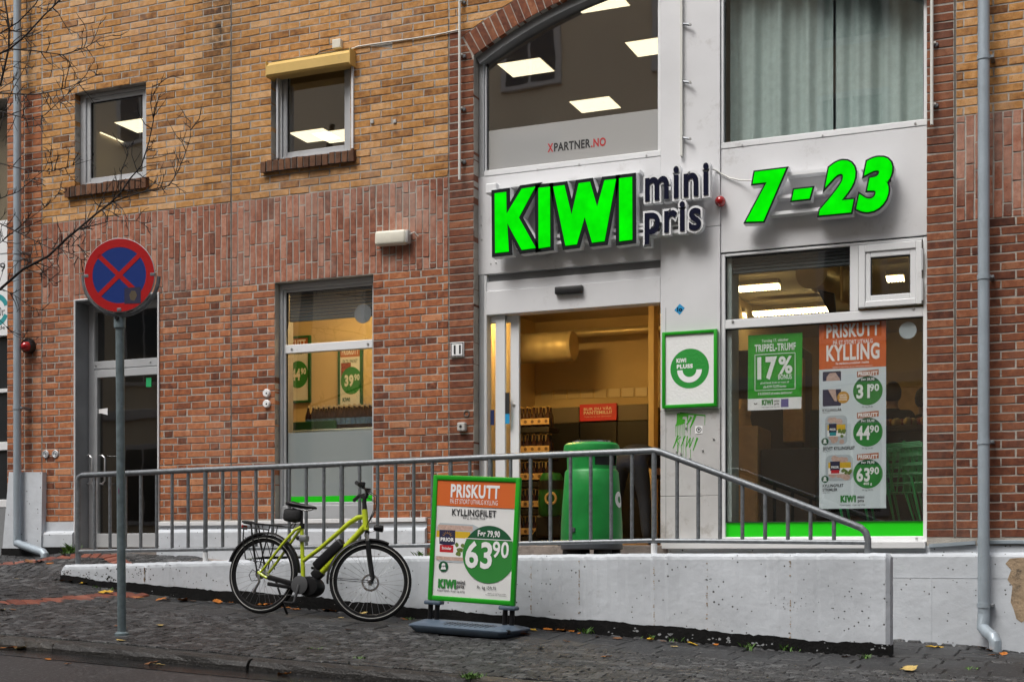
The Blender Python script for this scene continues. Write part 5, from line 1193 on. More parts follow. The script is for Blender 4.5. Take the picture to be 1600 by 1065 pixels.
for y in (38, 128, 216): q = P(1072, y, -.07); MB().tube([(q.x - .04, .08, q.z + .012), (q.x + .05, .06, q.z - .02)], .011, 6).build('bracket', 'galv', o); MB().lathe([(.013, 0), (.013, .012)], Matrix.Translation((q.x + .045, .055, q.z - .018)) @ FACE, 8).build('screw', 'bolt', o)
for x, y in ((582, 190.5), (617, 190)): p = P(x, y, .0); tag(MB().cbox(p.x - .018, p.x + .018, -.014, .01, p.z - .02, p.z + .02, .004).build('wall_stud', 'box_grey'), 'left small metal stud in the yellow brickwork' if x < 600 else 'right small metal stud in the yellow brickwork', 'stud')

# ================================================================ POSTERS IN THE RIGHT WINDOW
def logo(mb_g, mb_b, x, y, w_, h_, d):
    onface(mb_g, 'KIWI', x - w_ * .17, y, w_ * .62, h_, d, .09); onface(mb_b, 'mini', x + w_ * .34, y - h_ * .27, w_ * .27, h_ * .42, d, .03); onface(mb_b, 'pris', x + w_ * .34, y + h_ * .32, w_ * .25, h_ * .55, d, .03)
def pbox(mb, x0, y0, x1, y1, d, xr=None):      # flat print between two photo points, level in the place
    xr = x0 if xr is None else xr; a, b = U(x0, d), U(x1, d); z1, z0 = Zp(xr, y0, d), Zp(xr, y1, d); mb.quad((a, -d, z0), (b, -d, z0), (b, -d, z1), (a, -d, z1))
def pdisc(mb, x, y, r, d, n=36, a0=0, a1=2 * math.pi):
    c = P(x, y, d); k = r / S(x, d); mb.poly([(c.x + k * math.cos(a0 + (a1 - a0) * i / n), c.y, c.z + k * math.sin(a0 + (a1 - a0) * i / n)) for i in range(n if a1 - a0 > 6 else n + 1)])
def rbox(mb, x, y, wpx, hpx, d, rr=.3, n=5):
    c = P(x, y, d); a, b = wpx / 2 / H(x, d), hpx / 2 / S(x, d); r = rr * min(a, b); pts = []
    for sx, sz, s0 in ((1, 1, 0), (-1, 1, 90), (-1, -1, 180), (1, -1, 270)):
        for i in range(n + 1): t = math.radians(s0 + 90 * i / n); pts.append((c.x + sx * (a - r) + r * math.cos(t), c.y, c.z + sz * (b - r) + r * math.sin(t)))
    mb.poly(pts)
PD = -.182
mat('poster_cold', (.60, .66, .69), .5); mat('gold_print', (.55, .28, .03), .5); mat('pink_print', (.52, .36, .30), .5, var=.25, vscale=60); mat('tray_grey', (.42, .47, .50), .5); mat('tag_brown', (.42, .13, .05), .5); mat('navy_print', (.02, .02, .06), .5); mat('violet_print', (.13, .11, .30), .5); mat('yellow_print', (.62, .40, .02), .5); mat('leaf_print', (.12, .18, .03), .5, var=.5, vscale=70); mat('poster_green', (.012, .33, .012), .5)
def S_(x): return x
def c8(x, y): return 1160 + x / 3.434, 490 + y / 3.434
pt = thing('price_poster', 'tall window poster with orange head and three chicken prices', 'poster', P(1332, 796, PD))
def L_(mbx, t, x, y, w_, h_, dz=.0012, bold=.02): X, Y = c8(x, y); onface(mbx, t, X, Y, w_ / 3.434, h_ / 3.434, PD + dz, bold)
mb = MB(); pbox(mb, *c8(412, 52), *c8(771, 1046), PD); mb.build('sheet', 'poster_cold', pt)
mb = MB(); pbox(mb, *c8(412, 52), *c8(771, 300), PD + .0006); mb.build('orange_head', 'orange', pt)
wm, bm1, gm, dm, om, tg = MB(), MB(), MB(), MB(), MB(), MB()
L_(wm, 'PRISKUTT', 592, 88, 285, 74, bold=.035); L_(wm, 'PÅ ET STORT UTVALG', 592, 147, 212, 30, bold=.02); L_(wm, 'KYLLING', 592, 205, 285, 88, bold=.035); L_(wm, 'Se markerte produkter i butikk', 590, 264, 180, 16, bold=.03); L_(wm, 'Gjelder fra man til lør, se mer informasjon på kiwi.no', 590, 283, 215, 10, bold=.0)
for cy_, a, fo, pr, name, sub in ((412, '31', 'Før 39,90', '90', 'KYLLINGLÅR', 'Pr. kg 39,90'), (634, '44', 'Før 56,40', '90', 'SKIVET KYLLINGFILET', 'Pr. kg 224,50'), (858, '63', 'Før 79,90', '90', 'KYLLINGFILET', 'Pr. kg 159,75')):
    X, Y = c8(673, cy_); pdisc(gm, X, Y, 78 / 3.434, PD + .0006); pdisc(dm, X, Y, 78 / 3.434, PD + .0010, 20, math.radians(40), math.radians(140))
    L_(wm, fo, 673, cy_ - 60, 70, 17, .0016, .03); L_(wm, a, 648, cy_ + 4, 72, 76, .0016, .035); L_(wm, pr, 708, cy_ - 17, 50, 40, .0016, .03)
    p = P(*c8(673, cy_ - 92), PD + .0012); w_, h_ = 59 / 3.434 / H(1356), 16 / 3.434 / S(1356); tg.poly([(p.x - w_, p.y, p.z - h_ - .004), (p.x + w_, p.y, p.z - h_ + .010), (p.x + w_, p.y, p.z + h_ + .008), (p.x - w_, p.y, p.z + h_ - .004)]); L_(wm, 'PRISKUTT', 673, cy_ - 92, 104, 22, .0018, .05)
    L_(bm1, sub, 672, cy_ + 88, 55, 11, .0012, .0)
L_(wm, '400 g', 672, 912, 46, 18, .0016, .03)
L_(bm1, 'KYLLINGLÅR', 481, 514, 102, 18, .0012, .03); L_(bm1, 'SKIVET KYLLINGFILET', 517, 721, 172, 18, .0012, .03); L_(bm1, 'KYLLINGFILET', 486, 921, 112, 16, .0012, .03); L_(bm1, 'STRIMLER', 470, 943, 80, 16, .0012, .03)
for y in (531, 738, 960): L_(bm1, '400 g, Prior', 450, y, 40, 8, .0012, .0)
logo(gm, bm1, c8(590, 992)[0], c8(590, 992)[1], 134 / 3.434, 38 / 3.434, PD + .0012); L_(bm1, 'Kjapt kjøpt, trygt og billig', 590, 1025, 135, 10, .0012, .0)
wm.build('white_lettering', 'white_print', pt); bm1.build('black_lettering', 'print_black', pt); gm.build('price_disc', 'green_print', pt); dm.build('price_disc_top', 'green_deep', pt); tg.build('price_tag', 'tag_brown', pt)
# product pictures
mb = MB(); rbox(mb, *c8(480, 402), 98 / 3.434, 186 / 3.434, PD + .0006, .12); mb.build('picture_tray', 'navy_print', pt)
mb = MB(); mb.poly([P(*c8(x, y), PD + .0009) for x, y in ((468, 318), (500, 316), (524, 350), (520, 372), (500, 410), (508, 470), (494, 468), (462, 412), (448, 380), (452, 340))]); mb.build('picture_meat', 'pink_print', pt)
mb = MB(); pbox(mb, *c8(430, 362), *c8(530, 408), PD + .0012); mb.build('picture_label', 'poster_cold', pt)
mb = MB(); pdisc(mb, *c8(541, 448), 32 / 3.434, PD + .0012); mb.build('gold_badge', 'gold_print', pt); mb = MB(); [L_(mb, t, 541, y, 40, 9, .0016, .03) for t, y in (('SAKTE-', 436), ('VOKSENDE', 448), ('KYLLING', 460))]; mb.build('badge_lettering', 'white_print', pt)
for cx_, cy_, w_, h_ in ((503, 624, 118, 158), (520, 826, 148, 140)):
    mb = MB(); rbox(mb, *c8(cx_, cy_), w_ / 3.434, h_ / 3.434, PD + .0006, .45); mb.build('picture_tray', 'tray_grey', pt)
    mb = MB()
    for k in range(16): pdisc(mb, *c8(cx_ + R.uniform(-.32, .32) * w_, cy_ + R.choice((-.33, -.3, .3, .34)) * h_ + R.uniform(-8, 8)), R.uniform(10, 17) / 3.434, PD + .0008 + k * .00001, 10)
    stuff(mb.build('picture_meat', 'pink_print', pt))
    mb = MB(); pbox(mb, *c8(cx_ - w_ * .4, cy_ - 28), *c8(cx_ + w_ * .42, cy_ + 34), PD + .0011); mb.build('picture_label', 'sticker_white', pt)
    mb = MB(); pbox(mb, *c8(cx_ - w_ * .4, cy_ - 28), *c8(cx_ + w_ * .42, cy_ + 2), PD + .0013); mb.build('picture_label', 'yellow_print', pt)
    mb = MB(); pbox(mb, *c8(cx_ - w_ * .33, cy_ - 34), *c8(cx_ + w_ * .02, cy_ + 16), PD + .0015); mb.build('brand_label', 'navy_print', pt)
    mb = MB(); L_(mb, 'PRIOR', cx_ - w_ * .155, cy_ - 4, w_ * .27, 13, .0019, .05); mb.build('brand_lettering', 'sticker_white', pt)
    mb = MB(); pbox(mb, *c8(cx_ - w_ * .3, cy_ + 12), *c8(cx_ + w_ * .0, cy_ + 30), PD + .0017); mb.build('brand_label', 'sign_red' if cy_ > 700 else 'teal', pt)
    mb = MB(); [pdisc(mb, *c8(cx_ + w_ * R.uniform(.1, .42), cy_ + R.uniform(0, 34)), R.uniform(6, 11) / 3.434, PD + .0016 + k * .00001, 8) for k in range(9)]; mb.build('picture_salad', 'leaf_print', pt)
    mb = MB(); pdisc(mb, *c8(443, cy_ + 61), 19 / 3.434, PD + .0018); mb.build('badge', 'green_deep', pt); mb = MB(); pdisc(mb, *c8(443, cy_ + 55), 7 / 3.434, PD + .0021, 12); mb.poly([P(*c8(x, y), PD + .0021) for x, y in ((438, cy_ + 58), (448, cy_ + 58), (453, cy_ + 71), (433, cy_ + 71))]); mb.build('badge_figure', 'sticker_white', pt)
# green bonus poster
def c9(x, y): return 1125 + x / 6.655, 500 + y / 6.655
bp_ = thing('bonus_poster', 'green window poster announcing 17% bonus', 'poster', P(1211, 640, PD))
def LB(mbx, t, x, y, w_, h_, bold=.02, dz=.0012): X, Y = c9(x, y); onface(mbx, t, X, Y, w_ / 6.655, h_ / 6.655, PD + dz, bold)
q = [P(*c9(288, 940), PD), P(*c9(846, 918), PD), P(*c9(858, 128), PD), P(*c9(294, 160), PD)]
MB().prism(q, (0, .0004, 0)).build('sheet', 'sticker_white', bp_)
q = [P(*c9(290, 818), PD + .0006), P(*c9(849, 795), PD + .0006), P(*c9(858, 128), PD + .0006), P(*c9(294, 160), PD + .0006)]; MB().poly(q).build('green_field', 'poster_green', bp_)
wm = MB(); LB(wm, 'Torsdag 17. oktober', 572, 212, 278, 38, .03); LB(wm, 'TRIPPEL-TRUMF', 573, 282, 428, 78, .03); LB(wm, '17', 490, 500, 205, 240, .05); LB(wm, '%', 680, 465, 145, 185, .03); LB(wm, 'BONUS', 675, 587, 142, 54, .02); LB(wm, 'på all fersk frukt og grønt til', 568, 650, 295, 28, .02); LB(wm, 'alle KIWI PLUSS-kunder', 570, 688, 240, 30, .02); LB(wm, '3 % BONUS på andre dagligvarer!', 572, 762, 355, 36, .02)
c = P(*c9(571, 536), PD + .0012); a, b = 215 / 6.655 / H(1211), 193 / 6.655 / S(1211); t_ = .006
for x0, x1, z0, z1 in ((-a, a, b - t_, b), (-a, a, -b, -b + t_), (-a, -a + t_, -b, b), (a - t_, a, -b, b)): wm.quad((c.x + x0, c.y, c.z + z0), (c.x + x1, c.y, c.z + z0), (c.x + x1, c.y, c.z + z1), (c.x + x0, c.y, c.z + z1))
wm.build('white_lettering', 'white_print', bp_); gm, bm1 = MB(), MB(); X, Y = c9(525, 853); logo(gm, bm1, X, Y, 190 / 6.655, 58 / 6.655, PD + .0008); LB(bm1, 'Kjapt kjøpt, trygt og billig', 525, 902, 185, 14, .0); arcband(bm1, P(*c9(370, 860), PD + .0008), 11 / 1150, 18 / 1150, math.pi, 2 * math.pi); bm1.build('black_lettering', 'print_black', bp_); gm.build('logo', 'green_print', bp_)
mb = MB(); pbox(mb, *c9(634, 818), *c9(712, 904), PD + .0008); mb.build('violet_square', 'violet_print', bp_)
p = P(1418.5, 516, PD); o = thing('round_window_sticker', 'plain pale grey disc stuck in the upper corner of the right shop window', 'sticker', p); MB().lathe([(13.5 / S(1418), 0), (13.5 / S(1418), .001)], Matrix.Translation(p) @ FACE, 36).build('disc', 'tray_grey', o)

# ---- framed posters on the wall behind the tall window
def small_poster(x0, x1, y0, y1, price, lab, foodcol):
    d = -1.72; x_ = (x0 + x1) / 2; o = thing('framed_poster', lab, 'poster', P(x_, y1, d), 'framed price posters behind the tall window'); a, b = U(x0, d), U(x1, d); z1, z0 = Zp(x_, y0, d), Zp(x_, y1, d)
    MB().box(a, b, 1.715, 1.745, z0, z1).build('sheet', 'paper', o); frame4(o, a - .02, b + .02, z0 - .02, z1 + .02, 1.70, 1.745, .028, 'green_dark')
    mb = MB(); mb.quad((a, 1.7142, z1 - .13), (b, 1.7142, z1 - .13), (b, 1.7142, z1), (a, 1.7142, z1)); mb.build('red_head', 'tag_brown', o)
    cx_, cz2 = b - .16 * (b - a) - .08, z0 + (z1 - z0) * .42; r = .14
    mb = MB(); mb.poly([(cx_ + r * math.cos(i / 30 * 6.2832), 1.7140, cz2 + r * 1.15 * math.sin(i / 30 * 6.2832)) for i in range(30)]); mb.build('price_disc', 'green_print', o)
    mb = MB(); text_into(mb, price[:2], Matrix.Translation((cx_, 1.7134, cz2)) @ FACE, -.03, 0, .12, .14, .05); mb.build('price', 'white_print', o); mb = MB(); text_into(mb, price[2:], Matrix.Translation((cx_, 1.7134, cz2)) @ FACE, .075, .035, .07, .075, .04); mb.build('price', 'white_print', o); mb = MB(); text_into(mb, 'PRISKUTT', Matrix.Translation(((a + b) / 2, 1.7134, z1 - .065)) @ FACE, 0, 0, (b - a) * .8, .08, .04); mb.build('title', 'white_print', o)
    mb = MB(); text_into(mb, 'KIWI', Matrix.Translation((a + .09, 1.7138, z0 + .075)) @ FACE, 0, 0, .10, .05, .06); mb.build('logo', 'green_deep', o); mb = MB(); text_into(mb, 'EN TIL PAKKET', Matrix.Translation(((a + b) / 2, 1.7138, z1 - .18)) @ FACE, 0, 0, (b - a) * .7, .04, .02); mb.build('black_lettering', 'green_deep', o)
    mb = MB(); [mb.poly([(a + R.uniform(.05, .16) + .05 * math.cos(i / 8 * 6.28), 1.7141 - .0001 * k, z0 + (z1 - z0) * R.uniform(.42, .7) + .05 * math.sin(i / 8 * 6.28)) for i in range(8)]) for k in range(0)]; mb.quad((a + .02, 1.7141, z0 + (z1 - z0) * .36), (a + .15, 1.7141, z0 + (z1 - z0) * .36), (a + .15, 1.7141, z0 + (z1 - z0) * .72), (a + .02, 1.7141, z0 + (z1 - z0) * .72)); mb.build('picture', foodcol, o)
mat('food_red', (.30, .06, .03), .5, var=.6, vscale=25)
small_poster(434, 483, 528, 627, '4490', 'framed price poster 44,90, left one behind the tall window', 'food_red'); small_poster(531, 564, 540, 634, '3990', 'framed price poster 39,90, right one behind the tall window', 'food_red')
# ================================================================ BICYCLE
mat('lime', (.45, .54, .018), .32, coat=.5, var=.10, vscale=14, dirt=((.12, .12, .03), 30, .64, .6)); mat('bike_black', (.008, .008, .009), .38, spec=.3, var=.3, vscale=30); mat('chrome', (.55, .55, .56), .22, metal=1.0); mat('spoke', (.22, .22, .23), .45, metal=.6); mat('grip', (.014, .014, .015), .7); mat('lens', (.5, .5, .5), .15, coat=.6); mat('reflector_red', (.3, .01, .01), .2, coat=.5); mat('tyre_line', (.42, .42, .40), .5); mat('lock_grey', (.20, .21, .22), .4, metal=.3)
DBK = 1.98; ub = U(405, DBK); WB = 1.085; RW = .350
zb0, zb1 = G(ub, DBK), G(ub + WB, DBK)
bk = thing('bicycle', 'lime green electric bicycle with black mudguards leaning by the white ramp wall', 'bicycle', (ub + .5, -DBK, (zb0 + zb1) / 2))
BMX = Matrix.Translation((ub, -DBK, zb0 + .004)) @ Matrix.Rotation(-math.atan2(zb1 - zb0, WB), 4, 'Y') @ Matrix.Rotation(math.radians(-5.5), 4, 'X') @ Matrix.Translation((0, 0, RW))
SA = Vector((.985, 0, .455)); SD = Vector((-.27, 0, .96)).normalized()
STEER = BMX @ Matrix.Translation(SA) @ Matrix.Rotation(math.radians(31), 4, SD) @ Matrix.Translation(-SA)
def bt(pts, r, m_, nm, par=None, M=BMX, n=10, sm=60): return MB().tube([M @ Vector(p) for p in pts], r, n).build(nm, m_, par or bk, smooth=sm)
TOY = Matrix.Rotation(math.pi / 2, 4, 'X')
def wheel(nm, M, disc_=False):
    wp = part(nm, bk, M @ Vector((0, 0, 0)))
    MB().torus(RW - .021, .021, M @ TOY, 64, 10).build('tyre', 'rubber', wp, smooth=60)
    for s in (-1, 1): MB().torus(RW - .030, .0035, M @ Matrix.Translation((0, s * .0195, 0)) @ TOY, 64, 6).build('tyre_line', 'tyre_line', wp, smooth=60)
    mb = MB(); k = 64; prof = [(RW - .042, -.013), (RW - .058, -.012), (RW - .066, 0), (RW - .058, .012), (RW - .042, .013)]; vs = []
    for i in range(k):
        a = 2 * math.pi * i / k; vs += [M @ Vector((r * math.cos(a), y, r * math.sin(a))) for r, y in prof]
    mb.add(vs, [(i * 5 + j, i * 5 + (j + 1) % 5, ((i + 1) % k) * 5 + (j + 1) % 5, ((i + 1) % k) * 5 + j) for i in range(k) for j in range(5)]); mb.build('rim', 'bike_black', wp, smooth=40)
    mb = MB()
    for i in range(32):
        a = 2 * math.pi * i / 32; s = 1 if i % 2 else -1; b = a + (.62 if (i // 2) % 2 else -.62)
        mb.tube([M @ Vector((.026 * math.cos(b), s * .030, .026 * math.sin(b))), M @ Vector(((RW - .060) * math.cos(a), s * .003, (RW - .060) * math.sin(a)))], .0012, 4)
    mb.build('spokes', 'spoke', wp); MB().tube([M @ Vector((0, -.045, 0)), M @ Vector((0, -.03, 0)), M @ Vector((0, .03, 0)), M @ Vector((0, .045, 0))], [.012, .028, .028, .012], 14).build('hub', 'chrome', wp, smooth=40)
    if disc_: MB().torus(.068, .009, M @ Matrix.Translation((0, .045, 0)) @ TOY, 30, 6, sz=.15).build('brake_disc', 'chrome', wp, smooth=40)
    return wp
wheel('rear_wheel', BMX); FW = STEER @ Matrix.Translation((WB, 0, 0)); wheel('front_wheel', FW, True)
bt([(.415, 0, -.04), (.40, 0, .08), (.365, 0, .30), (.345, 0, .46)], [.022, .019, .018, .018], 'lime', 'seat_tube')
bt([(.99, 0, .44), (.955, 0, .615)], .026, 'lime', 'head_tube', n=14)
bt([(.968, 0, .555), (.90, 0, .545), (.82, 0, .495), (.72, 0, .405), (.56, 0, .265), (.39, 0, .135)], [.024, .023, .022, .020, .019, .018], 'lime', 'top_tube')
bt([(.978, 0, .475), (.93, 0, .42), (.75, 0, .22), (.52, 0, -.025)], [.028, .028, .029, .030], 'lime', 'down_tube', n=12)
for s in (-1, 1):
    bt([(.35, s * .018, .435), (.30, s * .035, .40), (.20, s * .055, .27), (.05, s * .062, .06), (.0, s * .062, .0)], [.014, .014, .013, .012, .012], 'lime', 'seat_stay', n=8)
    bt([(.0, s * .062, .0), (.05, s * .062, -.02), (.30, s * .05, -.055), (.42, s * .035, -.065)], [.013, .014, .014, .015], 'lime' if s > 0 else 'bike_black', 'chain_stay', n=8)
bt([(-.012, -.064, .012), (.03, -.066, -.012), (.09, -.066, -.035)], .014, 'lime', 'dropout', n=8)
bt([(.345, 0, .44), (.328, 0, .585)], .0135, 'bike_black', 'seat_post'); bt([(.352, 0, .42), (.346, 0, .465)], .023, 'bike_black', 'seat_clamp')
# chain guard, motor, battery, cranks
m1 = MB(); m1.cbox(.10, .42, -.078, -.045, -.035, .012, .010, 2, BMX @ Matrix.Rotation(math.radians(9), 4, 'Y')); m1.build('chain_guard', 'bike_black', bk, smooth=40)
m1 = MB(); m1.cbox(.10, .40, -.072, -.045, -.095, -.060, .008, 2, BMX @ Matrix.Rotation(math.radians(4), 4, 'Y')); m1.build('chain_guard', 'bike_black', bk, smooth=40)
BB = Vector((.435, 0, -.075))
MB().lathe([(.05, -.07), (.088, -.066), (.104, -.05), (.106, .03), (.09, .06), (.05, .065)], BMX @ Matrix.Translation(BB + Vector((.06, 0, -.005))) @ Matrix.Diagonal((1.12, 1, .86, 1)) @ TOY, 24).build('motor', 'bike_black', bk, smooth=40)
MB().lathe([(.0, -.012), (.07, -.010), (.081, 0), (.081, .006), (.055, .012), (.0, .014)], BMX @ Matrix.Translation(BB + Vector((0, -.085, 0))) @ TOY, 32).build('chainring_guard', mat('guard_grey', (.06, .062, .065), .4).name, bk, smooth=30)
ax = Vector((.42, 0, .49)).normalized(); A0 = Vector((.60, 0, .12)); 
m1 = MB(); m1.cbox(-.17, .17, -.042, .042, -.045, .05, .022, 3, BMX @ Matrix.Translation((.655, 0, .205)) @ Matrix.Rotation(-math.atan2(.445, .455), 4, 'Y')); m1.build('battery', 'bike_black', bk, smooth=40)
m1 = MB(); m1.cbox(-.05, .05, -.035, .035, -.05, .05, .02, 2, BMX @ Matrix.Translation((.555, 0, .035)) @ Matrix.Rotation(-math.atan2(.445, .455), 4, 'Y')); m1.build('battery_mount', 'bike_black', bk, smooth=40)
for s, dx, dz in ((-1, -.025, -.165), (1, .025, .165)):
    y = s * .105; bt([BB + Vector((0, s * .09, 0)), BB + Vector((dx * .5, y, dz * .5)), BB + Vector((dx, y, dz))], [.016, .013, .013], 'guard_grey', 'crank', n=8)
    m1 = MB(); c = BB + Vector((dx, s * .155, dz)); m1.cbox(-.05, .05, -.045, .045, -.012, .012, .006, 1, BMX @ Matrix.Translation(c)); m1.build('pedal', 'bike_black', bk)
# mudguards
def guard(M, a0, a1, nm):
    mb = MB(); k = 36; vs = []; rg = RW + .022
    for i in range(k + 1):
        a = math.radians(a0 + (a1 - a0) * i / k)
        for y, dr_ in ((-.031, -.016), (-.024, -.002), (0, .004), (.024, -.002), (.031, -.016), (.024, -.007), (0, -.001), (-.024, -.007)): vs.append(M @ Vector(((rg + dr_) * math.cos(a), y, (rg + dr_) * math.sin(a))))
    mb.add(vs, [(i * 8 + j, i * 8 + (j + 1) % 8, (i + 1) * 8 + (j + 1) % 8, (i + 1) * 8 + j) for i in range(k) for j in range(8)] + [tuple(range(8)), tuple(k * 8 + j for j in range(8))]); return mb.build(nm, 'bike_black', bk, smooth=50)
guard(BMX, 5, 166, 'mudguard'); guard(FW, 72, 190, 'mudguard')
for s in (-1, 1):
    bt([(-.01, s * .055, .0), (-.20, s * .045, .32)], .003, 'bike_black', 'mudguard_stay', n=5); bt([(WB, s * .055, .0), (WB - .37, s * .03, -.02)], .003, 'bike_black', 'mudguard_stay', M=STEER, n=5)
# rack
rk = part('rack', bk, BMX @ Vector((-.05, 0, .44))); ZR = .435
def rt(pts, r=.0055): return MB().tube([BMX @ Vector(p) for p in pts], r, 6)
for s in (-1, 1):
    rt([(-.22, s * .055, ZR + .01), (.16, s * .055, ZR), (.24, s * .03, ZR - .01), (.27, s * .02, ZR + .03)]).build('rail', 'bike_black', rk, smooth=60)
    rt([(-.21, s * .06, ZR - .03), (-.20, s * .07, .30), (-.15, s * .075, .12), (-.03, s * .07, .10)]).build('side_tube', 'bike_black', rk, smooth=60)
    rt([(-.14, s * .06, ZR), (-.02, s * .068, .0)], .007).build('leg', 'bike_black', rk, smooth=60); rt([(.06, s * .06, ZR), (-.0, s * .068, .05)]).build('leg', 'bike_black', rk, smooth=60); rt([(-.10, s * .06, ZR), (.07, s * .068, .05)], .004).build('leg', 'bike_black', rk, smooth=60)
for x in (-.22, -.08, .08): rt([(x, -.055, ZR + .004), (x, .055, ZR + .004)]).build('cross_bar', 'bike_black', rk, smooth=60)
rt([(-.235, -.06, ZR - .045), (-.10, -.06, ZR - .035), (.05, -.06, ZR - .045)], .008).build('lower_rail', 'bike_black', rk, smooth=60)
m1 = MB(); m1.cbox(-.25, -.14, -.05, .05, ZR + .008, ZR + .026, .006, 1, BMX); m1.build('tail_plate', 'bike_black', rk); m1 = MB(); m1.cbox(-.255, -.235, -.04, .04, ZR - .05, ZR - .01, .006, 1, BMX); m1.build('tail_light', 'reflector_red', rk)
# saddle (lofted) and bag
def loft(sections, M, m_, nm, par, n=14):
    mb = MB(); vs = []
    for (x, zc, hw, hh, sq) in sections:
        for j in range(n):
            a = 2 * math.pi * j / n; c_, s_ = math.cos(a), math.sin(a)
            vs.append(M @ Vector((x, hw * math.copysign(abs(c_) ** sq, c_), zc + hh * math.copysign(abs(s_) ** sq, s_))))
    k = len(sections); mb.add(vs, [(i * n + j, i * n + (j + 1) % n, (i + 1) * n + (j + 1) % n, (i + 1) * n + j) for i in range(k - 1) for j in range(n)] + [tuple(range(n)), tuple((k - 1) * n + j for j in range(n))]); return mb.build(nm, m_, par, smooth=60)
loft([(.185, .625, .03, .010, .8), (.20, .632, .070, .022, .8), (.25, .632, .078, .026, .8), (.31, .622, .055, .024, .8), (.38, .615, .030, .020, .8), (.45, .612, .022, .016, .8), (.475, .607, .012, .010, .8)], BMX, 'bike_black', 'saddle', bk)
for s in (-1, 1): bt([(.22, s * .03, .605), (.30, s * .02, .582), (.40, s * .02, .585), (.45, s * .012, .60)], .004, 'chrome', 'saddle_rail', n=6)
loft([(.165, .535, .03, .035, .6), (.18, .535, .055, .055, .6), (.26, .53, .055, .062, .6), (.32, .535, .045, .055, .6), (.335, .54, .02, .03, .6)], BMX, mat('bag', (.012, .012, .013), .85, bump=.6, bscale=40).name, 'saddle_bag', bk)
m1 = MB(); m1.cbox(.345, .43, -.05, .02, .305, .365, .018, 2, BMX); m1.build('frame_lock', 'lock_grey', bk, smooth=40); m1 = MB(); m1.cbox(.325, .365, -.055, .03, .315, .355, .015, 2, BMX); m1.build('frame_lock', 'bike_black', bk, smooth=40)
bt([(.10, .06, -.05), (.15, .10, -.20), (.20, .15, -.345)], [.010, .009, .012], 'bike_black', 'kickstand', n=6)
# derailleur, chain
bt([(.0, -.075, -.01), (.02, -.08, -.07), (-.01, -.08, -.13), (-.03, -.08, -.17)], [.016, .012, .012, .02], 'chrome', 'derailleur', n=8); bt([(-.02, -.07, -.185), (.42, -.075, -.165)], .003, 'bike_black', 'chain', n=5); bt([(.0, -.07, .0), (-.06, -.085, .03), (-.09, -.085, -.02), (-.06, -.085, -.07), (.0, -.08, -.06)], .0035, 'bike_black', 'cable_loop', n=5)
MB().lathe([(.05, -.012), (.046, 0), (.03, .012)], BMX @ Matrix.Translation((0, -.055, 0)) @ TOY, 20).build('sprocket', 'chrome', bk, smooth=30)
# fork, stem, bars
for s in (-1, 1):
    bt([(1.0, s * .055, .40), (1.022, s * .056, .30)], .0145, 'chrome', 'stanchion', M=STEER); bt([(1.015, s * .056, .335), (1.06, s * .057, .16), (1.10, s * .058, .02), (WB, s * .058, -.012)], [.020, .019, .017, .015], 'bike_black', 'fork_leg', M=STEER)
bt([(1.0, -.062, .405), (1.0, 0, .425), (1.0, .062, .405)], .021, 'bike_black', 'fork_crown', M=STEER); bt([(.958, 0, .60), (.945, 0, .665), (.935, 0, .735)], [.024, .020, .018], 'bike_black', 'stem', M=STEER)
bt([(.945, 0, .72), (.955, 0, .765)], .019, 'bike_black', 'stem', M=STEER)
bt([(.86, -.30, .765), (.89, -.19, .775), (.935, -.10, .775), (.955, 0, .77), (.935, .10, .775), (.89, .19, .775), (.86, .30, .765)], .0115, 'bike_black', 'handlebar', M=STEER)
for s in (-1, 1):
    bt([(.855, s * .315, .764), (.875, s * .245, .771), (.893, s * .185, .775)], [.018, .0165, .017], 'grip', 'grip', M=STEER); bt([(.90, s * .16, .772), (.935, s * .20, .755), (.925, s * .27, .745)], [.009, .007, .005], 'bike_black', 'brake_lever', M=STEER, n=6)
m1 = MB(); m1.cbox(.93, .985, -.05, .05, .785, .80, .006, 1, STEER); m1.build('display', 'bike_black', bk); m1 = MB(); m1.cbox(.87, .93, -.17, -.13, .775, .82, .010, 2, STEER); m1.build('shifter', 'bike_black', bk)
for k, (y, o_) in enumerate(((-.14, .10), (-.10, .06), (.13, .09), (.10, .12))): bt([(.93, y, .77), (.99 + o_ * .5, y * .9, .72), (1.01 + o_ * .35, y * .5, .62), (.995, y * .25, .50), (.985, .02 * (1 if y > 0 else -1), .44)], .0028, 'bike_black', 'cable', M=STEER, n=5)
bt([(1.01, 0, .42), (1.05, 0, .44), (1.075, 0, .45)], .006, 'chrome', 'light_bracket', M=STEER, n=6); m1 = MB(); m1.lathe([(.018, -.02), (.028, 0), (.031, .05), (.029, .062)], STEER @ Matrix.Translation((1.07, 0, .47)) @ Matrix.Rotation(math.pi / 2, 4, 'Y'), 16); m1.build('headlight', 'bike_black', bk, smooth=40); MB().lathe([(.026, .0615), (.02, .066), (.004, .068)], STEER @ Matrix.Translation((1.07, 0, .47)) @ Matrix.Rotation(math.pi / 2, 4, 'Y'), 16).build('headlight_lens', 'lens', bk, smooth=50)

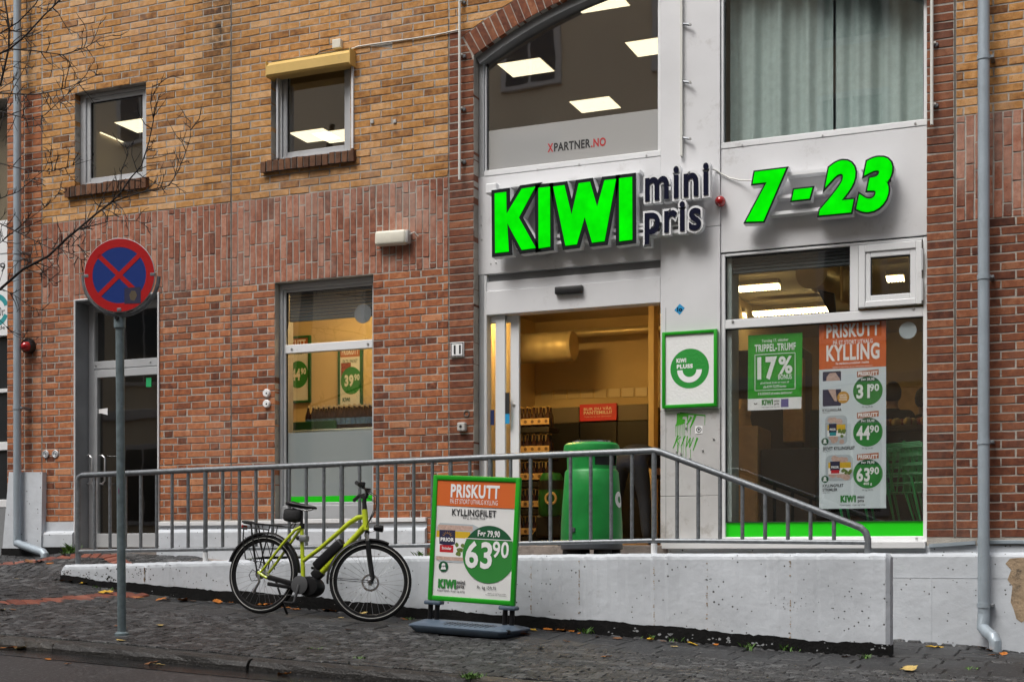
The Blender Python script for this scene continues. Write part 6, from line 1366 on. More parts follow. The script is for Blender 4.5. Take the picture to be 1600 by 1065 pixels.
# ================================================================ A-BOARD ON ITS BASE
DA = 2.03; ua = U(732, DA); za = G(ua, DA); AW, AH = .785, 1.04; AH0 = .235
ab_ = thing('pavement_sign', 'green framed pavement sign with chicken price on dark blue plastic base', 'sign', (ua, -DA, za))
AM = Matrix.Translation((ua + .012, -DA, za + .01)) @ FACE @ Matrix.Rotation(math.radians(-3.0), 4, 'Z')
def AL(x, y):     # crop point -> board coordinates
    v = (y - (50 + (x - 190) * 22 / 535)) / ((805 + (x - 165) * 40 / 540) - (50 + (x - 190) * 22 / 535)); xl = 190 - 25 * v; xr = 725 - 20 * v
    return ((x - xl) / (xr - xl) - .5) * AW, (1 - v) * AH + AH0
def abox(x0, x1, y0, y1, z0, z1, m_, nm, c=.004, seg=1, par=ab_): m1 = MB(); m1.cbox(x0, x1, y0, y1, z0, z1, c, seg, AM); return m1.build(nm, m_, par, smooth=40)
fw = .042
abox(-AW / 2, -AW / 2 + fw, AH0, AH0 + AH, -.022, .022, 'green_frame', 'frame', .010, 2); abox(AW / 2 - fw, AW / 2, AH0, AH0 + AH, -.022, .022, 'green_frame', 'frame', .010, 2); abox(-AW / 2 + fw * .8, AW / 2 - fw * .8, AH0, AH0 + fw, -.021, .021, 'green_frame', 'frame', .010, 2); abox(-AW / 2 + fw * .8, AW / 2 - fw * .8, AH0 + AH - fw, AH0 + AH, -.021, .021, 'green_frame', 'frame', .010, 2)
x0, x1, y0, y1 = -AW / 2 + fw - .004, AW / 2 - fw + .004, AH0 + fw - .004, AH0 + AH - fw + .004
# slightly cockled sheet
mb = MB(); vs = []
for i in range(17):
    for j in range(21): vs.append(AM @ Vector((x0 + (x1 - x0) * i / 16, y0 + (y1 - y0) * j / 20, .008 + .0012 * math.sin(j * .9 + i * .3))))
mb.add(vs, [(i * 21 + j, (i + 1) * 21 + j, (i + 1) * 21 + j + 1, i * 21 + j + 1) for i in range(16) for j in range(20)]); mb.build('sheet', 'paper', ab_, smooth=60, recalc=False)
def Lz(mbx, t, x, y, w_, h_, z=.0135, bold=.02): cx_, cy_ = AL(x, y); text_into(mbx, t, AM, cx_, cy_, w_ * AW / 536, h_ * AH / 762, bold, z=z)
def adisc(mbx, x, y, r, z, a0=0, a1=2 * math.pi, n=44): cx_, cy_ = AL(x, y); k = r * AH / 762; mbx.poly([AM @ Vector((cx_ + k * math.cos(a0 + (a1 - a0) * i / n), cy_ + k * math.sin(a0 + (a1 - a0) * i / n), z)) for i in range(n if a1 - a0 > 6.2 else n + 1)])
def arect(mbx, xa, ya, xb, yb, z): a = AL(xa, ya); b = AL(xb, ya); c = AL(xa, yb); mbx.quad(*[AM @ Vector(q) for q in ((a[0], c[1], z), (b[0], c[1], z), (b[0], a[1], z), (a[0], a[1], z))])
mb = MB(); a = AL(220, 235); mb.quad(*[AM @ Vector(q) for q in ((x0, a[1], .0115), (x1, a[1], .0115), (x1, y1, .0115), (x0, y1, .0115))]); mb.build('orange_head', 'orange', ab_)
wm, kb, gp, gd = MB(), MB(), MB(), MB()
Lz(wm, 'PRISKUTT', 450, 153, 300, 82, bold=.035); Lz(wm, 'PÅ ET STORT UTVALG KYLLING', 444, 212, 292, 38, bold=.0); wm.build('head_lettering', 'white_print', ab_); wm = MB(); Lz(kb, 'KYLLINGFILET', 446, 282, 272, 40, bold=.02); Lz(kb, '400 g, strimlet, Prior', 446, 314, 140, 22, bold=.0); kb.build('product_lettering', 'print_black', ab_); kb = MB()
# price disc runs off the right edge of the sheet
cx_, cy_ = AL(541, 533); rr = 172 * AH / 762; pts = []
for i in range(61):
    t = 2 * math.pi * i / 60; X = cx_ + rr * math.cos(t); pts.append((min(X, x1 - .001), cy_ + rr * math.sin(t)))
gp.poly([AM @ Vector((X, Y, .0115)) for X, Y in pts[:-1]]); gp.build('price_disc', 'green_print', ab_)
pts = [(min(X, x1 - .001), Y) for X, Y in pts if Y > cy_ + rr * .53]; pts = [(min(cx_ + rr * math.cos(t), x1 - .001), cy_ + rr * math.sin(t)) for t in [math.radians(32 + 116 * i / 30) for i in range(31)]]; gd.poly([AM @ Vector((X, Y, .0122)) for X, Y in pts]); gd.build('price_disc_top', 'green_deep', ab_)
Lz(wm, 'Før 79,90', 540, 411, 135, 44, .0145, .03); Lz(wm, '63', 480, 535, 165, 165, .0145, .025); Lz(wm, '90', 614, 505, 98, 100, .0145, .02); a = AL(395, 432); b = AL(680, 445); wm.quad(*[AM @ Vector(q) for q in ((a[0], a[1] - .006, .0142), (x1, a[1] - .006, .0142), (x1, a[1], .0142), (a[0], a[1], .0142))])
g2 = MB(); Lz(g2, 'KIWI', 286, 708, 112, 56, .0135, .09); Lz(kb, 'mini', 373, 700, 50, 24, .0135, .03); Lz(kb, 'pris', 370, 727, 46, 30, .0135, .03); Lz(kb, 'Kjapt kjøpt, trygt og billig', 312, 752, 170, 16, .0135, .0); kb.build('logo_lettering', 'print_black', ab_); kb = MB(); Lz(kb, 'Pr. kg 159,75', 531, 736, 115, 26, .0135, .01); kb.build('unit_price', 'print_black', ab_); kb = MB(); Lz(kb, 'Gjelder så langt lageret rekker', 595, 770, 112, 9, .0135, .0); Lz(kb, 'Tilbudet gjelder ikke i alle butikker', 590, 780, 130, 8, .0135, .0); kb.build('small_print', 'print_black', ab_)
wm.build('price_lettering', 'white_print', ab_); g2.build('logo', 'green_print', ab_)
mb = MB(); q = [AL(x, y) for x, y in ((214, 365), (235, 340), (440, 352), (480, 372), (470, 560), (380, 582), (240, 576), (210, 555))]; mb.poly([AM @ Vector((X, Y, .0106)) for X, Y in q]); mb.build('picture_tray', 'tray_grey', ab_)
mb = MB(); arect(mb, 222, 350, 440, 380, .0109); arect(mb, 216, 520, 385, 562, .0109); stuff(mb.build('picture_meat', 'pink_print', ab_))
mb = MB(); arect(mb, 214, 385, 425, 425, .0113); mb.build('picture_label', 'yellow_print', ab_); mb = MB(); arect(mb, 214, 425, 400, 540, .0111); mb.build('picture_label', 'sticker_white', ab_)
mb = MB(); q = [AL(x, y) for x, y in ((232, 382), (332, 386), (331, 470), (284, 480), (233, 466))]; mb.poly([AM @ Vector((X, Y, .0117)) for X, Y in q]); mb.build('brand_label', 'navy_print', ab_)
mb = MB(); Lz(mb, 'PRIOR', 283, 441, 84, 24, .0135, .05); mb.build('brand_lettering', 'sticker_white', ab_)
mb = MB()
for k in range(7):
    t = math.radians(20 + k * 23.3); c = AL(282, 425); q = [(.028, -.10), (.052, 0), (.028, .10)]; mb.poly([AM @ Vector((c[0] + r * math.cos(t + d_), c[1] + r * math.sin(t + d_), .0121)) for r, d_ in q])
mb.build('brand_rays', 'gold_print', ab_)
mb = MB(); arect(mb, 237, 472, 322, 515, .0119); mb.build('brand_label', 'sign_red', ab_); mb = MB(); Lz(mb, 'Strimler', 280, 493, 60, 18, .0135, .02); mb.build('brand_lettering', 'white_print', ab_)
mb = MB()
for k in range(8): c = AL(R.uniform(340, 380), R.uniform(470, 535)); mb.poly([AM @ Vector((c[0] + .022 * math.cos(i * .9) * R.uniform(.6, 1), c[1] + .022 * math.sin(i * .9) * R.uniform(.6, 1), .0116 + k * .00005)) for i in range(7)])
mb.build('picture_salad', 'leaf_print', ab_)
mb = MB(); adisc(mb, 261, 603, 32, .0115); mb.build('badge', 'green_deep', ab_); mb = MB(); adisc(mb, 261, 594, 12, .0121, n=16); q = [AL(x, y) for x, y in ((253, 598), (269, 598), (279, 621), (243, 621))]; mb.poly([AM @ Vector((X, Y, .0121)) for X, Y in q]); mb.build('badge_figure', 'sticker_white', ab_)
# feet and base
mat('base_blue', (.075, .105, .145), .42, var=.12, vscale=12, bump=.15, bscale=90)
for sx in (-1, 1):
    xc = sx * (AW / 2 - .055); abox(xc - .075, xc + .075, AH0 - .035, AH0 - .002, -.05, .05, 'base_blue', 'bracket', .012, 2)
    for o_ in (-.030, .032): MB().tube([AM @ Vector((xc + o_, .05, 0)), AM @ Vector((xc + o_, AH0 - .03, 0))], .021, 12).build('spring_leg', 'bike_black', ab_, smooth=50)
mb = MB(); bw, bd = .435, .30; prof = [(1.0, 1.0, .035), (1.0, 1.0, .052), (.985, .97, .060), (.93, .80, .075), (.90, .40, .092), (.88, .0, .094)]
ring = []
for (ku, kd_, h_) in [(.90, .90, .0), (.93, .93, .012), (1.0, 1.0, .045), (1.0, 1.0, .056), (.97, .955, .064), (.90, .30, .090)]:
    pts = []
    for sx, sz, a0 in ((1, 1, 0), (-1, 1, 90), (-1, -1, 180), (1, -1, 270)):
        for i in range(5):
            t = math.radians(a0 + 90 * i / 4); rr = .06 * min(1, kd_ * 1.5); pts.append((sx * (bw * ku - rr) + rr * math.cos(t), h_ + .0, sz * max(.0, bd * kd_ - rr) + rr * math.sin(t) * (1 if kd_ > .5 else .5)))
    ring.append(pts)
vs = [AM @ Vector((x, y - .012, z)) for pts in ring for x, y, z in pts]; k = len(ring[0])
mb.add(vs, [(i * k + j, i * k + (j + 1) % k, (i + 1) * k + (j + 1) % k, (i + 1) * k + j) for i in range(len(ring) - 1) for j in range(k)] + [tuple(range(k)), tuple((len(ring) - 1) * k + j for j in range(k))]); mb.build('base', 'base_blue', ab_, smooth=35)
mb = MB()
for k in range(9): X = -.12 + k * .045; mb.tube([AM @ Vector((X + .02, .0775, .12)), AM @ Vector((X, .0575, .25))], .0018, 4)
for k in range(4): mb.tube([AM @ Vector((-.16, .074 - k * .0062, .135 + k * .034)), AM @ Vector((.30, .074 - k * .0062, .135 + k * .034))], .0018, 4)
mb.build('base_groove', 'bike_black', ab_)
abox(bw - .03, bw + .012, .02, .055, .19, .23, 'bike_black', 'base_plug', .008, 2)

# ================================================================ LITTER BIN
mat('bin_green', (.006, .22, .035), .42, var=.14, vscale=5, bump=.15, bscale=30, dirt=((.06, .16, .07), 14, .60, .5)); mat('bin_grey', (.055, .062, .072), .5)
bu, by, bz = U(924.5, .75), -.75, .985
bn = thing('litter_bin', 'large green plastic litter bin behind the railing at the shop door', 'bin', (bu, by, bz)); BT = Matrix.Translation((bu, by, bz)); q = 1 / S(924, .75)
rb = 48.5 * q
MB().lathe([(rb * .99, .135), (rb, .15), (rb * .985, .30), (rb * .95, .45), (rb * .90, .62), (rb * .865, .745), (rb * .82, .765), (rb * .79, .77)], BT, 40).build('body', 'bin_green', bn, smooth=35)
MB().lathe([(rb * .97, .06), (rb * 1.0, .07), (rb * 1.0, .132), (rb * .97, .137)], BT, 40).build('base_band', 'bin_grey', bn, smooth=35)
# hood with an opening to the right
mb = MB(); n = 40; hz = [(rb * .795, .76), (rb * .79, .80), (rb * .80, .925)]; vs = []
for r, z in hz:
    for j in range(n): a = 2 * math.pi * j / n; vs.append(BT @ Vector((r * math.cos(a), r * math.sin(a), z)))
fs = []
for i in range(2):
    for j in range(n):
        a = math.degrees(2 * math.pi * (j + .5) / n)
        if i == 1 and (a < 6 or 300 < a): continue
        fs.append((i * n + j, i * n + (j + 1) % n, (i + 1) * n + (j + 1) % n, (i + 1) * n + j))
mb.add(vs, fs); mb.build('hood', 'bin_green', bn, smooth=40, recalc=False)
MB().lathe([(rb * .74, .77), (rb * .74, .93)], BT, 30).build('liner', 'seal_black', bn, smooth=40)
MB().lathe([(rb * .80, .918), (rb * .90, .922), (rb * .91, .945), (rb * .88, .985), (rb * .80, 1.003), (rb * .66, 1.008), (rb * .02, 1.004)], BT, 40).build('lid', 'bin_green', bn, smooth=35)
MB().lathe([(rb * .62, 1.004), (rb * .62, 1.022), (rb * .56, 1.022), (rb * .54, 1.008)], BT, 36).build('ash_ring', 'chrome', bn, smooth=35)
MB().lathe([(rb * .55, 1.006), (rb * .55, 1.012)], BT, 30).build('ash_plate', 'galv', bn)
for a in (40, 140, 220, 320): c = (bu + .19 * math.cos(math.radians(a)), by + .19 * math.sin(math.radians(a))); MB().lathe([(.075, -.02), (.08, .0), (.08, .055), (.07, .065)], Matrix.Translation((c[0], c[1], bz)), 14).build('foot', 'rubber', bn, smooth=40)
# emblem wrapped on the right flank
mb = MB(); vs = []
def wrap(a, z, r_=.0): rr = rb * (.985 - (z - .30) * .25) + .004 + r_; return Vector((bu + rr * math.cos(a), by + rr * math.sin(a), bz + z))
k = 24; ca, cz2 = math.radians(-4), .50
pts = [wrap(ca + .26 * math.cos(i / k * 6.2832), cz2 + .072 * math.sin(i / k * 6.2832)) for i in range(k)]; mb.add([wrap(ca, cz2, .001)] + pts, [(0, 1 + i, 1 + (i + 1) % k) for i in range(k)]); mb.build('emblem', 'sticker_white', bn, smooth=60)
mb = MB(); pts = [wrap(ca + .10 * math.cos(i / k * 6.2832), cz2 + .03 * math.sin(i / k * 6.2832), .003) for i in range(k)]; mb.add([wrap(ca, cz2, .004)] + pts, [(0, 1 + i, 1 + (i + 1) % k) for i in range(k)]); mb.build('emblem_mark', 'bin_green', bn)
p = P(912, 828, .75); MB().cbox(p.x - .018, p.x + .018, by - rb - .003, by - rb + .03, p.z - .02, p.z + .02, .003).build('lock_plate', 'bin_grey', bn)

# ================================================================ NO STOPPING SIGN
mat('sign_red2', (.42, .008, .010), .35, bump=.1, bscale=60); mat('sign_blue', (.010, .036, .20), .35, bump=.1, bscale=60); mat('pole_galv', (.155, .20, .215), .45, metal=.4, var=.25, vscale=14, dirt=((.05, .06, .06), 12, .6, .5))
DP = 3.75; pu, zg = U(190.5, DP), G(U(190.5, DP), DP); pt_ = P(187, 492, DP)
ts = thing('traffic_sign', 'round blue and red no-stopping sign on grey pole at the kerb', 'sign', (pu, -DP, zg))
MB().tube([(pu, -DP, zg - .1), (pt_.x, -DP, pt_.z)], .0325, 16).build('pole', 'pole_galv', ts, smooth=50)
MB().lathe([(.055, -.01), (.055, .015), (.036, .03)], Matrix.Translation((pu, -DP, zg)), 16).build('foot_collar', 'pole_galv', ts, smooth=40)
sc_ = P(186.5, 430, DP + .05); rs = 57.6 / S(186, DP); YAW = math.radians(16)
SM = Matrix.Translation(sc_) @ Matrix.Rotation(YAW, 4, 'Z') @ FACE
m1 = MB(); m1.lathe([(rs * .985, -.012), (rs, -.008), (rs, 0), (rs * .99, .003)], SM, 64); m1.build('plate', 'alu', ts, smooth=40)
def sdisc(r0, r1, z, m_, nm, a0=0, a1=360, n=64):
    mb = MB(); vs = []
    for i in range(n + 1):
        a = math.radians(a0 + (a1 - a0) * i / n); vs += [SM @ Vector((r0 * math.cos(a), r0 * math.sin(a), z)), SM @ Vector((r1 * math.cos(a), r1 * math.sin(a), z))]
    mb.add(vs, [(2 * i, 2 * i + 1, 2 * i + 3, 2 * i + 2) for i in range(n)]); return mb.build(nm, m_, ts)
sdisc(.0, rs * .985, .0035, 'sign_blue', 'blue_field'); sdisc(rs * .755, rs * .985, .0042, 'sign_red2', 'red_ring')
mb = MB()
for s in (1, -1):
    a = math.radians(43) * s; d1 = Vector((math.cos(a), math.sin(a), 0)); d2 = Vector((-d1.y, d1.x, 0)); l, w_ = rs * .80, rs * .063; z = Vector((0, 0, .0046 + .0004 * s)); mb.quad(*[SM @ (d1 * x * l + d2 * y * w_ + z) for x, y in ((-1, -1), (1, -1), (1, 1), (-1, 1))])
mb.build('red_cross', 'sign_red2', ts)
mb = MB(); x, y = rs * .36, -rs * .56; mb.quad(*[SM @ Vector((x + a, y + b, .0054)) for a, b in ((-.06, -.06), (.07, -.06), (.07, .065), (-.06, .06))]); mb.build('sticker', 'navy_print', ts); mb = MB(); mb.poly([SM @ Vector((x + .01 + .032 * math.cos(i), y + .042 * math.sin(i), .006)) for i in range(6)]); mb.build('sticker_figure', 'machine_brown', ts)
vs = [SM @ Vector(((rs + .018) * math.cos(math.radians(a)), (rs + .018) * math.sin(math.radians(a)), -.03)) for a in range(178, 363, 5)]; MB().tube(vs, .015, 8).build('bracket_ring', 'galv', ts, smooth=60)
for a in (180, 270, 360): c = SM @ Vector(((rs - .03) * math.cos(math.radians(a)), (rs - .03) * math.sin(math.radians(a)), .006)); m1 = MB(); m1.cbox(-.02, .02, -.014, .014, -.02, .006, .004, 1, SM @ Matrix.Translation(((rs - .02) * math.cos(math.radians(a)), (rs - .02) * math.sin(math.radians(a)), 0))); m1.build('clip', 'galv', ts)
MB().tube([(pt_.x, -DP, pt_.z - .10), (pt_.x, -DP, pt_.z + .10)], .044, 14).build('clamp', 'pole_galv', ts, smooth=50); MB().lathe([(.016, -.05), (.016, .052)], Matrix.Translation((pt_.x + .01, -DP, pt_.z - .03)) @ FACE, 8).build('clamp_bolt', 'bike_black', ts)
mb = MB(); p = P(188, 767, DP); k = 6; vs = []
for i in range(k + 1):
    a = math.radians(200 + 70 * i / k)
    for z in (-.03, .03): vs.append((pu + .0332 * math.cos(a), -DP + .0332 * math.sin(a), p.z + z * (1 - abs(i - k / 2) / k)))
mb.add(vs, [(2 * i, 2 * i + 2, 2 * i + 3, 2 * i + 1) for i in range(k)]); mb.build('pole_sticker', mat('magenta', (.12, .01, .08), .5).name, ts)

# ================================================================ DRAINPIPES
def pipe(xc, r, d, y1, label, shoe, ys):
    u = U(xc, d); zb_ = Zp(xc, y1, d); o = thing('drainpipe', label, 'pipe', (u, -d, zb_)); MB().tube([(u, -d, zb_), (u, -d, 8.2)], r, 18).build('tube', 'pipe_grey', o, smooth=50)
    pts = [P(x, y, dd) for x, y, dd in shoe]; MB().tube(pts, r * 1.06, 16).build('shoe', 'pipe_grey', o, smooth=30)
    for y in ys:
        z = Zp(xc, y, d); MB().tube([(u, -d, z - .02), (u, -d, z + .02)], r + .006, 18).build('collar', 'pipe_grey', o, smooth=40); MB().cbox(u + r, u + r + .035, -d - .008, .01, z - .012, z + .012, .003).build('bracket', 'galv', o)
    return o
pipe(27, .043, .13, 846, 'left grey drainpipe beside the red alarm', [(27, 838, .13), (27, 848, .14), (40, 853, .20), (60, 860, .24), (67, 862, .26), (70, 866, .27), (70, 872, .27)], (405, 637, 395))
pipe(1537, .048, .13, 975, 'right grey drainpipe on the brick at the picture edge', [(1537, 960, .13), (1536, 980, .15), (1543, 988, .24), (1552, 995, .31), (1555, 1002, .33), (1555, 1018, .33)], (90, 433, 690, 945))

# ================================================================ BARE TREE AT THE LEFT
mat('bark', (.018, .014, .013), .9, var=.4, vscale=30, bump=.6, bscale=60)
DT = 3.2; tu = U(-150, DT); tzg = G(tu, DT)
tr = thing('bare_tree', 'bare dark tree whose leafless branches reach in from the left edge', 'tree', (tu, -DT, tzg))
TT = P(-150, 430, DT); MB().tube([(tu, -DT, tzg - .1), (tu + .02, -DT, tzg + 1.2), (TT.x, -DT, TT.z), P(-140, 200, DT), P(-110, 20, DT), P(-90, -150, DT)], [.13, .11, .095, .075, .055, .035], 12).build('trunk', 'bark', tr, smooth=60)
limbs = [([(-145, 520), (-60, 482), (0, 452), (37, 420), (75, 400), (105, 372), (124, 357), (150, 334), (170, 318), (188, 300), (205, 280), (221, 259), (233, 225), (240, 188), (237, 160), (239, 130)], 5.2, 1.0), ([(170, 318), (200, 306), (233, 297), (263, 289), (278, 268), (289, 244), (297, 215), (298, 188)], 2.4, .8), ([(124, 357), (150, 352), (175, 345), (215, 345), (240, 360)], 2.0, .7),
         ([(-145, 330), (-60, 335), (0, 349), (40, 368), (81, 389), (110, 385), (135, 380)], 2.6, .8), ([(-140, 250), (-50, 190), (0, 132), (14, 76), (15, 42), (8, 0), (-2, -60)], 4.5, 2.5), ([(-20, 100), (0, 84), (17, 75), (42, 53), (68, 25), (93, 0), (120, -40)], 3.6, 1.8), ([(-40, 70), (0, 53), (28, 34), (56, 6), (75, -30)], 2.6, 1.5),
         ([(17, 77), (56, 79), (99, 86), (135, 75), (155, 60), (177, 55)], 2.4, .7), ([(-100, 150), (0, 146), (56, 148), (93, 142), (130, 128), (160, 113)], 2.8, .7), ([(-60, 160), (0, 173), (42, 186), (70, 180), (101, 152), (118, 135)], 2.4, .7), ([(-80, 250), (0, 255), (42, 265), (79, 268), (121, 256), (146, 249)], 2.2, .6), ([(0, 310), (28, 299), (70, 265), (82, 234)], 1.8, .6), ([(0, 380), (40, 345), (75, 322), (95, 300)], 1.5, .6), ([(-30, 470), (0, 500), (20, 520), (40, 535)], 1.5, .6), ([(-20, 440), (20, 460), (50, 480), (75, 487)], 1.5, .6), ([(37, 420), (70, 430), (90, 445)], 1.4, .6), ([(-5, 200), (20, 140), (45, 95), (52, 50)], 1.6, .6), ([(150, 334), (165, 300), (180, 275)], 1.5, .6), ([(90, 388), (120, 400), (140, 420)], 1.4, .6), ([(188, 300), (190, 265), (200, 240), (195, 225)], 1.6, .6)]
mb_l, mb_t = None, MB(); tips = []
for li, (pts, r0, r1) in enumerate(limbs):
    off = R.uniform(-.25, .25) if li > 1 else .0; k = len(pts); pp = []; rr = []
    for i, (x, y) in enumerate(pts):
        d_ = DT + off * min(1, i / 3) + R.gauss(0, .012); pp.append(P(x + R.gauss(0, .6), y + R.gauss(0, .6), d_)); rr.append((r0 + (r1 - r0) * i / (k - 1)) / 2 / 195)
    MB().tube(pp, rr, 7).build('limb', 'bark', tr, smooth=60)
    for i in range(1, k):
        a, b = pp[i - 1], pp[i]; L2_ = (b - a).length; nn = max(1, int(L2_ / .040)) if a.x > -.8 else 0
        for q in range(nn):
            if R.random() < .25: continue
            s_ = a + (b - a) * R.random(); t = (b - a).normalized(); side = R.choice((-1, 1)); ang = math.radians(R.uniform(30, 75)) * side
            dr_ = Vector((t.x * math.cos(ang) - t.z * math.sin(ang), R.uniform(-.6, .6), t.x * math.sin(ang) + t.z * math.cos(ang))).normalized(); ln = R.uniform(.05, .22) * (1.4 if r0 > 2.2 else .8); pts2 = [s_]; cur_ = s_
            for e in range(4): dr_ = (dr_ + Vector((R.gauss(0, .22), R.gauss(0, .15), R.gauss(0, .22) + .03))).normalized(); cur_ = cur_ + dr_ * ln / 4; pts2.append(cur_)
            mb_t.tube(pts2, [.0045, .0038, .0032, .0026, .0017], 4)
            for e in (1, 2, 3):
                if R.random() < .55:
                    d2 = (dr_ + Vector((R.gauss(0, .8), R.gauss(0, .4), R.gauss(0, .8)))).normalized(); mb_t.tube([pts2[e], pts2[e] + d2 * ln * .22, pts2[e] + d2 * ln * .38 + Vector((0, 0, .008))], [.003, .0024, .0016], 4)
stuff(mb_t.build('twigs', 'bark', tr, smooth=60))

# ================================================================ LEAVES AND WEEDS
mat('leaf_yellow', (.50, .30, .02), .5, var=.3, vscale=40); mat('leaf_orange', (.40, .13, .015), .5, var=.4, vscale=40); mat('leaf_brown', (.16, .065, .02), .6, var=.4, vscale=40); mat('leaf_pale', (.50, .36, .12), .5, var=.3, vscale=40)
leafme = []
for k in range(5):
    mb = MB(); n = 7; vs = []; cu_ = R.uniform(.5, 1.6)
    for i in range(n):
        t = i / (n - 1); w_ = .5 * math.sin(math.pi * min(1, t * .92 + .04)) ** .8 * (1 + .25 * math.sin(t * 19 + k)); x = t - .5
        for s in (-1, 0, 1): vs.append((x, s * w_ * R.uniform(.75, 1.05), cu_ * (.25 * x * x + .22 * abs(s) * w_ * R.uniform(.5, 1.3)) + R.uniform(0, .05)))
    mb.add(vs, [(i * 3 + j, (i + 1) * 3 + j, (i + 1) * 3 + j + 1, i * 3 + j + 1) for i in range(n - 1) for j in range(2)])
    for cn in ('leaf_yellow', 'leaf_orange', 'leaf_brown', 'leaf_pale'):
        o = mb.build('fallen_leaf', cn, None, smooth=60, recalc=False); leafme.append((cn, o.data)); bpy.data.objects.remove(o)
colw = {'leaf_yellow': 'yellow', 'leaf_orange': 'orange', 'leaf_brown': 'brown', 'leaf_pale': 'pale tan'}
LEAVES = []
def leaf(x, y, size, cn, where, road=False):
    if road:
        lo, hi = D2 + .05, 9.0
        for _ in range(40):
            md = (lo + hi) / 2; yy = YH + (ZE - Groad(U(x, md), md)) * S(x, md)
            if yy < y: lo = md
            else: hi = md
        u, d = U(x, lo), lo; z = Groad(u, d)
    else: u, d = GP(x, y); z = G(u, d)
    me = R.choice([m_ for c_, m_ in leafme if c_ == cn]); o = bpy.data.objects.new('fallen_leaf', me); COL.objects.link(o)
    o.location = (u, -d, z + .006); s_ = 1.55 * size / S(x, d); o.scale = (s_, s_ * R.uniform(.5, .8), s_ * .8); o.rotation_euler = (R.gauss(0, .12), R.gauss(0, .12), R.uniform(0, 6.28))
    tag(o, 'fallen %s leaf lying %s' % (colw[cn], where), 'leaf', 'fallen leaves %s' % where); LEAVES.append((x, o))
YL, OR, BR, PA_ = 'leaf_yellow', 'leaf_orange', 'leaf_brown', 'leaf_pale'
W1 = 'along the foot of the ramp wall'; W2 = 'on the open pavement'; W3 = 'in the wet gutter'
for x, y, s_, c_ in ((142, 906, 17, YL), (130, 912, 10, YL), (110, 908, 9, OR), (97, 908, 9, OR), (181, 923, 12, OR), (165, 927, 16, YL), (215, 934, 12, OR), (252, 937, 14, OR), (286, 939, 20, OR), (262, 938, 9, BR), (300, 940, 10, BR), (340, 941, 19, OR), (358, 943, 10, OR), (412, 947, 18, OR), (420, 948, 12, BR), (447, 950, 12, OR), (462, 953, 12, OR), (511, 953, 20, BR), (520, 955, 12, OR), (565, 960, 14, PA_), (533, 966, 7, PA_), (632, 968, 9, OR), (838, 978, 20, BR), (848, 980, 12, BR), (829, 985, 15, YL), (815, 992, 18, OR), (856, 984, 12, OR), (878, 986, 14, OR), (893, 987, 9, OR), (868, 987, 8, BR), (965, 998, 11, BR), (1016, 999, 9, YL), (1016, 1001, 8, OR), (1036, 1002, 7, BR), (1054, 1005, 7, BR), (1082, 1007, 18, YL), (1054, 1011, 9, PA_), (1118, 1008, 8, OR), (1322, 1027, 10, BR), (933, 995, 9, BR), (905, 990, 7, OR)): leaf(x, y, s_, c_, W1)
for x, y, s_, c_ in ((28, 905, 8, PA_), (2, 953, 14, YL), (20, 953, 9, BR), (250, 978, 10, PA_), (188, 1002, 12, PA_), (182, 979, 7, OR), (545, 985, 14, BR), (845, 1013, 9, PA_), (948, 1027, 12, OR), (1421, 1047, 22, PA_), (1460, 1013, 18, YL), (1405, 993, 18, BR), (1412, 998, 16, BR), (1432, 1001, 14, BR), (1535, 1013, 14, BR), (1545, 1017, 15, OR), (1553, 1024, 14, OR), (1568, 1023, 14, OR), (885, 1003, 8, BR), (1490, 1064, 7, YL), (78, 881, 9, OR), (60, 879, 14, BR), (45, 878, 12, BR), (97, 866, 6, YL)): leaf(x, y, s_, c_, W2)
for x, y, s_, c_ in ((32, 1012, 20, PA_), (10, 1014, 22, OR), (75, 1031, 10, OR), (106, 1038, 9, BR), (236, 1038, 16, BR), (249, 1039, 12, PA_), (444, 1055, 22, OR)): leaf(x, y, s_, c_, W3, True)
byl = {}
for x, o in sorted(LEAVES, key=lambda t: t[0]): byl.setdefault(o['label'], []).append(o)
for lab, os_ in byl.items():
    if len(os_) > 1:
        for k, o in enumerate(os_): o['label'] = lab + ', ' + ('leftmost of them' if k == 0 else ORD[k] + ' from the left')
mat('weed', (.07, .16, .02), .6, var=.3, vscale=30); mb = MB()
def tuft(x, y, n, h_, d=None):
    u, d_ = GP(x, y) if d is None else (U(x, d), d); z = G(u, d_) if d is None else max(G(u, d), rampz(u, d)) - .005
    for k in range(n):
        a = R.uniform(0, 6.28); l = h_ * R.uniform(.5, 1.1); b = Vector((u + R.gauss(0, .03), -d_ + R.gauss(0, .02), z)); t = Vector((math.cos(a) * .5, math.sin(a) * .5, 1)).normalized(); s_ = Vector((-math.sin(a), math.cos(a), 0)) * R.uniform(.002, .006)
        mb.add([b - s_, b + s_, b + t * l * .6 + s_ * 1.3, b + t * l + Vector((math.cos(a), math.sin(a), -.2)) * l * .3], [(0, 1, 2, 3)])
for x, y, n, h_ in ((918, 990, 14, .07), (1016, 999, 8, .06), (1168, 1012, 14, .06), (1172, 1016, 8, .04), (1226, 1016, 18, .07), (1243, 1017, 10, .07), (1055, 1002, 8, .05), (640, 968, 18, .04), (150, 918, 10, .04), (175, 922, 10, .04), (1352, 1028, 18, .04), (738, 1060, 40, .05), (730, 1058, 30, .04), (1520, 1045, 12, .03), (490, 1013, 14, .02), (560, 1028, 12, .02)): tuft(x, y, n, h_)
for x, d_, n, h_ in ((112, .06, 40, .13), (108, .10, 30, .10), (100, .12, 14, .06), (297, 1.12, 26, .05), (355, 1.0, 34, .07), (362, 1.12, 30, .06), (395, 1.1, 20, .05), (655, 1.0, 22, .07), (460, 1.1, 14, .05), (620, 1.1, 10, .04), (215, 1.0, 14, .03), (250, 1.0, 14, .04)): tuft(x, 0, n, h_, d_)
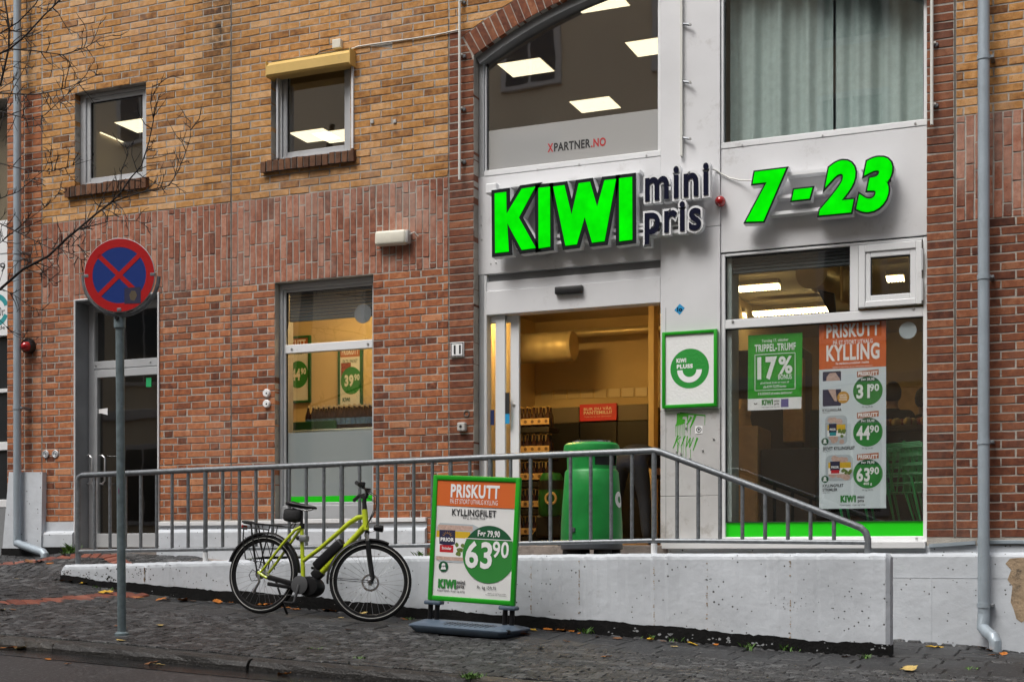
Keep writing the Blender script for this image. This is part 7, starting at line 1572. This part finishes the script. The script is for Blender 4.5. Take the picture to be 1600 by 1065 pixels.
o = stuff(mb.build('weeds', 'weed', None, recalc=False)); o['label'] = 'small green weeds and moss tufts along walls and kerb'; o['category'] = 'weeds'

# ================================================================ SHOP CONTENTS BEHIND THE RIGHT WINDOW
mat('cart_green', (.02, .34, .09), .35)
c0 = None
cu0 = U(1300, -.9)
for k in range(4):
    u = cu0 + k * .23; o = thing('shopping_cart', ['green wire shopping cart, leftmost of the nested row', 'green wire shopping cart, second of the nested row from the left', 'green wire shopping cart, third of the nested row from the left', 'green wire shopping cart nearest the brick pier, end of the nested row'][k], 'cart', (u, .85, zfl), 'nested shopping carts in the right window')
    if c0 is None:
        mb = MB(); A = [(0, 0), (.85, 0)]
        def bp(x, y, t): return Vector((u + x * (.80 + .06 * t) - .02 * t, .85 + (y - .5) * (.36 + .16 * t), zfl + .48 + .40 * t + .05 * x * t))
        for t in (0, .2, .4, .6, .8, 1): mb.tube([bp(0, 0, t), bp(1, 0, t), bp(1, 1, t), bp(0, 1, t), bp(0, 0, t)], .004 if t < 1 else .009, 5)
        for i in range(15):
            for y in (0, 1): mb.tube([bp(i / 14, y, 0), bp(min(1, i / 14 + .05), y, 1)], .0035, 4)
            mb.tube([bp(i / 14, 0, 0), bp(i / 14, 1, 0)], .0035, 4)
        for i in range(9): mb.tube([bp(1, i / 8, 0), bp(1, i / 8, 1)], .0035, 4); mb.tube([bp(0, i / 8, 0), bp(0, i / 8, 1)], .0035, 4)
        p1 = mb.build('basket', 'cart_green', o, smooth=60); mb = MB()
        for y in (-.20, .20): mb.tube([(u + .0, .85 + y, zfl + .95), (u + .10, .85 + y, zfl + .45), (u + .16, .85 + y, zfl + .14), (u + .80, .85 + y * .8, zfl + .14), (u + .70, .85 + y * .8, zfl + .48)], .014, 8)
        p2 = mb.build('chassis', 'cart_green', o, smooth=60); p3 = MB().tube([(u - .04, .60, zfl + .96), (u - .04, 1.10, zfl + .96)], .017, 10).build('handle', 'black_plastic', o, smooth=60); ws = [MB().lathe([(.05, -.014), (.055, 0), (.05, .014)], Matrix.Translation((u + x, .85 + y, zfl + .056)) @ FACE, 14).build('wheel', 'rubber', o, smooth=40) for x in (.14, .78) for y in (-.18, .18)]; c0 = [p1, p2, p3] + ws
    else:
        for q in c0: c_ = q.copy(); COL.objects.link(c_); c_.parent = o
# fruit stand
fs_ = thing('fruit_stand', 'dark produce stand behind the shopping carts', 'stand', (U(1412, -1.7), 1.9, zfl)); a, b = U(1290, -1.7), U(1470, -1.7); zs_ = Zp(1412, 664, -1.7)
MB().cbox(a, b, 1.7, 2.2, zfl, zs_ - .06, .01).build('body', 'machine_black', fs_); MB().cbox(a, b, 1.66, 2.25, zs_ - .06, zs_, .01).build('tray', 'dark_room', fs_)
mat('fruit_orange', (.55, .20, .03), .45); mat('fruit_red', (.35, .05, .02), .4); mat('fruit_pale', (.55, .42, .15), .45)
FRUIT = []
for k in range(26):
    x = R.uniform(1382, 1446); u = U(x, -1.8); rr = R.uniform(.035, .045); o = MB().lathe([(.3 * rr, -.95 * rr), (.8 * rr, -.6 * rr), (rr, 0), (.8 * rr, .6 * rr), (.25 * rr, .95 * rr)], Matrix.Translation((0, 0, 0)), 10).build('fruit', R.choice(('fruit_orange', 'fruit_red', 'fruit_pale', 'fruit_orange')), None, smooth=60)
    o.location = (u, 1.72 + R.uniform(0, .3), zs_ + rr * .95); o['px'] = x; FRUIT.append(o); tag(o, 'round fruit on the dark produce stand', 'fruit', 'fruit on the produce stand')
for k, o in enumerate(sorted(FRUIT, key=lambda t: t['px'])): del o['px']; o['label'] = 'round fruit on the dark produce stand, ' + ('leftmost' if k == 0 else ORD[k] + ' from the left')
mat('paper_bag', (.50, .30, .10), .7, var=.3, vscale=12)
mb = MB(); c = P(1161, 648, -1.0); vs = []; n = 12
for i in range(7):
    t = i / 6
    for j in range(n): a = 2 * math.pi * j / n; vs.append((c.x + .075 * (1.1 - .25 * t) * math.cos(a) * R.uniform(.8, 1.15), 1.0 + .06 * math.sin(a) * R.uniform(.8, 1.15), c.z - .12 + .27 * t))
mb.add(vs, [(i * n + j, i * n + (j + 1) % n, (i + 1) * n + (j + 1) % n, (i + 1) * n + j) for i in range(6) for j in range(n)] + [tuple(range(n)), tuple(6 * n + j for j in range(n))]); o = mb.build('paper_bag', 'paper_bag', None, smooth=30); tag(o, 'crumpled brown paper bag on the checkout counter', 'bag')
co = thing('checkout_counter', 'light wooden checkout counter low behind the right window', 'counter', (c.x, 1.1, zfl)); MB().cbox(U(1140, -.95), U(1186, -.95), .9, 1.5, zfl, c.z - .12, .008).build('body', 'wood_light', co); MB().cbox(U(1188, -.95), U(1275, -.95), .95, 1.6, zfl, Zp(1230, 700, -.95), .01).build('dark_unit', 'machine_black', co)
sh = thing('display_shelf', 'tall dark shelf unit behind the bonus poster', 'shelf', (U(1175, -2), 2.2, zfl)); MB().cbox(U(1150, -2), U(1255, -2), 2.0, 2.5, zfl, Zp(1200, 545, -2), .01).build('cabinet', 'machine_black', sh); p = P(1235, 660, -1.9)
MB().cbox(U(1224, -1.9), U(1256, -1.9), 1.88, 1.98, Zp(1240, 690, -1.9), Zp(1240, 560, -1.9), .006).build('pale_panel', 'card_tan', sh)
gbx = tag(MB().cbox(U(1262, -2.4), U(1283, -2.4), 2.4, 2.8, zfl, Zp(1270, 640, -2.4), .01).build('green_cabinet', 'green_dark'), 'dark green cabinet between the two window posters', 'cabinet')
wsx = tag(MB().cbox(U(1300, -5.6), U(1455, -5.6), 5.9, 6.45, zfl, Zp(1400, 600, -5.6), .01).build('wall_shelf', 'wood_light'), 'light wall shelf far back in the shop', 'shelf')

# ================================================================ PEOPLE IN THE SHOP
mat('cloth_navy', (.006, .007, .014), .9, bump=.5, bscale=25); mat('cloth_black', (.007, .007, .008), .85, bump=.4, bscale=25); mat('skin', (.42, .24, .17), .5); mat('hair_dark', (.014, .009, .007), .6); mat('shoe', (.02, .018, .017), .5); mat('strap_brown', (.20, .07, .03), .6); mat('cloth_tan', (.42, .27, .11), .8)
def person(label, loc, rz, V, E, top_z, mats, hair_at, hair_r, head_dir=(1, 0, 0)):
    o = thing('person', label, 'person', loc); me = bpy.data.meshes.new('body'); me.from_pydata([v[:3] for v in V], E, []); ob = bpy.data.objects.new('tmp', me); COL.objects.link(ob)
    sk = ob.modifiers.new('s', 'SKIN'); sb_ = ob.modifiers.new('u', 'SUBSURF'); sb_.levels = 2; sb_.render_levels = 2
    for i, v in enumerate(V): me.skin_vertices[0].data[i].radius = (v[3], v[4] if len(v) > 4 else v[3])
    me.skin_vertices[0].data[0].use_root = True
    dg = bpy.context.evaluated_depsgraph_get(); dg.update(); m2 = bpy.data.meshes.new_from_object(ob.evaluated_get(dg)); bpy.data.objects.remove(ob)
    for m_ in mats: m2.materials.append(MATS[m_])
    hd = Vector(hair_at)
    for p in m2.polygons:
        c = p.center; k = 0 if c.z < top_z else 1
        if (c - hd).length < .19: k = 2
        if c.z < .07: k = 3
        p.material_index = k
    m2.shade_smooth(); b = bpy.data.objects.new('body', m2); COL.objects.link(b); b.parent = o; o.rotation_euler = (0, 0, rz)
    mb = MB(); vs = []
    h = MB(); bm = bmesh.new(); bmesh.ops.create_icosphere(bm, subdivisions=3, radius=1)
    up = Vector((0, 0, 1))
    for v in bm.verts: v.co = Vector(hair_at) + Vector((v.co.x * hair_r * .95 - .012, v.co.y * hair_r * .9, v.co.z * hair_r * 1.12 + .012)) + Vector((R.gauss(0, .003), R.gauss(0, .003), R.gauss(0, .003)))
    m3 = bpy.data.meshes.new('hair'); bm.to_mesh(m3); bm.free(); m3.shade_smooth(); m3.materials.append(MATS['hair_dark']); hh = bpy.data.objects.new('hair', m3); COL.objects.link(hh); hh.parent = o
    return o
def standing(lean=0.0, hs=1.0):
    V = [(0, 0, .95, .14, .11), (.01, 0, 1.08, .135, .105), (.02 + lean, 0, 1.30, .165, .115), (.02 + lean, 0, 1.45, .075), (.03 + lean, 0, 1.52, .055), (.05 + lean, 0, 1.60, .088, .08), (.05 + lean, 0, 1.69, .075, .07)]
    E = [(0, 1), (1, 2), (2, 3), (3, 4), (4, 5), (5, 6)]
    for s in (-1, 1):
        b = len(V); V += [(lean, s * .18, 1.42, .065), (lean + .02, s * .23, 1.16, .052), (lean + .22, s * .17, 1.05, .038), (lean + .30, s * .15, 1.05, .030, .018), (lean + .37, s * .14, 1.04, .016)]; E += [(2, b), (b, b + 1), (b + 1, b + 2), (b + 2, b + 3), (b + 3, b + 4)]
        b = len(V); V += [(0, s * .095, .86, .092), (.01, s * .10, .50, .064), (0, s * .10, .10, .045), (.05, s * .105, .05, .042, .035), (.16, s * .11, .035, .034, .025)]; E += [(0, b), (b, b + 1), (b + 1, b + 2), (b + 2, b + 3), (b + 3, b + 4)]
    return V, E
V, E = standing(.03); pa = P(1394, 700, -2.6)
person('person with dark hair and dark jacket standing behind the shopping carts', (U(1395, -2.6), 2.6, zfl - .02), math.radians(100), V, E, .9, ('cloth_black', 'cloth_navy', 'skin', 'shoe'), (.07, 0, 1.63), .105)
person('person in dark clothes at the right edge of the shop window', (U(1440, -2.9), 2.9, zfl - .06), math.radians(75), *standing(.04), .9, ('cloth_black', 'cloth_black', 'skin', 'shoe'), (.08, 0, 1.63), .105)
# person bending over inside the door, seen from behind
V = [(-.02, 0, .93, .155, .125), (.14, 0, .98, .15, .12), (.38, 0, .93, .165, .12), (.52, 0, .86, .075), (.58, 0, .83, .055), (.66, 0, .80, .085), (.73, 0, .77, .07)]; E = [(0, 1), (1, 2), (2, 3), (3, 4), (4, 5), (5, 6)]
for s in (-1, 1):
    b = len(V); V += [(.42, s * .18, .88, .065), (.46, s * .20, .62, .052), (.56, s * .16, .42, .038), (.60, s * .14, .36, .030, .018), (.63, s * .13, .30, .016)]; E += [(2, b), (b, b + 1), (b + 1, b + 2), (b + 2, b + 3), (b + 3, b + 4)]
    b = len(V); V += [(-.02, s * .11, .83, .105), (.0, s * .16, .48, .072), (-.03, s * .20, .10, .05), (.03, s * .205, .05, .045, .035), (.14, s * .22, .035, .035, .025)]; E += [(0, b), (b, b + 1), (b + 1, b + 2), (b + 2, b + 3), (b + 3, b + 4)]
person('person in dark clothes bending over just inside the shop door', (U(985, -1.0), 1.0, zfl), math.radians(80), V, E, .80, ('cloth_black', 'cloth_navy', 'skin', 'shoe'), (.70, 0, .80), .105)

# ================================================================ HOUSE ACROSS THE STREET (seen in the panes)
mat('render_cream', (.78, .66, .47), .85, var=.08, vscale=.8); mat('opp_frame', (.62, .60, .56), .6); mat('opp_glass', (.03, .035, .04), .1); mat('opp_base', (.20, .18, .16), .8, var=.2)
YO = -17.2; ob_ = thing('house_across_street', 'cream rendered house across the street with white framed windows', 'building', (4, YO, 0))
MB().box(-22, 30, YO - 8, YO, 1.2, 17.5).build('wall', 'render_cream', ob_); MB().box(-22, 30, YO - 8, YO + .06, -1.5, 1.2).build('base_course', 'opp_base', ob_)
MB().cbox(-22, 30, YO - .1, YO + .25, 17.2, 17.6, .03).build('cornice', 'opp_frame', ob_); MB().cbox(-22, 30, YO - .05, YO + .10, 4.6, 4.85, .02).build('string_course', 'opp_frame', ob_)
for k in range(13):
    for fz, hh in ((1.9, 1.9), (5.6, 1.9), (8.8, 1.9), (12.0, 1.9), (14.9, 1.6)):
        u = -19 + k * 3.7; wn = part('window', ob_, (u, YO, fz)); MB().cbox(u - .75, u + .75, YO - .02, YO + .09, fz - .12, fz + hh + .14, .02).build('frame', 'opp_frame', wn); MB().box(u - .60, u - .03, YO + .05, YO + .098, fz, fz + hh).build('pane', 'opp_glass', wn); MB().box(u + .03, u + .60, YO + .05, YO + .098, fz, fz + hh).build('pane', 'opp_glass', wn)
